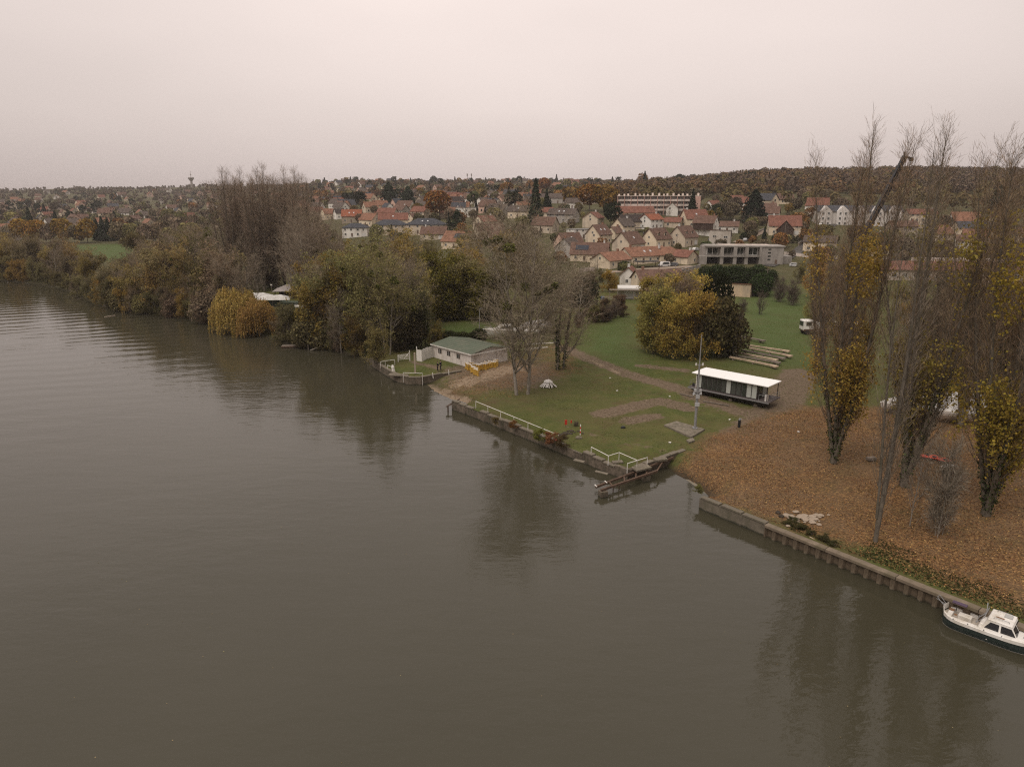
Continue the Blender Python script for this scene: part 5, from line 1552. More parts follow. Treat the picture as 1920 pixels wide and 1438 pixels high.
# ------------------------------------------------------------------ yellow barriers
M_YEL = mat('yellow_plastic', (.55, .34, .06), .5, .12, 3)
def barrier_meshes():
    f = MB(); f.b2(-.5, .5, -.05, .05, .12, .22); f.b2(-.5, .5, -.05, .05, .88, 1.0)
    for x in (-.46, -.16, .16, .46): f.b2(x - .04, x + .04, -.04, .04, .22, .88)
    b = MB(); b.b2(-.44, .44, -.03, .03, 1.0, 1.14); ft = MB(); ft.b2(-.5, -.4, -.25, .25, 0, .11); ft.b2(.4, .5, -.25, .25, 0, .11); ft.b2(-.4, .4, -.03, .03, .02, .07)
    return f.mesh('barrier_frame', M_YEL), b.mesh('barrier_board', M_WHITE), ft.mesh('barrier_feet', M_YEL)
BM_ = barrier_meshes()
def barrier(loc, rz, lb):
    loc = loc + Vector((random.uniform(-.35, .35), random.uniform(-.5, .5), 0))
    r = empty('crowd_barrier', loc, rz, lb, 'barrier', 'yellow barriers beside the white hut')
    for nm, me in zip(('frame', 'top_board', 'feet'), BM_):
        o = bpy.data.objects.new(nm, me); link(o, r)
for i in range(9):
    g = P(874 + i * 3.0, 691 + i * 1.5, 1.35); barrier(g, -.75 + random.uniform(-.5, .5), 'yellow plastic barrier, %s in the slanting front row at the hut corner' % ORD[i + 1])
for i in range(6):
    g = P(880 + i * 4.6, 689 + i * 1.2, 1.35); barrier(g, .6 + random.uniform(-.5, .5), 'yellow plastic barrier set crosswise behind the slanting row, %s from the left' % ORD[i + 1])
for i in range(11):
    g = P(901 + i * 3.1, 694 - i * .8 + random.uniform(-1, 1), 1.35); barrier(g, .5 + random.uniform(-.7, .7), 'yellow plastic barrier along the short side of the hut, %s from the left' % ORD[i + 1])
for i in range(6):
    g = P(904 + i * 4.6, 690.5 - i * .9, 1.35); barrier(g, 2.0 + random.uniform(-.6, .6), 'yellow plastic barrier in the rear row by the short hut side, %s from the left' % ORD[i + 1])

# ------------------------------------------------------------------ old launching rails over the water
def old_rails():
    z = .85
    A0, A1 = P(1117, 913, z), P(1262, 858, 1.1); B0, B1 = P(1127, 919, z), P(1232, 883, 1.0)
    r = empty('launching_rails', A0, 0, 'pair of rusty launching rails on concrete piers reaching out over the water', 'rails')
    o = A0
    MB().beam(A0 - o, A1 - o, .22, .24).build('rail', M_RUST, r); MB().beam(B0 - o, B1 - o, .22, .24).build('rail', M_RUST, r)
    for t in (.16, .34, .5, .66, .86):
        a = A0.lerp(A1, t); d = (B0 - A0).xy.length
        b = B0.lerp(B1, min(1, t * 1.2)); MB().beam(a - o + Vector((0, 0, .01)), b - o + Vector((0, 0, .01)), .14, .16).build('cross_bar', M_RUST, r)
    for px, row in ((1131, 918), (1211, 889)):
        p = P(px, row, z) - o; MB().b2(-.42, .42, -.4, .4, -2.6, -.14).build('pier_block', M_OLDW, r, loc=p, rz=.3)
    for px, row in ((1150, 909), (1161, 905)):
        p = P(px, row, z) - o; MB().tube(p, p - Vector((0, 0, 1.5)), .06).build('prop', M_RUST, r)
    for t in (0.0, .12): 
        p = A0.lerp(A1, t) - o; MB().b2(-.05, .05, -.3, .3, .13, .2).build('tip_plate', M_WHITE, r, loc=p, rz=.3)
old_rails()
for px, row, rz, s, lb in ((1238, 861, .3, (1.6, .8, .3), 'loose concrete slab lying on the river wall near the slipway'), (1203, 877, .5, (2.2, 1.1, .25), 'broken concrete slab at the tip of the river wall'), (1158, 866, .2, (1.3, .6, .2), 'small flat stone inside the zigzag railing'),
                          (1086, 864, -.6, (1.4, .5, .12), 'plank jutting from the river wall'), (1128, 886, -.6, (1.6, .4, .12), 'grey plank jutting from the river wall near its tip')):
    g = P(px, row, 1.42); tag(MB().box((0, 0, 0), s, M=Matrix.Rotation(.08, 3, 'X')).build('slab', M_COPE, loc=g, rz=rz, bevel=.03), lb, 'slab')

# broken wooden mooring frame at the left end of the long wall
def mooring_frame():
    a = P(840, 766, .5); r = empty('broken_jetty', a, 0, 'collapsed wooden mooring jetty at the broken left end of the river wall', 'jetty')
    MB().tube((0, 0, -1.5), (0, 0, .5), .12).build('post', M_RUST, r)
    b = P(862, 748, 1.4) - a; MB().beam((-.3, 0, .3), b, .14, .14).build('beam', M_RUST, r)
    c = P(858, 757, 1.0) - a; MB().beam((-.3, -.2, .42), c, .12, .1).build('beam', M_TIMB, r)
mooring_frame()

# ------------------------------------------------------------------ mast on its slab
def corner_slab(pxs, z0, z1, m, name, label, cat):
    W = [P(a, b, z1) for a, b in pxs]; o = Vector((W[0].x, W[0].y, 0))
    return tag(MB().prism([((w - o).x, (w - o).y) for w in W], z0, z1).build(name, m, loc=o, bevel=.03), label, cat)
corner_slab([(1245, 796), (1268, 789), (1322, 804), (1296, 819)], .9, 1.55, M_COPE, 'foundation_slab', 'square concrete slab under the tall grey mast', 'slab')
corner_slab([(1287, 824), (1299, 820), (1303, 825), (1292, 829)], .9, 1.5, M_COPE, 'stone_slab', 'small pale slab just in front of the mast foundation', 'slab')
def mast():
    b = P(1303, 803, 1.55)
    r = empty('mast', b, 0, 'tall grey telescopic camera mast with boxes and loudspeakers on a concrete slab', 'mast')
    MB().tube((0, 0, 0), (0, 0, 5.2), .19, .17, 12).tube((0, 0, 5.2), (0, 0, 8.9), .13, .12, 10).tube((0, 0, 8.9), (0, 0, 13.0), .085, .06, 8).build('shaft', M_STEEL, r)
    MB().tube((0, 0, -.0), (0, 0, .12), .36, .36, 12).build('base_plate', M_STEEL, r)
    for z, w in ((3.2, .30), (4.3, .26)):
        MB().b2(-w, w, -.3, -.15, z, z + .5).build('control_box', mat('grey_box', (.42, .42, .42), .5, .1), r)
        MB().tube((0, 0, z + .2), (0, 0, z + .3), .26, .26, 10).build('collar', M_STEEL, r)
    for s in (-1, 1):
        h = MB(); h.tube((s * .2, 0, 4.9), (s * .55, -.1, 4.95), .08, .24, 10); h.build('loudspeaker', mat('grey_box', (0,)), r)
        h = MB(); h.b2(s * .2, s * .5, -.2, .1, 5.2, 5.55); h.build('camera_housing', mat('grey_box', (0,)), r)
    MB().tube((-.5, 0, 8.95), (.5, 0, 8.95), .05).build('crossarm', M_STEEL, r)
    for s in (-1, 1): MB().tube((s * .45, 0, 8.85), (s * .45, 0, 9.15), .11, .11, 8).build('sensor', M_WHITE, r)
    MB().tube((0, 0, 5.1), (0, 0, 5.3), .24, .24, 10).build('collar', M_STEEL, r)
mast()
def hydrant(px, row):
    g = P(px, row, 1.35); r = empty('hose_post', g, 0, 'black post with pale fitting on top, between mast and houseboat', 'post')
    MB().b2(-.16, .16, -.12, .12, -.2, 1.05).build('pillar', M_BLACK, r)
    MB().tube((0, 0, 1.05), (0, 0, 1.3), .14, .1, 8).tube((0, 0, 1.2), (.28, 0, 1.22), .06).build('tap', M_STEEL, r)
hydrant(1385.5, 801)

# ------------------------------------------------------------------ houseboat on the meadow
def houseboat():
    a = P(1300, 735, 1.75); b = P(1437, 763.5, 1.75)
    ang = math.atan2(b.y - a.y, b.x - a.x); L = (b - a).xy.length; W = 4.1
    r = empty('houseboat', a, ang, 'modern floating home with flat white roof and curtained glass walls, set down on the meadow', 'houseboat')
    r.location.z = 1.45
    hull = mat('hull_charcoal', (.035, .03, .03), .6, .15, 1)
    z0 = .35
    h = MB(); h.add([(.0, .4, z0), (L - .8, .4, z0), (L - .8, W - .4, z0), (.0, W - .4, z0), (-.9, 0, z0 + .55), (L + .2, 0, z0 + .55), (L + .2, W, z0 + .55), (-.9, W, z0 + .55)], [(0, 1, 5, 4), (1, 2, 6, 5), (2, 3, 7, 6), (3, 0, 4, 7), (0, 3, 2, 1), (4, 5, 6, 7)]); h.build('hull', hull, r)
    MB().b2(-1.0, L + .3, -.08, W + .08, z0 + .553, z0 + .72).build('deck', mat('deck_grey', (.12, .10, .095), .8, .2, 2), r)
    MB().b2(-1.02, L + .32, -.13, -.083, z0 + .5, z0 + .66).build('rubbing_strake', M_STEEL, r)
    zd = z0 + .72; H = 2.35; x0, x1 = .45, L - 1.75
    M_FR = mat('frame_charcoal', (.05, .042, .04), .5, .1)
    MB().b2(x0 - .12, x0, .02, W - .1, zd, zd + H).build('end_wall', M_WHITE, r)
    MB().b2(x0, x1, W - .25, W - .1, zd, zd + H).build('rear_wall', M_FR, r)
    MB().b2(x0, x1, .3, W - .25, zd + .001, zd + .05).build('floor', mat('oak_floor', (.30, .21, .13), .6, .2, 2), r)
    MB().b2(x0, x1 + .05, .10, .24, zd, zd + .14).b2(x0, x1 + .05, .10, .24, zd + H - .16, zd + H).build('window_frame', M_FR, r)
    n = 12; w = (x1 - x0) / n
    curt = mat('curtain', (.42, .44, .40), .9, .1, 3); dg = glass('dark_glass', (.035, .04, .035), .06)
    kinds = 'cggggkckkgcc'
    for i in range(n):
        xa = x0 + i * w
        MB().b2(xa - .04, xa + .04, .09, .25, zd + .14, zd + H - .16).build('mullion', M_FR, r)
        p = MB().b2(xa + .04, xa + w - .04, .16, .18, zd + .14, zd + H - .16).build('glass_panel', curt if kinds[i] == 'c' else dg, r)
        if kinds[i] in 'kg':
            mm = MB(); q = 5 if kinds[i] == 'k' else 1
            for j in range(q): mm.b2(xa + .12 + j * .16, xa + .18 + j * .16, .14, .158, zd + .2, zd + H - .2)
            mm.build('curtain', mat('curtain_shade', (.11, .115, .10), .9, .2, 3), p)
    MB().b2(x1 + .0, x1 + .12, .1, W - .12, zd, zd + H).build('end_wall', M_FR, r)
    MB().b2(x1 + .121, x1 + .14, .5, 1.7, zd + .1, zd + H - .2).build('door', dg, r); MB().b2(x1 + .121, x1 + .14, 2.0, 3.4, zd + .1, zd + H - .2).build('glass_panel', curt, r)
    for y in (.12, W - .16): MB().b2(x1 + 1.55, x1 + 1.65, y, y + .09, zd, zd + H).build('porch_post', M_FR, r)
    MB().b2(-.35, x1 + 1.9, -.3, W + .25, zd + H + .003, zd + H + .17).build('roof', mat('roof_white', (.88, .87, .85), .45, .02, .5), r, bevel=.04)
    MB().b2(L - .55, L - .15, .35, .75, zd, zd + .95).build('locker', M_WHITE, r)
    rl = M_STEEL
    for x, ya, yb in ((-.85, .3, W - .3), (L + .2, 1.0, W - .1)):
        s = 1 if x > 0 else -1
        for q in (.55, .95):
            MB().path([(x, ya, zd), (x, ya, zd + q), (x, yb, zd + q), (x, yb, zd)], .028).build('guard_rail', rl, r)
    MB().path([(L - 1.3, -.02, zd), (L - 1.3, -.02, zd + .9), (L - .1, -.02, zd + .9), (L - .1, -.02, zd)], .028).build('guard_rail', rl, r)
    for x in (1, L * .5, L - 2.0): MB().b2(x - .25, x + .25, .6, W - .6, -.4, z0 + .03).build('support_block', M_TIMB, r)
    mm = MB(); mm.tube((-.5, .8, zd), (-.5, .8, zd + .5), .22, .16, 9); mm.build('bollard_winch', M_BLACK, r)
houseboat()
for a_, b_, lb in (((1275, 738), (1300, 744), 'thin dark beam on the mud, left one, in front of the houseboat'), ((1318, 752), (1367, 760), 'thin pale beam on the mud in front of the houseboat')):
    p, q = P(*a_, 1.5), P(*b_, 1.5); tag(MB().beam((0, 0, 0), q - p, .18, .14).build('beam', M_TIMB, loc=p), lb, 'beam')

# ------------------------------------------------------------------ timber pontoons in the meadow
for i, (a_, b_, kind, lb) in enumerate((
    ((1381, 628.5), (1435, 638), 'g', 'grey timber beam lying alone behind the stack of pontoon beams'),
    ((1401, 646), (1481, 657.5), 't', 'rearmost tan pontoon beam with a wedge-shaped end'),
    ((1405, 651.5), (1486, 666.5), 't', 'second tan pontoon beam from the back, reaching furthest right'),
    ((1391, 655.5), (1473, 671), 'g', 'rear grey pontoon beam between two tan ones'),
    ((1376, 659), (1459, 674), 't', 'third tan pontoon beam from the back'),
    ((1376, 665), (1464, 679), 'g', 'front grey pontoon beam between two tan ones'),
    ((1368.5, 668), (1459, 686), 't', 'front tan pontoon beam nearest to the houseboat'))):
    p, q = P(*a_, 2.0), P(*b_, 2.0); d = q - p; L = d.length; rz = math.atan2(d.y, d.x)
    r = empty('pontoon_beam', (p.x, p.y, tz(p.x, p.y)), rz, lb, 'beam', 'long pontoon beams in the meadow')
    z = 2.0 - r.location.z; mt = M_TAN if kind == 't' else M_TIMB
    MB().b2(0, L, -.24, .24, z - .28, z).build('beam', mt, r)
    MB().prism([(L - 1.9, -.25), (L + .02, -.95), (L + .02, .25)], z - .27, z + .01).build('wedge_end', mt, r)
    for x in (.8, L * .5, L - 1.2): MB().b2(x - .15, x + .15, -.2, .2, -.15, z - .285).build('support_block', M_TIMB, r)
    for j in range(int(L / 1.6)): MB().b2(j * 1.6 + .7, j * 1.6 + .74, -.245, .245, z - .2, z + .006).build('joint', M_TIMB, r)

# ------------------------------------------------------------------ white heap
def heap():
    g = P(1028, 724, 1.35); r = empty('plank_heap', g, 0, 'star-shaped heap of white planks under a white sheet near the tall bare tree', 'heap')
    rg = random.Random(3)
    for i in range(22):
        a = i / 22 * 6.283 + rg.uniform(-.1, .1); R_ = rg.uniform(1.1, 1.55)
        MB().beam((.25 * math.cos(a), .25 * math.sin(a), rg.uniform(.8, 1.05)), (R_ * math.cos(a), R_ * math.sin(a), .05), rg.uniform(.12, .24), .05).build('plank', M_WHITE, r)
    m = MB(); n = 14; V = [(0, 0, 1.18)]
    for k, (rr, zz) in enumerate(((.45, 1.05), (.8, .78))):
        for i in range(n): a = i / n * 6.283; q = 1 + rg.uniform(-.15, .15); V.append((rr * q * math.cos(a), rr * q * math.sin(a), zz + rg.uniform(-.06, .06)))
    F = [(0, 1 + i, 1 + (i + 1) % n) for i in range(n)] + [(1 + i, 1 + n + i, 1 + n + (i + 1) % n, 1 + (i + 1) % n) for i in range(n)]
    m.add(V, F).build('sheet', M_WHITE, r)
heap()

# ------------------------------------------------------------------ hulls
def hull_mb(L, B, H, bow=.38, stern_w=.85, keel=.0, flare=1.12, n=12, sheer=.25, z0=0, z1=1.0):
    """strip of hull between relative heights z0..z1; bow at +x"""
    m = MB(); V = []; rows = 5
    for i in range(n + 1):
        t = i / n; x = -L / 2 + L * t
        w = B / 2 * ((stern_w + (1 - stern_w) * min(1, t / .35)) if t < .35 else max(0.0, 1 - ((t - (1 - bow)) / bow) ** 2.2 if t > 1 - bow else 1))
        w = max(w, .02); top = H * (1 + sheer * t * t)
        bot = keel * H + H * .35 * max(0, (t - .8) / .2) ** 2
        for s in (-1, 1):
            for k in range(rows):
                q = z0 + (z1 - z0) * k / (rows - 1)
                zz = bot + (top - bot) * q; ww = w * (.45 + .55 * min(1, q * 1.6) ** .7) * (1 + (flare - 1) * q)
                V.append((x + (.12 * L * q * max(0, (t - .85) / .15) if t > .85 else 0) * .5, s * ww, zz))
    c = 2 * rows
    F = []
    for i in range(n):
        for s in range(2):
            for k in range(rows - 1):
                a = i * c + s * rows + k; F.append((a, a + 1, a + 1 + c, a + c))
    for k in range(rows - 1): F.append((k, k + 1, rows + k + 1, rows + k))
    if z1 >= 1.0:
        for i in range(n): a = i * c + rows - 1; b = a + rows; F.append((a, b, b + c, a + c))
    return m.add(V, F)

def land_boat(g, L, B, H, rz, hullm, label, tarp=False, cabin=True, tarpm=None, name='boat_on_land', group=None):
    r = empty(name, g, rz, label, 'boat', group)
    hull_mb(L, B, H).build('hull', hullm, r).location = (0, 0, .5)
    for x in (-L * .25, L * .2): MB().b2(x - .1, x + .1, -B * .4, B * .4, -.2, .62).build('cradle', M_TIMB, r)
    if tarp:
        m = MB(); n = 8; V = []
        for i in range(n + 1):
            t = i / n; x = -L / 2 + L * .98 * t; w = B * .56 * (1 if t < .6 else max(.08, 1 - ((t - .6) / .4) ** 2)); zt = H * 1.55 + .5 + .35 * math.sin(t * 3.1) * 1.3 + random.uniform(-.07, .07)
            V += [(x, -w, H + .35), (x, -w * .5, (H + .45 + zt) / 2 + .12), (x, 0, zt), (x, w * .5, (H + .45 + zt) / 2 + .12), (x, w, H + .35)]
        m.add(V, [(i * 5 + k, i * 5 + k + 1, i * 5 + k + 6, i * 5 + k + 5) for i in range(n) for k in range(4)] + [(0, 1, 2, 3, 4), tuple(n * 5 + k for k in (4, 3, 2, 1, 0))])
        m.build('tarpaulin', tarpm or M_TARP, r)
    elif cabin:
        z = H + .5
        m = MB(); m.add([(-L * .22, -B * .34, z), (L * .22, -B * .30, z), (L * .22, B * .30, z), (-L * .22, B * .34, z), (-L * .20, -B * .28, z + 1.1), (L * .08, -B * .25, z + 1.1), (L * .08, B * .25, z + 1.1), (-L * .20, B * .28, z + 1.1)], [(0, 1, 5, 4), (1, 2, 6, 5), (2, 3, 7, 6), (3, 0, 4, 7), (4, 5, 6, 7)])
        m.build('cabin', M_GELW, r)
        for s in (-1, 1): MB().add([(-L * .18, s * (B * .33), z + .35), (L * .12, s * (B * .305), z + .35), (L * .06, s * (B * .275), z + .9), (-L * .17, s * (B * .305), z + .9)], [(0, 1, 2, 3)]).build('cabin_window', M_GLASS, r)
        MB().path([(L * .25, -B * .3, z + .05), (L * .3, -B * .28, z + .55), (L * .5, 0, z + .75), (L * .3, B * .28, z + .55), (L * .25, B * .3, z + .05)], .03).build('pulpit', M_STEEL, r)
    return r
# behind the tall bare tree
land_boat(P(944, 634, 1.4), 9.0, 2.8, 1.5, math.radians(195), M_GELW, 'white cabin cruiser laid up behind the tall bare tree, left one')
land_boat(P(1003, 625, 1.4), 8.0, 2.7, 1.4, math.radians(215), M_GELW, 'white motor boat laid up behind the tall bare tree, right one', tarp=True, tarpm=M_TARPG)
land_boat(P(981, 632, 1.4), 6.5, 2.3, 1.0, math.radians(200), M_GELW, 'smaller white open boat between the two laid-up cruisers', cabin=False)
for px, row, l, rz, lb in ((1018, 646, 7, .15, 'white pole lying on the ground right of the laid-up boats'), (1005, 655, 5, .2, 'second white pole lying nearer to the tall bare tree')):
    g = P(px, row, 1.5); tag(MB().beam((-l / 2, 0, .2), (l / 2, 0, .35), .16, .16).build('pole', M_WHITE, loc=g, rz=rz), lb, 'pole')
# boat shelter clearing at the left
def shelter():
    g = P(505, 566, 1.5)
    r = empty('tent_roof', P(500, 572, 1.5), math.radians(12), 'wide white tent-like boat cover at the water clearing behind the willow', 'shelter')
    k = r.location.y / CP / FPX
    for (xa, xb, y, zr) in ((-44 * k, 8 * k, 3.5, 3.3), (-15 * k, 42 * k, 0, 3.0)):
        m = MB(); ym = 3.0
        V = [(xa, y - ym, zr - 1.1), (xb, y - ym, zr - 1.3), (xb, y + ym, zr - 1.2), (xa, y + ym, zr - 1.0), (xa + 3, y, zr), ((xa + xb) / 2, y, zr - .15), (xb - 2.5, y, zr)]
        m.add(V, [(0, 1, 6, 5, 4), (4, 5, 6, 2, 3), (0, 4, 3), (1, 2, 6)]); m.build('canvas', M_TARP, r)
        for x in (xa + .3, (xa + xb) / 2, xb - .3):
            for yy in (y - ym + .1, y + ym - .1): MB().tube((x, yy, -.3), (x, yy, zr - 1.15), .07).build('post', M_TIMB, r)
    MB().b2(-15 * k + 1, 40 * k, -2.6, -2.4, -.2, 1.6).build('back_sheet', mat('dark_green_sheet', (.035, .05, .035), .8, .2), r)
    land_boat(P(556, 578, 1.4), 8.5, 2.6, 1.3, math.radians(188), mat('moss_hull', (.09, .11, .08), .7, .2), 'dark-green hulled boat with white deck beside the tent roof', cabin=False)
    land_boat(P(565, 583, 1.4), 3.6, 1.6, .9, math.radians(175), M_GELW, 'small white boat with a square window at the boat shelter', tarp=False)
    land_boat(P(592, 590, 1.4), 5, 2, 1.0, math.radians(160), M_GELW, 'white dinghy half hidden at the right of the boat shelter', tarp=True)
shelter()
def grey_shed():
    r = empty('open_shed', P(546, 556, 1.6), math.radians(8), 'open shed with pale grey hipped roof behind the boat shelter', 'shed')
    roof_slabs(9, 7.5, 2.4, 1.5, ov=.5, th=.12, hip=True).build('roof', mat('grey_sheet', (.33, .29, .27), .7, .15, .5), r)
    for x in (-4.2, 0, 4.2):
        for y in (-3.5, 3.5): MB().b2(x - .1, x + .1, y - .1, y + .1, -.3, 2.4).build('post', M_WOODD, r)
    MB().b2(-4.2, 4.2, 3.3, 3.45, -.2, 2.2).build('back_wall', M_WOODD, r)
grey_shed()
g = P(511, 562, 1.5); r = empty('lamp_post', g, 0, 'grey post with pale head in front of the tent roof', 'pole'); MB().tube((0, 0, -.3), (0, 0, 4.4), .1, .08).build('shaft', M_TIMB, r); MB().b2(-.25, .35, -.15, .15, 4.4, 4.75).build('lamp_head', M_WHITE, r)
# landing stage, posts and fallen log
def stage():
    a = P(527, 650, .35); b = P(568, 649, .35); r = empty('landing_stage', a, math.atan2((b - a).y, (b - a).x), 'small dark wooden landing stage in front of the olive-yellow bush', 'jetty'); L = (b - a).xy.length
    for i in range(int(L / .35)): MB().b2(i * .35, i * .35 + .31, 0, 1.9, 0, .07).build('plank', M_TIMB, r)
    for x in (.2, L * .5, L - .2):
        for y in (.1, 1.7): MB().tube((x, y, -1.6), (x, y, -.002), .09).build('pile', M_RUST, r)
    MB().b2(0, L, -.06, .0, -.25, .02).build('edge_beam', M_RUST, r)
stage()
g = P(578, 656, 0); tag(MB().tube((0, 0, -1.5), (.05, 0, 2.1), .13, .11, 8).build('mooring_post', M_TIMB, loc=g), 'lone wooden post standing in the water by the left bank', 'post')
a = P(582, 657, .1); b = P(600, 650, .9); tag(MB().tube((0, 0, 0), b - a, .14, .09, 8).build('fallen_log', M_BARKP, loc=a), 'fallen log sloping into the water beside the wooden post', 'log')
a = P(196, 594.5, .05); b = P(216, 591.5, .1); tag(MB().beam((0, 0, 0), b - a, .35, .15).build('drift_plank', mat('pale_timber', (0,)), loc=a), 'pale plank floating at the far left bank', 'plank')

# covered boats and odds behind the poplars
def covered(px, row, L, rz, lb, B=2.5, H=1.3, m=None):
    land_boat(P(px, row, 1.4), L, B, H, rz, M_GELW, lb, tarp=True, tarpm=m, group='white-covered boats behind the poplars')
covered(1783, 770, 9.5, math.radians(168), 'rear of the two long white-covered boats between the middle and right poplars', B=2.8)
covered(1762, 789, 8.0, math.radians(168), 'front of the two long white-covered boats between the middle and right poplars')
covered(1832, 776, 3.5, math.radians(150), 'small white-covered dinghy right of the two long covered boats', B=1.6, H=.8)
covered(1684, 772, 5.5, math.radians(185), 'white-covered boat seen through the twigs left of the wide bare poplar', B=2.0, H=.9)
M_ORK = mat('orange_plastic', (.62, .10, .06), .4, .1)
for i, (px, row, rz, lb) in enumerate(((1738, 857, -.15, 'leftmost orange-red kayak on the leaf litter'), (1751, 861, -.35, 'middle orange-red kayak on the leaf litter'), (1771, 866, -.2, 'rightmost and shortest orange-red kayak on the leaf litter'))):
    g = P(px, row, 1.4); r = empty('kayak', g, rz, lb, 'kayak', 'orange kayaks under the poplars'); L = 1.5 if i < 2 else .8
    V = []; n = 8
    for j in range(n + 1):
        t = j / n; w = .36 * max(.02, math.sin(math.pi * t)) ** .6
        V += [(-L + 2 * L * t, -w, .22), (-L + 2 * L * t, 0, .02 + .2 * abs(t - .5)), (-L + 2 * L * t, w, .22), (-L + 2 * L * t, 0, .33)]
    MB().add(V, [(j * 4 + k, j * 4 + (k + 1) % 4, (j + 1) * 4 + (k + 1) % 4, (j + 1) * 4 + k) for j in range(n) for k in range(4)]).build('hull', M_ORK, r)
    MB().tube((0, 0, .30), (0, 0, .36), .24, .24, 10).build('cockpit', M_BLACK, r)
def picnic(px, row, rz, lb):
    r = empty('garden_table', P(px, row, 1.38), rz, lb, 'table')
    MB().b2(-.8, .8, -.35, .35, .68, .73).build('tabletop', M_WHITE, r)
    for x in (-.65, .65):
        for y in (-.25, .25): MB().tube((x, y, 0), (x * .9, y, .68), .035).build('leg', M_WHITE, r)
picnic(1776, 884, .5, 'white folding table standing right of the orange kayaks')
g = P(1763, 884, 1.4); tag(MB().beam((0, 0, .05), (.5, .8, .35), .22, .08).build('board', M_TAN, loc=g), 'short pale board leaning left of the white folding table', 'board')
g = P(1633, 862, 1.4); tag(MB().b2(-.55, .55, -.3, .3, 0, .35).build('crate', M_TIMB, loc=g, rz=.2, bevel=.03), 'grey flat box lying beside the slender poplar', 'box')

# ------------------------------------------------------------------ mobile crane
def crane():
    # tip and lower boom are seen at (1700,290) and (1620,440)
    Y = 158.0
    b = GY(1548, Y); r = empty('mobile_crane', (b.x, b.y, b.z), 0, 'white mobile crane lorry with its long dark boom raised above the trees', 'crane')
    a1, s1 = ray(1697, 293); tip = Vector((a1 * Y, Y, CAM_H + s1 * Y)) - r.location
    a2, s2 = ray(1621, 440); mid = Vector((a2 * Y, Y, CAM_H + s2 * Y)) - r.location
    d = (mid - tip).normalized(); base = tip + d * ((tip.z - 2.6) / -d.z)
    blk = mat('boom_black', (.010, .010, .012), .45, .2, .5); L = (tip - base).length
    up = (tip - base).normalized()
    segs = ((0, .34, 1.5, 1.3), (.3, .62, 1.3, 1.1), (.6, .84, 1.1, .95), (.82, 1.0, .95, .8))
    for a, c, w, h in segs: MB().beam(base + up * L * a, base + up * L * c, w, h).build('boom_section', blk, r)
    for f in (.34, .62, .84): MB().beam(base + up * (L * f - .25), base + up * (L * f + .15), 1.65 - f * .6, 1.45 - f * .5).build('boom_collar', M_RUST, r)
    MB().beam(tip - up * .2, tip + Vector((1.7, 0, -.5)), .5, .35).build('boom_head', blk, r)
    MB().tube(tip + Vector((1.5, -.3, -.8)), tip + Vector((1.5, .3, -.8)), .38, .38, 12).build('sheave', M_RUST, r)
    MB().beam(tip - Vector((.2, 0, .1)), tip + Vector((-.3, 0, .9)), .3, .2).build('head_bracket', blk, r)
    MB().beam(base + Vector((3.0, 0, .3)), base + up * 9, .4, .4).build('lift_ram', M_STEEL, r)
    x0 = base.x + 2.6
    wh = M_WHITE
    MB().b2(x0 - 6.5, x0 + 7.0, -1.3, 1.3, .8, 1.3).build('chassis', M_RUST, r)
    MB().b2(x0 - 6.6, x0 - 4.2, -1.25, 1.25, 1.0, 3.3).build('cab', wh, r, bevel=.15)
    MB().b2(x0 - 6.0, x0 - 4.8, -1.29, -1.255, 2.1, 3.0).build('cab_window', M_GLASS, r); MB().b2(x0 - 6.66, x0 - 6.62, -1.0, 1.0, 2.0, 3.0).build('windscreen', M_GLASS, r)
    MB().b2(x0 - 3.4, x0 + 1.6, -1.2, 1.2, 1.31, 2.9).build('superstructure', wh, r, bevel=.1)
    MB().b2(x0 + 2.2, x0 + 6.8, -1.25, 1.25, 1.31, 2.6).build('counterweight', wh, r, bevel=.1)
    for x in (-5.6, -2.6, -1.2, 2.6, 4.2, 5.8):
        for s in (-1, 1):
            w = MB(); w.tube((x0 + x, s * 1.05, .55), (x0 + x, s * 1.35, .55), .55, .55, 14); w.build('wheel', mat('rubber', (0,)), r)
    for x in (-3.6, 6.9):
        for s in (-1, 1): MB().beam((x0 + x, s * 1.2, 1.0), (x0 + x, s * 2.6, 1.0), .25, .25).tube((x0 + x, s * 2.6, 1.0), (x0 + x, s * 2.6, 0), .12).build('outrigger', wh, r)
crane()

# ------------------------------------------------------------------ small things on the bank
g = P(1088, 816, 1.35)
r = empty('marker_post', g, 0, 'red and white striped marker post beside the hole in the bank', 'post')
for i in range(5): MB().tube((0, 0, i * .3), (0, 0, i * .3 + .299), .07, n=8).build('stripe', mat('signal_red', (.55, .05, .03), .5, .1) if i % 2 else M_WHITE, r)
for px, row, s, lb in ((1061, 800, .8, 'orange-red traffic plate on the edge of the earth hole, left one'), (1071, 797, .5, 'thin orange-red stake behind the earth hole')):
    g = P(px, row, 1.35); r = empty('warning_plate', g, .4, lb, 'sign'); MB().b2(-.22 * s, .22 * s, -.03, .03, .3, 1.0 * s + .2).build('plate', mat('signal_red', (0,)), r); MB().tube((0, .04, -.1), (0, .04, 1.0 * s), .03).build('stake', M_RUST, r)
g = P(1045, 826, 1.4); tag(MB().box((0, 0, .1), (1.0, .5, .08), M=Matrix.Rotation(.2, 3, 'X')).build('warning_plate', mat('signal_red', (0,)), loc=g, rz=-.4), 'orange-red board lying flat at the end of the long railing', 'board')
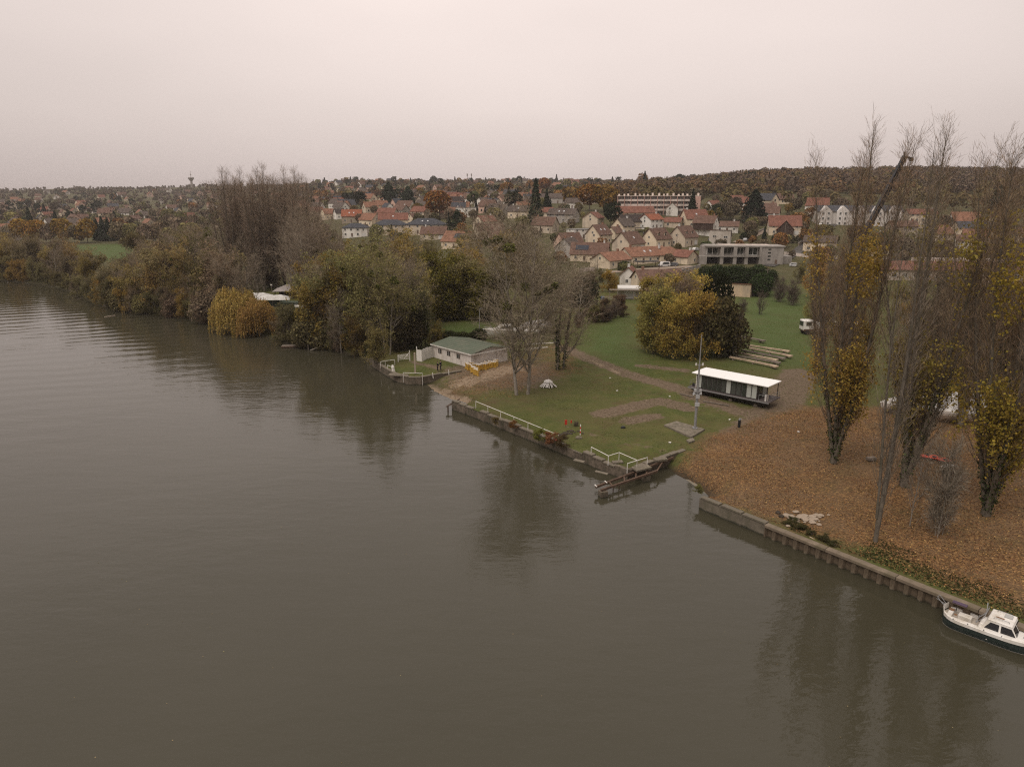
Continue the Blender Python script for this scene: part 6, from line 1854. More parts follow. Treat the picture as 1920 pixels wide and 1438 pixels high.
def rock(px, row, s, m, lb, n=1, group=None, zs=.6, seed=1, z=1.3):
    rg = random.Random(seed)
    r = empty('rubble_heap', P(px, row, z), 0, lb, 'rubble', group)
    for i in range(n):
        bm = bmesh.new(); bmesh.ops.create_icosphere(bm, subdivisions=2, radius=1)
        for v in bm.verts: v.co *= rg.uniform(.8, 1.15)
        q = s * (rg.uniform(.12, .5) if n > 1 else 1); 
        for v in bm.verts: v.co = Vector((v.co.x * q, v.co.y * q * .8, v.co.z * q * zs))
        me = bpy.data.meshes.new('stone'); bm.to_mesh(me); bm.free(); me.materials.append(m)
        o = bpy.data.objects.new('stone', me); link(o, r); o.location = (rg.gauss(0, s) * (n > 1), rg.gauss(0, s) * .7 * (n > 1), q * .15)
rock(1064, 812, .8, mat('dark_earth', (.06, .048, .035), .98, .4, 2, bump=.8), 'heap of dark earth and rubble at the hole between the two white railings', n=24, seed=2, zs=.4)
rock(1085, 822, .45, M_COPE, 'single pale boulder below the red and white post', seed=3)
rock(1508, 972, .95, mat('pale_rubble', (.36, .29, .22), .95, .25, 2, bump=.6), 'pale rubble heap on the leaf-covered bank above the quay', n=34, seed=4, zs=.4)
rock(1478, 968, .6, mat('dark_earth', (0,)), 'dark stones beside the pale rubble heap', n=6, seed=5)
rock(1168, 802, .35, M_BLACK, 'small dark round object alone in the grass left of the mast', seed=6)
for i, (px, row) in enumerate(((1144, 709), (1157, 733), (1256, 744), (1256, 830), (1368, 787), (1497, 810))):
    g = P(px, row, 1.33); tag(MB().box((0, 0, .05), (.3, .22, .1)).build('litter', M_WHITE, loc=g, rz=i), 'small white scrap of litter on the bank ground', 'litter', 'white scraps on the bank')

# ------------------------------------------------------------------ moored motor boat
def motor_boat():
    s0 = P(1756, 1166, .0); s1 = P(1920, 1230, .0)
    d = (Vector((s1.x, s1.y)) - Vector((s0.x, s0.y))).normalized(); rz = math.atan2(d.y, d.x)
    L, B = 8.8, 3.0
    nrm = Vector((-d.y, d.x))
    r = empty('motor_boat', (s0.x + nrm.x * B * .42, s0.y + nrm.y * B * .42, -.05), rz + math.radians(2), 'white and dark green cabin cruiser moored at the sheet-pile quay by the right edge', 'boat')
    r.scale = (.86, 1.05, 1.0)
    # local +x towards the bow (out of frame), stern at x=0
    n = 26
    def half(t):
        if t < .16: return B / 2 * math.sqrt(max(0, 1 - ((.16 - t) / .16) ** 2)) * .985 + .02
        if t > .55: return B / 2 * max(.01, 1 - ((t - .55) / .45) ** 2.3)
        return B / 2
    def sheer(t): return .98 + .10 * (1 - t / .2 if t < .2 else 0) + .40 * max(0, t - .4) ** 1.4
    def strip(name, m, lev, cap=None):
        V = []; k = len(lev)
        for i in range(n + 1):
            t = i / n; w = half(t); h = sheer(t)
            for s in (-1, 1):
                for (zf, wf) in lev: V.append((L * t, s * w * wf, zf * h))
        c = 2 * k; F = []
        for i in range(n):
            for s in range(2):
                for q in range(k - 1): a = i * c + s * k + q; F.append((a, a + 1, a + 1 + c, a + c))
        for q in range(k - 1): F.append((q, q + 1, k + q + 1, k + q))
        return MB().add(V, F).build(name, m, r)
    hu = strip('hull', M_GREENH, [(-.55, .1), (-.25, .72), (.05, .93), (.40, .99), (.70, 1.0)])
    strip('boot_stripe', M_WHITE, [(.06, .945), (.09, .955)])
    strip('bulwark', M_GELW, [(.70, 1.001), (.72, 1.03), (.97, 1.03), (1.0, 1.0), (1.0, .90), (.97, .885), (.55, .88)])
    # side decks and cockpit floor
    V = []; 
    for i in range(n + 1):
        t = i / n; w = half(t)
        V += [(L * t, -w * .89, sheer(t) * .42), (L * t, w * .89, sheer(t) * .42)]
    MB().add(V, [(2 * i, 2 * i + 1, 2 * i + 3, 2 * i + 2) for i in range(n)]).build('cockpit_floor', mat('deck_cream', (.50, .44, .37), .8, .15, 2), r)
    # foredeck and side decks from the cabin forward
    V = []
    for i in range(9, n + 1):
        t = i / n; w = half(t)
        V += [(L * t, -w * .93, sheer(t) * .93), (L * t, 0, sheer(t) * .93 + .06), (L * t, w * .93, sheer(t) * .93)]
    k = n - 8
    MB().add(V, [(3 * i + q, 3 * i + q + 1, 3 * i + q + 4, 3 * i + q + 3) for i in range(k - 1) for q in range(2)]).build('deck', M_GELW, r)
    # stern benches and engine box
    MB().b2(.45, .85, -.95, .95, .40, .72).build('stern_bench', M_GELW, r, bevel=.04)
    for y in (-1, 1): MB().b2(.9, 2.9, y * .72, y * 1.12, .40, .74).build('side_bench', M_GELW, r, bevel=.04)
    MB().b2(1.25, 2.3, -.28, .28, .40, .82).build('engine_box', M_GELW, r, bevel=.05)
    for x, y, l, w in ((.65, .25, .42, .28), (1.35, .92, .55, .22), (2.15, .92, .6, .20), (1.1, -.35, .22, .16)):
        MB().b2(x - l / 2, x + l / 2, y - w / 2, y + w / 2, .745, .80).build('cushion', M_TEAK, r)
    mm = MB(); mm.tube((1.9, -.62, .44), (1.9, -.62, .56), .22, .18, 10); mm.build('rope_coil', M_TIMB, r)
    # wheelhouse
    zb, zt = .88, 1.62
    def cab(x0, x1, xt0, xt1, wb, wt, z0, z1, name, m):
        V = [(x0, -wb, z0), (x1, -wb, z0), (x1, wb, z0), (x0, wb, z0), (xt0, -wt, z1), (xt1, -wt, z1), (xt1, wt, z1), (xt0, wt, z1)]
        return MB().add(V, [(0, 1, 5, 4), (1, 2, 6, 5), (2, 3, 7, 6), (3, 0, 4, 7), (4, 5, 6, 7), (0, 3, 2, 1)]).build(name, m, r, bevel=.05)
    cab(3.05, 6.05, 3.55, 5.30, 1.06, .86, zb - .3, zt, 'cabin', M_GELW)
    ro = cab(3.50, 5.36, 3.58, 5.26, .92, .84, zt + .003, zt + .08, 'cabin_roof', M_GELW)
    dg = glass('boat_glass', (.02, .02, .022), .05)
    # side windows lie on the sloping cabin sides
    def sidewin(xa, xb, xc, xd, s):
        def pt(x, f): y = 1.06 + (.86 - 1.06) * f; return (x, s * (y + .012), zb - .3 + (zt - zb + .3) * f)
        MB().add([pt(xa, .36), pt(xb, .36), pt(xc, .86), pt(xd, .86)], [(0, 1, 2, 3)]).build('side_window', dg, r)
    for s in (-1, 1): sidewin(3.40, 4.45, 4.42, 3.78, s); sidewin(4.6, 5.72, 5.30, 4.57, s)
    def fp(f, y): x = 6.05 + (5.30 - 6.05) * f + .015; w = 1.06 + (.86 - 1.06) * f; return (x, y * w, zb - .3 + (zt - zb + .3) * f)
    for ya, yb in ((-.93, -.06), (.06, .93)): MB().add([fp(.36, ya), fp(.36, yb), fp(.88, yb), fp(.88, ya)], [(0, 1, 2, 3)]).build('windscreen', dg, r)
    # aft folding windshield frames over the helm
    tg = glass('pale_glass', (.30, .31, .29), .1)
    for y in (-.42, .5):
        MB().path([(2.75, y - .45, 1.02), (3.25, y - .40, 1.62), (3.25, y + .40, 1.62), (2.75, y + .45, 1.02), (2.75, y - .45, 1.02)], .028).build('screen_frame', M_STEEL, r)
    MB().add([(3.0, .15, 1.28), (3.24, .15, 1.6), (3.24, .85, 1.6), (3.0, .85, 1.28)], [(0, 1, 2, 3)]).build('screen_glass', tg, r)
    cab(2.85, 3.55, 3.05, 3.5, .98, .86, .6, 1.12, 'helm_console', M_GELW)
    MB().path([(3.2, .2, 1.7), (3.1, .6, 2.15), (3.25, .95, 1.55)], .03).build('arch_bar', M_STEEL, r)
    for s in (-1, 1): MB().path([(3.9, s * .62, zt + .08), (3.95, s * .62, zt + .2), (5.0, s * .6, zt + .2), (5.05, s * .6, zt + .08)], .022).build('grab_rail', M_STEEL, ro)
    MB().b2(4.5, 5.1, .1, .6, zt + .082, zt + .14).build('roof_hatch', mat('hatch_grey', (.4, .4, .38), .4), ro); MB().b2(4.0, 4.6, -.28, -.18, zt + .082, zt + .12).build('slat', M_TEAK, ro)
    # stern rail / bathing ladder
    MB().path([(.05, .5, .95), (-.55, .55, 1.45), (-.6, .05, 1.5), (.02, 0, 1.0)], .025).build('stern_rail', M_STEEL, r)
    MB().path([(.05, .25, 1.0), (-.7, .3, 1.2)], .02).build('stern_rail', M_STEEL, r)
    MB().path([(6.2, -1.0, 1.2), (6.3, -.98, 1.75), (7.8, -.5, 1.9), (8.5, 0, 1.95), (7.8, .5, 1.9), (6.3, .98, 1.75), (6.2, 1.0, 1.2)], .025).build('bow_rail', M_STEEL, r)
    for x in (1.2, 2.3, 3.5, 4.8): MB().tube((x, -B / 2 * 1.0, .99), (x, -B / 2 * 1.0, 1.04), .05, .04, 8).build('cleat', M_STEEL, r)
    mm = MB(); mm.tube((3.8, -1.42, .3), (3.8, -1.40, .62), .07, .07, 8); mm.build('fender', M_WHITE, r)
    return r
motor_boat()
a = qb + qd * 4.0; b_ = qb + qd * 19
pn = Vector((-qd.y, qd.x, 0)) * .5
pts = [pn + Vector((a.x, a.y, 1.3)).lerp(Vector((b_.x, b_.y, -.0)), t / 10) - Vector((0, 0, .5 * math.sin(t / 10 * math.pi))) for t in range(11)]
o0 = pts[0].copy(); tag(MB().path([p - o0 for p in pts], .05).build('mooring_rope', M_TAN, loc=o0), 'pale pole-like rope slanting from the quay cap into the water', 'rope')
g = P(1800, 1133, 1.45); tag(MB().box((0, 0, .06), (1.0, .35, .12)).build('folded_cloth', mat('purple_cloth', (.10, .07, .11), .9, .3), loc=g, rz=-.8, bevel=.03), 'small dark purple cloth on the quay cap above the boat', 'cloth')

# ------------------------------------------------------------------ two people
def skin_mesh(name, verts, edges, radii, m, parent, levels=1):
    me = bpy.data.meshes.new(name); me.from_pydata([tuple(v) for v in verts], edges, []); me.materials.append(m)
    o = bpy.data.objects.new(name, me); link(o, parent)
    sk = o.modifiers.new('skin', 'SKIN'); sk.use_smooth_shade = True
    for i, rr in enumerate(radii):
        me.skin_vertices[0].data[i].radius = rr if hasattr(rr, '__len__') else (rr, rr)
    me.skin_vertices[0].data[0].use_root = True
    ss = o.modifiers.new('sub', 'SUBSURF'); ss.levels = levels; ss.render_levels = levels
    return o
def person(loc, rz, label, top, bottom, arms, stride):
    r = empty('person', loc, rz, label, 'person', None)
    sk = mat('skin', (.42, .26, .19), .6, .08)
    V = [(0, 0, .98), (0, 0, 1.2), (0, 0, 1.42), (0, 0, 1.50), (0, .02, 1.58), (0, .03, 1.70), (0, .02, 1.79),
         (-.19, 0, 1.40), (.19, 0, 1.40)]
    E = [(0, 1), (1, 2), (2, 3), (3, 4), (4, 5), (5, 6), (2, 7), (2, 8)]
    Rr = [(.13, .11), (.13, .10), (.13, .10), .055, .07, (.085, .10), .05, .06, .06]
    for s, pose in zip((7, 8), arms):
        prev = s
        for q, rr in zip(pose, (.045, .035, .03)):
            V.append(q); E.append((prev, len(V) - 1)); Rr.append(rr); prev = len(V) - 1
        hx = Vector(V[-1]); dirv = (Vector(V[-1]) - Vector(V[-2])).normalized(); side = dirv.orthogonal().normalized()
        for k in range(4):
            V.append(tuple(hx + dirv * (.085 - .01 * abs(k - 1.5)) + side * (k - 1.5) * .02)); E.append((prev, len(V) - 1)); Rr.append(.009)
        V.append(tuple(hx + dirv * .02 + side * .05)); E.append((prev, len(V) - 1)); Rr.append(.01)
    for s in (-1, 1):
        st = stride * s
        k = len(V); V += [(s * .10, 0, .92), (s * .11, st * .4 + .03, .50), (s * .11, st, .09), (s * .12, st + .16, .04)]
        E += [(0, k), (k, k + 1), (k + 1, k + 2), (k + 2, k + 3)]; Rr += [(.095, .095), .065, .045, .04]
    skin_mesh('body', V, E, Rr, sk, r)
    # jacket
    JV = [(0, 0, .90), (0, 0, 1.1), (0, 0, 1.3), (0, 0, 1.44), (-.2, 0, 1.40), (.2, 0, 1.40)]; JE = [(0, 1), (1, 2), (2, 3), (3, 4), (3, 5)]; JR = [(.20, .15), (.19, .14), (.19, .14), (.11, .09), .085, .085]
    for s, pose in zip((4, 5), arms):
        prev = s
        for q, rr in zip(pose[:2], (.066, .05)):
            JV.append(q); JE.append((prev, len(JV) - 1)); JR.append(rr); prev = len(JV) - 1
    skin_mesh('jacket', JV, JE, JR, top, r)
    TV = [(0, 0, .98)]; TE = []; TR = [(.16, .125)]
    for s in (-1, 1):
        st = stride * s; k = len(TV); TV += [(s * .10, 0, .88), (s * .11, st * .4 + .03, .50), (s * .11, st, .10)]; TE += [(0, k), (k, k + 1), (k + 1, k + 2)]; TR += [.115, .085, .07]
    skin_mesh('trousers', TV, TE, TR, bottom, r)
    hr = MB(); bm = bmesh.new(); bmesh.ops.create_icosphere(bm, subdivisions=2, radius=1)
    hm = bpy.data.meshes.new('hair')
    for v in bm.verts: v.co = Vector((v.co.x * .095, v.co.y * .11 - .015, v.co.z * .09 + 1.755))
    bmesh.ops.delete(bm, geom=[v for v in bm.verts if v.co.z < 1.70 and v.co.y > 0], context='VERTS'); bm.to_mesh(hm); bm.free(); hm.materials.append(mat('dark_hair', (.03, .022, .016), .8))
    link(bpy.data.objects.new('hair', hm), r)
    for s in (-1, 1):
        MB().box((s * .12, stride * s + .08, .045), (.10, .27, .09)).build('shoe', M_BLACK, r, bevel=.03)
        MB().box((s * .032, .128, 1.70), (.02, .012, .012)).build('eye', M_BLACK, r)
        MB().box((s * .093, .02, 1.68), (.015, .04, .06)).build('ear', sk, r, bevel=.005)
    MB().tube((0, .12, 1.70), (0, .150, 1.665), .012, .018, 6).build('nose', sk, r); MB().box((0, .125, 1.625), (.05, .012, .01)).build('mouth', mat('lips', (.30, .12, .10), .6), r)
    return r
NAVY = mat('navy_cloth', (.012, .014, .028), .9, .15, 3); BLK = mat('black_cloth', (.010, .010, .012), .9, .15, 3)
g1 = P(820.5, 695.5, 1.38); g2 = P(826.5, 693.5, 1.38)
person(g1, math.radians(-80), 'person in black clothes on the small lawn, left of the pair', BLK, BLK, [[(-.27, .12, 1.16), (-.20, .34, 1.06), (-.18, .42, 1.06)], [(.27, .10, 1.16), (.18, .33, 1.10), (.15, .42, 1.10)]], .06)
person(g2, math.radians(60), 'person in a dark navy suit on the small lawn, right of the pair', NAVY, NAVY, [[(-.28, .02, 1.14), (-.26, .16, .93), (-.25, .20, .86)], [(.28, .03, 1.14), (.24, .20, .98), (.20, .27, .95)]], .18)
# ------------------------------------------------------------------ vegetation
C_YEL, C_ORG, C_RUST, C_OLV, C_BRN, C_GRN, C_DRK, C_YGR = (.36, .27, .08), (.32, .20, .06), (.24, .125, .05), (.205, .18, .075), (.19, .145, .095), (.075, .088, .038), (.030, .042, .024), (.26, .225, .07)
TREES = []
ORD = ['', 'first', 'second', 'third', 'fourth', 'fifth', 'sixth', 'seventh', 'eighth', 'ninth', 'tenth', 'eleventh', 'twelfth', 'thirteenth', 'fourteenth']
KW = dict(wood_mistle='mistletoe-laden', wood_leafy='thinly leaved', wood_bare='bare', yellow_bush='bushy', dense_bush='dense')
def hue(c):
    return 'orange-brown' if c[0] > 1.45 * c[1] else ('yellowish' if c[0] > .19 else ('olive' if c[2] < .066 and c[1] > .1 else 'brown'))
def T(kind, px, row, H, col, label, group=None, name=None, Y=None, **kw):
    g = G(px, row) if Y is None else GY(px, Y)
    g.z -= .08
    TREES.append((g.x, g.y))
    nm = name or {'spruce': 'conifer', 'cedar': 'conifer', 'willow': 'willow_tree', 'dense_bush': 'bush', 'yellow_bush': 'bush', 'sapling': 'shrub'}.get(kind, 'poplar_tree' if kind.startswith('poplar') else ('bare_tree' if 'bare' in kind else 'tree'))
    if nm == 'tree' and 'bare' in kind: nm = 'bare_tree'
    return tree(kind, g, H, col, label, nm, group, cat=kw.pop('cat', 'shrub' if nm in ('bush', 'shrub') else 'tree'), **kw)

# right bank poplars
T('poplar_a', 1562, 868, 38, (.34, .225, .055), 'ivy-clad poplar with orange-yellow leaves low down, leftmost of the big right-bank poplars', width=.92, twig=(.215, .15, .098))
T('poplar_b', 1694, 912, 37, (.28, .22, .055), 'wide bare poplar with an ivy-dark trunk, in the middle of the leaf-covered bank', twig=(.21, .152, .10))
T('poplar_a', 1848, 966, 37, (.30, .22, .045), 'ivy-dark poplar with yellow leaves near the right edge, standing behind the moored boat', twig=(.205, .145, .092))
T('poplar_c', 1641, 1015, 35.5, C_BRN, 'slender bare poplar with a pale grey trunk, nearest to the quay wall', twig=(0.201, 0.165, 0.127), width=.8)
T('poplar_far', 1800, 800, 33, C_BRN, 'bare poplar just left of the right-hand ivy-dark poplar, further back', twig=(.21, .152, .10), width=1.1)
T('poplar_b', 1572, 735, 29, (.26, .18, .04), 'lower bare poplar right behind the leftmost big poplar', twig=(.21, .152, .10), width=.9)
T('poplar_far', 1530, 700, 24, C_BRN, 'short bare poplar at the left rear of the leftmost big poplar', twig=(.21, .152, .10), width=1.1)
0 and T('poplar_far', 1732, 770, 27, C_BRN, 'thin bare poplar between the wide bare poplar and the right-hand ones', twig=(0.183, 0.144, 0.104), width=.9)
T('poplar_b', 1880, 770, 36.5, (.26, .17, .03), 'bare poplar with yellow leaves at the far right, behind the ivy-dark one', twig=(0.171, 0.128, 0.091))
T('poplar_far', 1735, 735, 27, C_BRN, 'bare poplar of middle height behind the white covered boats', twig=(0.171, 0.134, 0.096), width=1.3)
T('wood_bare', 1706, 986, 10, C_BRN, 'small bare multi-stemmed tree between the slender poplar and the wide bare poplar', twig=(0.207, 0.173, 0.134), width=.55)
T('sapling', 1760, 1004, 9, C_BRN, 'small pale multi-stemmed tree in the leaf litter, right of the slender poplar', twig=(0.207, 0.177, 0.136), width=.55, name='tree', cat='tree')
rg = random.Random(5)
for i in range(34):
    px = rg.uniform(1640, 1990); row = rg.uniform(560, 745)
    if 1490 < px < 1640 and row > 600: continue
    if 1640 < px < 1850 and 712 < row < 800: row = rg.uniform(600, 690)
    k = rg.choice(('wood_leafy', 'wood_leafy', 'wood_bare', 'yellow_bush', 'dense_bush', 'wood_bare'))
    c = rg.choice((C_OLV, C_YGR, C_BRN, C_ORG, C_GRN)) if k != 'dense_bush' else (.035, .042, .018)
    T(k, px, row, rg.uniform(6, 11), c, 'tree or bush in the tangle of growth behind the right-bank poplars', 'undergrowth behind the right-bank poplars', name='tree')
for px, row, H, c, lb in ((1530, 560, 13, C_ORG, 'loose tree with orange leaves left of the white crane lorry'), (1500, 530, 8, C_OLV, 'olive bush at the right end of the meadow'), (1528, 610, 9, C_YGR, 'yellow-green bush right in front of the crane lorry'), (1570, 560, 12, C_OLV, 'olive tree behind the crane lorry'), (1612, 570, 12, C_BRN, 'brown tree right of the crane lorry')):
    T('wood_leafy', px, row, H, c, lb)

# centre bank
T('tall_bare', 979, 740, 28.5, C_OLV, 'tall bare tree with two pale trunks and mistletoe balls on the grassy bank', twig=(0.256, 0.213, 0.153), width=1.25, rz=.25)
T('ivy_bare', 1050, 692, 19, (.10, .08, .03), 'bare tree with ivy-covered trunks right of the tall bare tree', twig=(.25, .20, .145), width=1.15)
T('wood_bare', 1010, 640, 19, C_BRN, 'bare brown tree behind the tall bare tree, beyond the white boats', twig=(0.201, 0.159, 0.113), width=1.2)
T('wood_bare', 1085, 610, 15, C_BRN, 'bare brown tree at the left end of the meadow scrub', twig=(0.189, 0.146, 0.102), width=1.2)
YB = 'cluster of yellow-brown bushes in the meadow behind the houseboat'
for px, row, H, c, lb in ((1226, 662, 13, C_YGR, 'yellow-green bush at the left of the cluster behind the houseboat'), (1262, 672, 12.5, (.34, .25, .065), 'broad golden-brown bush at the front of the cluster behind the houseboat'),
                          (1302, 668, 12.5, (.31, .22, .06), 'brown-gold bush at the right front of the cluster, behind the mast'), (1280, 640, 14.5, (.38, .28, .075), 'tallest bright yellow tree rising out of the bush cluster'),
                          (1222, 600, 11, (.26, .21, .05), 'yellow bush beside the veranda house'), (1248, 604, 12, C_OLV, 'olive bush behind the cluster, right of the veranda house')):
    T('yellow_bush', px, row, H, c, lb, width=.88)
T('wood_leafy', 1272, 645, 15, C_BRN, 'brown thinning tree in the middle of the bush cluster', width=1.2)
T('dense_bush', 1352, 668, 12, (.085, .068, .032), 'dark ivy-smothered bush at the right end of the bush cluster', width=.72)
T('dense_bush', 1330, 630, 15, (.022, .028, .012), 'nearly black ivy column between the yellow tree and the dark bush', width=.5)
T('ivy_bare', 1375, 672, 9, C_BRN, 'small brown ivy tree leaning at the right of the dark bush', width=.8)
for i, (px, row, H) in enumerate(((1322, 540, 7.5), (1342, 544, 8.5), (1362, 540, 7.5), (1384, 541, 8), (1402, 543, 7.5), (1420, 543, 8.5), (1438, 540, 6.5), (1426, 555, 7.5))):
    T('dense_bush', px, row, H, (.040, .055, .022), ('dark evergreen bush in the tall hedge below the concrete villa, %s from the left' % ORD[i + 1]) if i < 7 else 'dark evergreen bush standing in front of the tall hedge below the concrete villa', 'dark hedge below the concrete villa')
for px, row, H, c, k, lb in ((1092, 575, 9, (.025, .032, .014), 'dense_bush', 'dark green bush left of the veranda house'), (1143, 548, 7, (.25, .17, .04), 'yellow_bush', 'yellow bush left of the veranda house'),
                          (1425, 590, 6.5, (.17, .10, .035), 'ivy_bare', 'small russet tree alone in the green meadow'), (1392, 585, 3.5, (.2, .10, .05), 'sapling', 'tiny russet shrub in the green meadow'),
                          (1462, 566, 7, C_BRN, 'sapling', 'bare shrub on the upper meadow, left of a similar one'), (1484, 572, 7, C_BRN, 'sapling', 'bare shrub on the upper meadow near its right end'),
                          (1430, 528, 5, (.20, .13, .04), 'yellow_bush', 'yellow-brown bush right of the peach-coloured garage'), (1168, 508, 4, (.05, .06, .02), 'dense_bush', 'rounded green bush in front of the orange-roofed bungalow'),
                          (1176, 524, 6, C_OLV, 'yellow_bush', 'olive bush below the black carport'), (1108, 548, 7, C_BRN, 'wood_leafy', 'brown bush at the left edge of the house plots'), (1125, 530, 5, C_OLV, 'yellow_bush', 'olive bush below the low white garden wall')):
    T(k, px, row, H, c, lb)
rg = random.Random(17)
for i in range(26):
    px = rg.uniform(1075, 1185); row = 612 - (px - 1075) * .14 + rg.uniform(-22, 4)
    T(rg.choice(('sapling', 'yellow_bush', 'wood_leafy')), px, row, rg.uniform(2.2, 4.5), rg.choice((C_BRN, C_OLV, (.13, .085, .05))), 'low brown scrub at the back edge of the meadow', 'brown scrub at the back of the meadow', name='shrub')
# hedge row behind the hut and field
for i in range(7):
    T('dense_bush', 818 + i * 13, 648 + rg.uniform(-2, 2) - i * 1.0, rg.uniform(2.4, 3.4), (.05, .052, .022), 'rounded dark bush in the row behind the white hut, %s from the left' % ORD[i + 1], 'bushes in a row behind the white hut')
for i in range(8):
    T('yellow_bush', 822 + i * 16, 600 + rg.uniform(-3, 3), rg.uniform(12, 17), rg.choice(((.14, .125, .028), (.165, .14, .03), C_OLV)), 'yellow-green tree in the line beyond the small field, %s from the left' % ORD[i + 1], 'yellow-green trees beyond the small field', name='tree', cat='tree')

# the wood between hut and boat shelter
for k, px, row, H, c, lb in (
    ('wood_mistle', 727, 664, 21, C_OLV, 'big olive tree full of mistletoe with a pale leaning trunk, left of the white hut'),
    ('wood_mistle', 690, 640, 21, C_OLV, 'olive tree with mistletoe in the middle of the central wood'),
    ('wood_leafy', 640, 640, 18, (.20, .15, .035), 'yellowing tree at the left end of the central wood'),
    ('wood_leafy', 668, 668, 9, (.15, .11, .035), 'low olive tree leaning over the water below the central wood'),
    ('wood_leafy', 706, 684, 8, C_OLV, 'low dark-olive tree at the water beside the railings'),
    ('wood_bare', 640, 662, 12, C_BRN, 'bare brown tree leaning over the water left of the railings'),
    ('wood_leafy', 786, 650, 12, (.07, .068, .030), 'dark evergreen bush directly left of the white hut'),
    ('dense_bush', 760, 655, 7, (.075, .062, .03), 'dark brown bush beside the white fence of the hut'),
    ('ivy_bare', 778, 630, 17, (.05, .05, .022), 'dark ivy-grown tree rising behind the hut fence'),
    ('wood_leafy', 820, 655, 6, (.15, .12, .04), 'small yellowish tree at the back left corner of the white hut'),
    ('yellow_bush', 568, 648, 7, C_YGR, 'olive-yellow bush above the small landing stage'),
    ('wood_leafy', 605, 650, 10, (.25, .165, .035), 'orange-yellow tree above the wooden post in the water'),
    ('yellow_bush', 612, 590, 15, (.27, .175, .035), 'tall golden tree at the left end of the central wood'),
    ('wood_bare', 588, 610, 24, C_BRN, 'tall bare grey tree between boat shelter and central wood'),
    ('wood_bare', 470, 608, 19, C_BRN, 'bare grey tree behind the golden willow'),
    ('willow', 446, 622, 10.8, (.42, .30, .10), 'golden weeping willow at the water, left of the boat shelter'),
    ('willow', 487, 627, 8.6, (.40, .28, .09), 'right-hand golden weeping willow overlapping its neighbour at the water')):
    kw = dict(width=.88) if k == 'willow' else {}
    T(k, px, row, H, c, lb, twig=(0.220, 0.181, 0.134) if 'bare' in k else None, **kw)
rg = random.Random(23)
n = 0
while n < 66:
    px = rg.uniform(575, 1010); row = rg.uniform(500, 652)
    if px > 800 and row > 588: continue
    if px > 900 and row > 560: continue
    if px < 610 and 545 < row < 600: continue
    if px > 745 and row > 640: continue
    k = rg.choice(('wood_mistle', 'wood_leafy', 'wood_leafy', 'wood_bare', 'wood_leafy', 'yellow_bush', 'wood_bare'))
    c = rg.choice((C_OLV, C_OLV, (.18, .15, .06), C_YGR, C_BRN, (.27, .19, .055)))
    T(k, px, row, rg.uniform(12, 19), c, '%s %s tree in %s' % (KW[k], hue(c) if k != 'wood_bare' else 'grey-brown', ('the central wood near the boat shelter', 'the middle of the central wood', 'the central wood near the tall bare tree')[0 if px < 680 else (1 if px < 800 else 2)]), 'trees of the central wood', name='tree', cat='tree', twig=(.25, .20, .145)); n += 1

# left: tall poplars behind the riverbank
for i, (tp, top) in enumerate(((398, 326), (414, 328), (437, 327), (463, 326), (487, 318), (520, 324), (534, 325), (560, 338), (505, 346), (450, 350))):
    px = 960 + (tp - 960) * .957; Y = 232 + (i % 3) * 8
    z = CAM_H + ray(tp, top)[1] * Y
    T('poplar_far', px, 0, z - .4, C_BRN, 'bare poplar tip above the skyline, %s from the left of ten tall ones' % ORD[[1, 2, 3, 5, 6, 8, 9, 10, 7, 4][i]], 'tall poplars on the left bank', Y=Y, twig=(.27, .205, .15), width=1.2)
rg = random.Random(31)
def bank_row(px):
    xs = [p[0] for p in SHORE_PX][::-1]; ys = [p[1] for p in SHORE_PX][::-1]
    m = [(a, b) for a, b in zip(xs, ys) if a < 720]
    return float(np.interp(px, [a for a, b in m], [b for a, b in m]))
for i, (px_, row, H) in enumerate(((548, 560, 24), (566, 575, 25), (584, 560, 26), (604, 570, 26), (622, 560, 24), (640, 575, 22), (385, 545, 20), (360, 560, 19), (340, 540, 20), (318, 560, 18), (300, 548, 17), (372, 520, 22), (330, 520, 18), (405, 575, 19))):
    T('wood_bare', px_, row, H, C_BRN, 'tall spreading bare tree %s, %s from left' % (('right of the tall left poplars', ORD[[1, 2, 3, 4, 5, 6][i]]) if i < 6 else ('left of the tall left poplars', ORD[[7, 5, 4, 2, 1, 6, 3, 8][i - 6]])), 'tall bare trees beside the left poplars', twig=(.235, .185, .135), width=1.1)
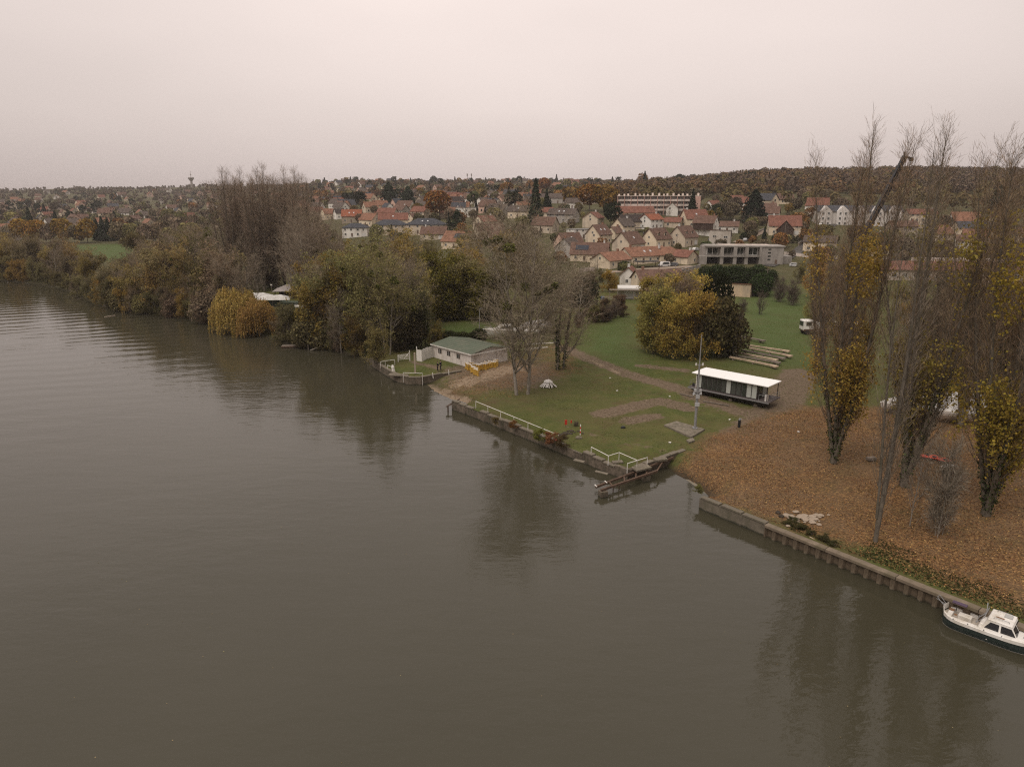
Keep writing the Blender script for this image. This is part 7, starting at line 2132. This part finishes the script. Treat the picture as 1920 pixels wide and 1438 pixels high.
# shore bushes
px = -60
while px < 640:
    b = bank_row(px)
    if not (405 < px < 520):
        T(rg.choice(('wood_leafy', 'yellow_bush', 'wood_leafy', 'dense_bush')), px, b - rg.uniform(2, 5), rg.uniform(5, 9), rg.choice((C_OLV, C_BRN, (.16, .135, .065), (.26, .18, .06), (.17, .15, .07))), 'low bush over the water %s' % ('near the left picture edge' if px < 90 else ('below the distant green field' if px < 300 else ('just left of the golden willow' if px < 410 else 'between golden willow and wooden post'))), 'bushes overhanging the left bank', name='bush')
    px += rg.uniform(9, 15)
n = 0
while n < 88:
    px = rg.uniform(-60, 600); b = bank_row(px)
    row = b - 6 - rg.random() ** 1.0 * (62 if px < 330 else 95)
    lim = 488 if px < 110 else (500 if px < 330 else 470)
    if row < lim: continue
    if 440 < px < 600 and 540 < row < 640: continue
    if 150 < px < 262 and row < b - 34: continue
    H = rg.uniform(11, 16.5) if px < 330 else rg.uniform(12, 19)
    if 150 < px < 262: H = min(H, rg.uniform(11, 13.5))
    k = rg.choice(('wood_leafy', 'wood_leafy', 'wood_bare', 'yellow_bush', 'wood_mistle', 'wood_bare') if px > 300 else ('wood_leafy', 'yellow_bush', 'wood_leafy', 'wood_bare'))
    c = rg.choice(((.21, .17, .09), (.19, .16, .07), C_BRN, (.18, .14, .075), (.25, .19, .07)))
    T(k, px, row, H, c, '%s %s tree, left riverside wood, %s' % (KW[k], hue(c) if k != 'wood_bare' else 'grey-brown', 'near the left picture edge' if px < 110 else ('before the distant field' if px < 290 else ('between field and tall poplars' if px < 390 else 'around the tall poplars'))), 'trees of the left riverside wood', name='tree', cat='tree', twig=(.25, .20, .145)); n += 1
T('yellow_bush', 205, 572, 8, (.27, .16, .045), 'orange-brown bush hanging over the water in front of the left riverside wood', name='bush')
T('wood_mistle', 372, 560, 20, (.09, .09, .025), 'tall dark-green tree full of mistletoe left of the golden willow')
T('wood_mistle', 395, 590, 15, (.10, .09, .03), 'mistletoe-laden tree at the water left of the golden willow')
T('yellow_bush', 262, 505, 15, (.14, .115, .05), 'rounded olive-brown tree right of the distant green field', name='tree', cat='tree')
# beyond the left field
for px, H, c in ((45, 16, (.28, .17, .04)), (70, 15, (.28, .17, .04)), (122, 16, (.27, .16, .04)), (165, 16, (.29, .17, .035)), (95, 13, C_BRN), (145, 12, C_BRN), (20, 12, C_BRN), (225, 14, C_BRN), (250, 13, C_OLV), (275, 13, C_BRN), (300, 14, C_BRN)):
    T('round_c', px, 456, H, c, ('golden-topped round tree behind the distant green field' if c[0] > .2 else 'brown round tree behind the distant green field'), ('golden trees behind the distant field' if c[0] > .2 else 'brown trees behind the distant field'), name='tree', width=.9)
for px, H in ((185, 15), (195, 17), (206, 16), (214, 14), (59, 20), (108, 17)):
    T('spruce', px, 452 if px > 150 else 436, H, C_DRK, 'dark conifer in the clump behind the distant green field', 'dark conifers behind the distant field', width=1.2)
rg = random.Random(37)
for i in range(60):
    px = rg.uniform(290, 620); row = rg.uniform(420, 470)
    T(rg.choice(('far_bare', 'round_b', 'round_c', 'far_bare')), px, row, rg.uniform(9, 16), rg.choice((C_BRN, (.13, .105, .065), C_OLV)), 'brown tree between the left poplars and the hillside, %s the tallest poplars' % ('left of' if px < 440 else 'right of'), 'trees behind the left poplars', name='tree', twig=(0.195, 0.159, 0.119))

# named trees of the village
for k, px, row, H, c, lb in (
    ('round_a', 824, 412, 20, (.22, .105, .03), 'big round orange-brown tree in the middle of the village'),
    ('round_b', 788, 372, 12, (.24, .15, .04), 'small yellow round tree behind the dark evergreens'),
    ('cedar', 730, 388, 22, C_DRK, 'large dark cedar above the orange-roofed houses'),
    ('cedar', 766, 392, 19, C_DRK, 'dark cedar right beside the larger one, left of the big orange tree'),
    ('round_b', 676, 392, 16, (.024, .032, .018), 'round blackish-green tree left of the two cedars'),
    ('round_b', 648, 386, 13, C_DRK, 'smaller dark evergreen left of the round blackish-green tree'),
    ('cedar', 858, 440, 14, (.022, .034, .018), 'dark spreading evergreen in front of the white cube house'),
    ('spruce', 1004, 420, 26, C_DRK, 'tall dark conifer behind the tall bare tree'),
    ('spruce', 1025, 396, 15, C_DRK, 'narrow dark spruce left of the grey-beige house on the slope'),
    ('round_a', 965, 400, 15, (.030, .036, .020), 'dark evergreen clump above the grey-roofed houses'),
    ('round_b', 1145, 426, 14, (.022, .034, .016), 'big dark round evergreen tree left of the dark-roofed beige house'),
    ('round_a', 1105, 396, 18, (.21, .115, .03), 'rust and olive broad tree left of the pink apartment block'),
    ('round_c', 1135, 398, 17, (.17, .105, .03), 'broad olive-rust tree touching the pink apartment block'),
    ('round_a', 1022, 362, 19, (.23, .105, .032), 'bright rust round tree high on the slope'),
    ('round_c', 950, 372, 16, (.20, .11, .035), 'rust-coloured low tree on the slope above the conifers'),
    ('round_c', 900, 368, 15, (.17, .12, .035), 'olive-gold tree on the slope left of the rust ones'),
    ('spruce', 978, 352, 16, C_DRK, 'dark conifer on the skyline above the village centre'),
    ('spruce', 1297, 408, 17, C_DRK, 'slim black cypress in front of the right end of the apartment block'),
    ('cedar', 1412, 418, 19, (.026, .034, .022), 'big blue-green fir above the red-roofed house with timber gable'),
    ('spruce', 1432, 455, 8, C_DRK, 'small dark fir left of the red-roofed house with timber gable'),
    ('round_c', 1345, 412, 9, (.025, .036, .016), 'low dark green clump right of the apartment block'),
    ('round_b', 1370, 410, 9, (.025, .034, .016), 'dark green tree clump uphill of the low white house'),
    ('round_b', 1328, 424, 9, (.20, .135, .035), 'yellow tree beside the timber-fronted white house'),
    ('far_bare', 1250, 412, 13, C_BRN, 'bare tree in front of the pink apartment block'),
    ('far_bare', 1222, 408, 11, C_BRN, 'smaller bare tree in front of the apartment block'),
    ('round_b', 1205, 352, 20, (.20, .10, .03), 'rust tree on the wooded crest behind the apartment block'),
    ('spruce', 1208, 356, 22, C_DRK, 'dark conifer among rust trees behind the apartment block'),
    ('round_a', 1272, 352, 16, C_DRK, 'dark pine clump behind the right half of the apartment block'),
    ('spruce', 1560, 470, 7, C_DRK, 'small dark conifer beside the steep road'),
    ('dense_bush', 1395, 450, 4, (.028, .038, .016), 'dark hedge bush beside the garden drive'),
    ('dense_bush', 1480, 456, 4.5, (.026, .036, .016), 'dark hedge below the red-roofed house with timber gable'),
    ('dense_bush', 1500, 456, 4.2, (.028, .038, .016), 'dark hedge end near the pale road wall'),
    ('dense_bush', 1455, 455, 4.5, (.030, .038, .016), 'dark hedge start below the timber gable'),
    ('cedar', 1868, 400, 18, C_DRK, 'dark conifer patch on the wooded slope at the right')):
    g = G(px, row)
    kw = {}
    if k in ('round_a', 'round_b', 'round_c'): kw['width'] = 1.1
    T(k, px, row, H, c, lb, twig=(.25, .20, .145) if k == 'far_bare' else None, **kw)

HA = np.array([(h[0], h[1], h[2], h[3], h[4]) for h in HOUSES + FAR])
PLACES = [(h[3], h[4], l) for h, l in zip(HL_POS, HL_LAB)]
def near_label(z, kind, H, c, px, row, g):
    """look + the nearest described house"""
    if not z.startswith('@'): return z
    look = {'spruce': 'dark pointed conifer', 'cedar': 'dark spreading conifer', 'hill_conifer': 'dark pointed conifer', 'far_bare': 'bare twiggy tree'}.get(kind)
    if not look: look = ('low ' if H < 6 else '') + {'orange-brown': 'orange-brown', 'yellowish': 'yellowish', 'olive': 'olive', 'brown': 'brown'}[hue(c) if c[0] > .08 else 'olive'] + (' bush' if H < 7 else ' tree')
    if z in ('@F', '@H'):
        zone = (('on the far slope, left part', 'on the far slope, middle part', 'on the far slope, right part')[0 if px < 760 else (1 if px < 960 else 2)] if z == '@F' else ('on the distant hillside near the left edge' if px < 180 else ('on the distant hillside below the water tower' if px > 320 else 'on the distant hillside, middle part')))
        return look + ' ' + zone
    best = min(PLACES, key=lambda p: (p[0] - px) ** 2 + 6 * (p[1] - row) ** 2)
    dx = px - best[0]
    rel = 'left of' if dx < -9 else ('right of' if dx > 9 else ('in front of' if row > best[1] else 'behind'))
    return look + ' ' + rel + ' the ' + best[2]
def scatter(n, pxr, rowr, kinds, cols, Hr, label, group, seed, front=18, simple=False, pad=1.0, width=1.0, ymax=2300):
    rg = random.Random(seed); k = t = 0
    while k < n and t < n * 10:
        t += 1
        px = rg.uniform(*pxr); row = rg.uniform(*rowr); g = G(px, row)
        if g.y > ymax: continue
        kind = rg.choice(kinds); H = rg.uniform(*Hr)
        d2 = np.hypot(HA[:, 0] - g.x, HA[:, 1] - g.y)
        if (d2 < HA[:, 2] * .8 + pad).any(): continue
        # do not stand right before a house front: real gardens keep the view partly open
        fr = (np.abs(HA[:, 3] - px) < FPX * (HA[:, 2] + H * .25) / g.y) & (HA[:, 1] > g.y) & (HA[:, 1] - g.y < front + HA[:, 2])
        if fr.any():
            if rg.random() < .8: continue
            H = min(H, 5.5)
        c = rg.choice(cols)
        if kind in ('spruce', 'cedar', 'hill_conifer'): c = (.026, .034, .021)
        TREES.append((g.x, g.y))
        g.z -= .2
        tree(kind, g, H, c, near_label(label, kind, H, c, px, row, g), 'conifer' if kind in ('spruce', 'cedar', 'hill_conifer') else ('bare_tree' if 'bare' in kind else 'tree'), group, twig=(0.201, 0.159, 0.113), simple=simple, width=width)
        k += 1
MIX = [C_OLV, C_BRN, C_BRN, (.14, .11, .07), (.15, .12, .05), C_GRN, C_RUST, (.20, .13, .04), (.10, .085, .05), C_OLV]
scatter(92, (1040, 1580), (400, 505), ('round_a', 'round_b', 'far_bare', 'round_c', 'far_bare'), MIX, (4, 9), '@R', 'garden trees, right half of the village', 1)
scatter(92, (560, 1060), (386, 462), ('round_a', 'round_b', 'round_c', 'far_bare', 'spruce'), MIX, (5, 11), '@L', 'garden trees, left half of the village', 2)
scatter(50, (1290, 1580), (382, 440), ('round_a', 'far_bare', 'far_bare', 'round_c'), [C_BRN, (.14, .11, .075), C_OLV, C_RUST], (7, 12), '@S', 'trees on the slope below the wooded hill', 3)
scatter(40, (1590, 1930), (415, 520), ('round_a', 'far_bare', 'far_bare', 'round_c'), [C_BRN, C_OLV, (.10, .08, .05), C_GRN], (6, 11), '@P', 'garden trees behind the right-bank poplars', 4)
# distant slope
scatter(80, (540, 1160), (340, 386), ('hill_a', 'hill_b', 'hill_conifer', 'hill_a', 'hill_b'), MIX + [C_RUST, (.18, .11, .04)], (8, 15), '@F', 'trees on the far slope', 5, simple=True, front=10)
scatter(55, (0, 560), (360, 440), ('hill_a', 'hill_b', 'hill_b', 'hill_conifer'), [C_BRN, C_BRN, (.12, .09, .06), C_GRN, C_OLV, C_RUST], (9, 15), '@H', 'trees on the left hillside', 6, simple=True, front=10)
scatter(22, (560, 1150), (333, 344), ('hill_a', 'hill_conifer', 'hill_b'), [C_GRN, C_DRK, C_OLV], (12, 18), 'skyline tree on the far ridge', 'trees along the far skyline', 7, simple=True, front=0)

# far-off woods that read as one mass
def wood_mass(name, label, color, n, pxr, rowr, Hr, seed, per=90, q=1.9, Yr=None, avoid=True):
    rg = np.random.default_rng(seed); P0 = []; D0 = []
    tp, td = lobes_points(seed, per * 3, 1.0, .5, .05, 5)
    k = 0; tries = 0
    while k < n and tries < n * 6:
        tries += 1
        px = rg.uniform(*pxr)
        if Yr is not None:
            g = GY(px, rg.uniform(*Yr))
        else:
            g = G(px, rg.uniform(*rowr))
        if avoid and (np.hypot(HA[:, 0] - g.x, HA[:, 1] - g.y) < HA[:, 2] + 3).any(): continue
        H = rg.uniform(*Hr); idx = rg.integers(0, len(tp), per)
        w = H * rg.uniform(.85, 1.15)
        P0.append(tp[idx] * np.array([w, w, H]) + np.array([g.x, g.y, g.z - .5])); D0.append(td[idx]); k += 1
    pts = np.concatenate(P0); d = np.concatenate(D0)
    me = leaf_mesh(name, pts, q, leafmat('mass_' + name, color, hue_var=.2, transl=.12, obj=False), nrm=d, jit=.35)
    o = bpy.data.objects.new(name, me); link(o); tag(o, label, 'woodland', kind='stuff')
wood_mass('bare_woodland', 'bare brown wood covering the hill at the right', (.128, .094, .066), 1900, (1150, 2050), None, (8, 15), 1, Yr=(600, 960), per=90, q=1.6)
wood_mass('rust_woodland', 'rust-leaved trees mixed into the wood on the right-hand hill', (.165, .105, .055), 260, (1150, 1750), None, (10, 16), 2, Yr=(560, 930), per=110, q=1.7)
wood_mass('olive_woodland', 'olive-brown trees mixed into the wood on the right-hand hill', (.14, .11, .05), 260, (1200, 2050), None, (9, 15), 3, Yr=(480, 900), per=110, q=1.6)
wood_mass('evergreen_woodland', 'dark evergreens scattered in the distant woods', (.024, .032, .02), 90, (-50, 2000), None, (10, 16), 4, Yr=(700, 1500), per=110, q=1.8)
wood_mass('far_brown_wood', 'brown tree cover of the far slope behind the houses', (.145, .11, .075), 1300, (-100, 1180), None, (5, 10), 5, Yr=(640, 1900), per=56, q=1.9)
wood_mass('far_olive_wood', 'olive tree cover of the far slope behind the houses', (.125, .115, .055), 600, (-100, 1180), None, (5, 10), 6, Yr=(600, 1900), per=56, q=1.9)
wood_mass('far_rust_wood', 'rust tree cover of the far slope behind the houses', (.15, .09, .05), 130, (500, 1180), None, (8, 13), 7, Yr=(700, 1700), per=70, q=2.2)
wood_mass('skyline_wood', 'brown wood along the far skyline', (.12, .098, .065), 1900, (-300, 2200), None, (5, 9), 8, Yr=(1560, 2080), per=40, q=2.2, avoid=False)
# ------------------------------------------------------------------ ground cover
def ground_cover():
    def pix_poly(pts): return np.array([tuple(P(a, b, 1.3).xy) for a, b in pts])
    def inpoly(x, y, poly):
        c = np.zeros(len(x), bool)
        for i in range(len(poly)):
            x1, y1 = poly[i]; x2, y2 = poly[(i + 1) % len(poly)]
            c ^= ((y1 > y) != (y2 > y)) & (x < (x2 - x1) * (y - y1) / ((y2 - y1) or 1e-9) + x1)
        return c
    def pts_in(poly, n):
        lo, hi = poly.min(0), poly.max(0)
        p = RNG.uniform(lo, hi, (n, 2)); p = p[inpoly(p[:, 0], p[:, 1], poly)]
        p = p[inside(p[:, 0], p[:, 1])]
        ok = np.ones(len(p), bool)
        for i in range(len(PA) - 5):
            ok &= seg_dist(p[:, 0], p[:, 1], PA[i], PA[i + 1]) > .55
        return p[ok]
    def flat_leaves(p, size, lift, tilt=.35):
        z = terrain(p[:, 0], p[:, 1]) + RNG.uniform(.01, lift, len(p))
        nrm = np.column_stack([RNG.normal(size=len(p)) * tilt, RNG.normal(size=len(p)) * tilt, np.ones(len(p))])
        return np.column_stack([p, z]), nrm
    right = pix_poly([(1250, 880), (1290, 850), (1340, 815), (1430, 785), (1520, 765), (1930, 800), (2000, 1250), (1760, 1120), (1440, 985), (1310, 930)])
    under = pix_poly([(850, 758), (820, 720), (880, 690), (960, 660), (1060, 650), (1100, 700), (1010, 710), (985, 745), (890, 745)])
    grass = pix_poly([(850, 765), (985, 735), (1100, 700), (1320, 745), (1440, 790), (1330, 815), (1260, 860), (1176, 890), (1057, 845)])
    for nm, col, n, lab in (('fallen_leaves', (.215, .115, .048), 60000, 'orange-brown fallen leaves strewn over the right bank'),
                            ('fallen_leaves', (.12, .060, .030), 45000, 'dark brown fallen leaves strewn over the right bank'),
                            ('fallen_leaves', (.36, .22, .085), 16000, 'pale yellow fallen leaves strewn over the right bank')):
        p = pts_in(right, n)
        hn = hnoise(p[:, 0], p[:, 1], 6, n % 7); hn = hn + .6 * hnoise(p[:, 0], p[:, 1], 2.3, 3); p = p[hn > -.45 + RNG.random(len(p)) * .5]
        q = pts_in(under, n // 10)
        p = np.concatenate([p, q])
        v, nr = flat_leaves(p, .16, .07)
        me = leaf_mesh(nm, v, .115, leafmat('litter_%d' % n, col, hue_var=.45, transl=.0, obj=False), nrm=nr, jit=.0, tri=True)
        o = bpy.data.objects.new(nm, me); link(o); tag(o, lab, 'leaves', kind='stuff')
    # grass tufts: blades standing up
    big = pix_poly([(700, 700), (690, 660), (820, 600), (940, 585), (1080, 600), (1180, 560), (1540, 520), (1540, 760), (1440, 800), (1300, 850), (1176, 895), (840, 765), (800, 720)])
    near_r = pix_poly([(1440, 1000), (1600, 1040), (1760, 1110), (2000, 1230), (2000, 1120), (1800, 1060), (1650, 1010), (1500, 985)])
    def blades(p, h, w):
        n = len(p); a = RNG.uniform(0, 6.283, n); z = terrain(p[:, 0], p[:, 1]) - .02
        b = np.column_stack([p, z]); d = np.column_stack([np.cos(a), np.sin(a), np.zeros(n)]) * (w * RNG.uniform(.6, 1.3, n))[:, None]
        t = b + np.column_stack([RNG.normal(size=n) * h * 1.1, RNG.normal(size=n) * h * 1.1, h * RNG.uniform(.5, 1.2, n)])
        V = np.stack([b - d, b + d, t], 1).reshape(-1, 3)
        return V, np.repeat(RNG.random(n), 3)
    for nm, col, n, poly, h, w, lab in (('grass', (.115, .135, .036), 90000, big, .09, .10, 'green grass tufts of the meadow and bank'),
                                        ('grass', (.175, .155, .06), 45000, big, .08, .10, 'yellowed grass tufts among the green ones'),
                                        ('grass', (.050, .055, .020), 9000, near_r, .14, .10, 'dark grass edge along the sheet-pile quay')):
        p = pts_in(poly, n * 2)
        k = hnoise(p[:, 0], p[:, 1], 3.5, 2 + (n % 5)) + .5 * hnoise(p[:, 0], p[:, 1], 14, 1); p = p[k > -.25 + RNG.random(len(p)) * .5]
        V, r = blades(p[:n], h, w)
        me = np_mesh(nm, V, tris=np.arange(len(V)).reshape(-1, 3), mats=[leafmat('grass_%d' % n, col, hue_var=.22, transl=.45, obj=False)], rnd=r)
        o = bpy.data.objects.new(nm, me); link(o); tag(o, lab, 'grass', kind='stuff')
    # leaves afloat
    p = np.column_stack([RNG.uniform(-60, 45, 330), RNG.uniform(25, 130, 330)]); p = p[~inside(p[:, 0], p[:, 1])]
    V = np.column_stack([p, np.full(len(p), .012)])
    me = leaf_mesh('floating_leaves', V, .085, leafmat('float_leaf', (.22, .18, .10), obj=False, transl=0), nrm=np.tile([0, 0, 1.], (len(p), 1)), jit=.05, tri=True)
    o = bpy.data.objects.new('floating_leaves', me); link(o); tag(o, 'scattered leaves floating on the river', 'leaves', kind='stuff')
ground_cover()
# plants on the old wall
rg = random.Random(8)
for px, row, H, c, k, lb in ((1010, 826, 1.6, (.16, .16, .04), 'yellow_bush', 'yellow-green weed bush hanging on the river wall'), (1030, 832, 1.5, (.22, .11, .05), 'yellow_bush', 'russet weed bush on the river wall'), (1052, 838, 1.6, (.12, .08, .04), 'yellow_bush', 'brown bramble at the right end of the long railing'),
                             (962, 803, 1.1, (.20, .10, .04), 'yellow_bush', 'small russet plant on the river wall'), (930, 795, 1.0, (.15, .11, .04), 'yellow_bush', 'small brown plant on the left part of the river wall'), (1310, 925, .9, (.16, .15, .05), 'yellow_bush', 'tuft of yellow-green weeds at the slipway corner'), (1080, 800, .8, (.07, .08, .03), 'sapling', 'thin green weed beside the red and white post')):
    g = P(px, row, 1.2); tree(k, g, H, c, lb, 'shrub', None, cat='shrub', width=1.4)
for i, (px, row) in enumerate(((1478, 985), (1500, 992), (1520, 1002), (1545, 1015), (1490, 978), (1560, 1022))):
    g = P(px, row, 1.2); tree('yellow_bush', g, rg.uniform(.4, .6), (.075, .07, .03), 'dark low bramble on the bank edge above the quay, %s from the left' % ORD[[1, 3, 4, 5, 2, 6][i]], 'shrub', 'brambles above the quay', cat='shrub', width=3.0)
for i, (px, row) in enumerate(((1400, 455), )):
    pass

# ------------------------------------------------------------------ air
def haze():
    m = bpy.data.materials.new('haze_air'); m.use_nodes = True; nt = m.node_tree; nt.nodes.clear()
    o = nt.nodes.new('ShaderNodeOutputMaterial'); v = nt.nodes.new('ShaderNodeVolumePrincipled')
    v.inputs['Color'].default_value = (.93, .86, .84, 1); v.inputs['Density'].default_value = HAZE; v.inputs['Anisotropy'].default_value = .2
    nt.links.new(v.outputs[0], o.inputs['Volume'])
    b = MB().b2(-7500, 8500, -450, 8300, -4.5, 110).build('haze', m)
    tag(b, kind='stuff')
    b.display_type = 'WIRE'
HAZE = .00012
haze()

def single_out():
    """things whose look does not tell them apart are told apart by their order from left to right"""
    names = 'first second third fourth fifth sixth seventh eighth ninth tenth eleventh twelfth thirteenth fourteenth fifteenth sixteenth seventeenth eighteenth nineteenth twentieth'.split()
    tens = ['', '', 'twenty-', 'thirty-']
    def ordn(i):
        if i < 20: return names[i]
        t, u = divmod(i + 1, 10)
        return {20: 'twentieth', 30: 'thirtieth', 40: 'fortieth'}[i + 1] if u == 0 else tens[t] + names[u - 1]
    by = {}
    for o in COL.objects:
        l = o.get('label')
        if l and o.parent is None and o.get('category'): by.setdefault(l, []).append(o)
    for l, m in by.items():
        if 2 <= len(m) <= 39 and len(l.split()) <= (13 if len(m) < 21 else 12):
            m.sort(key=lambda o: o.location.x / max(o.location.y, 1))
            for i, o in enumerate(m): o['label'] = '%s, %s from left' % (l, ordn(i))
single_out()
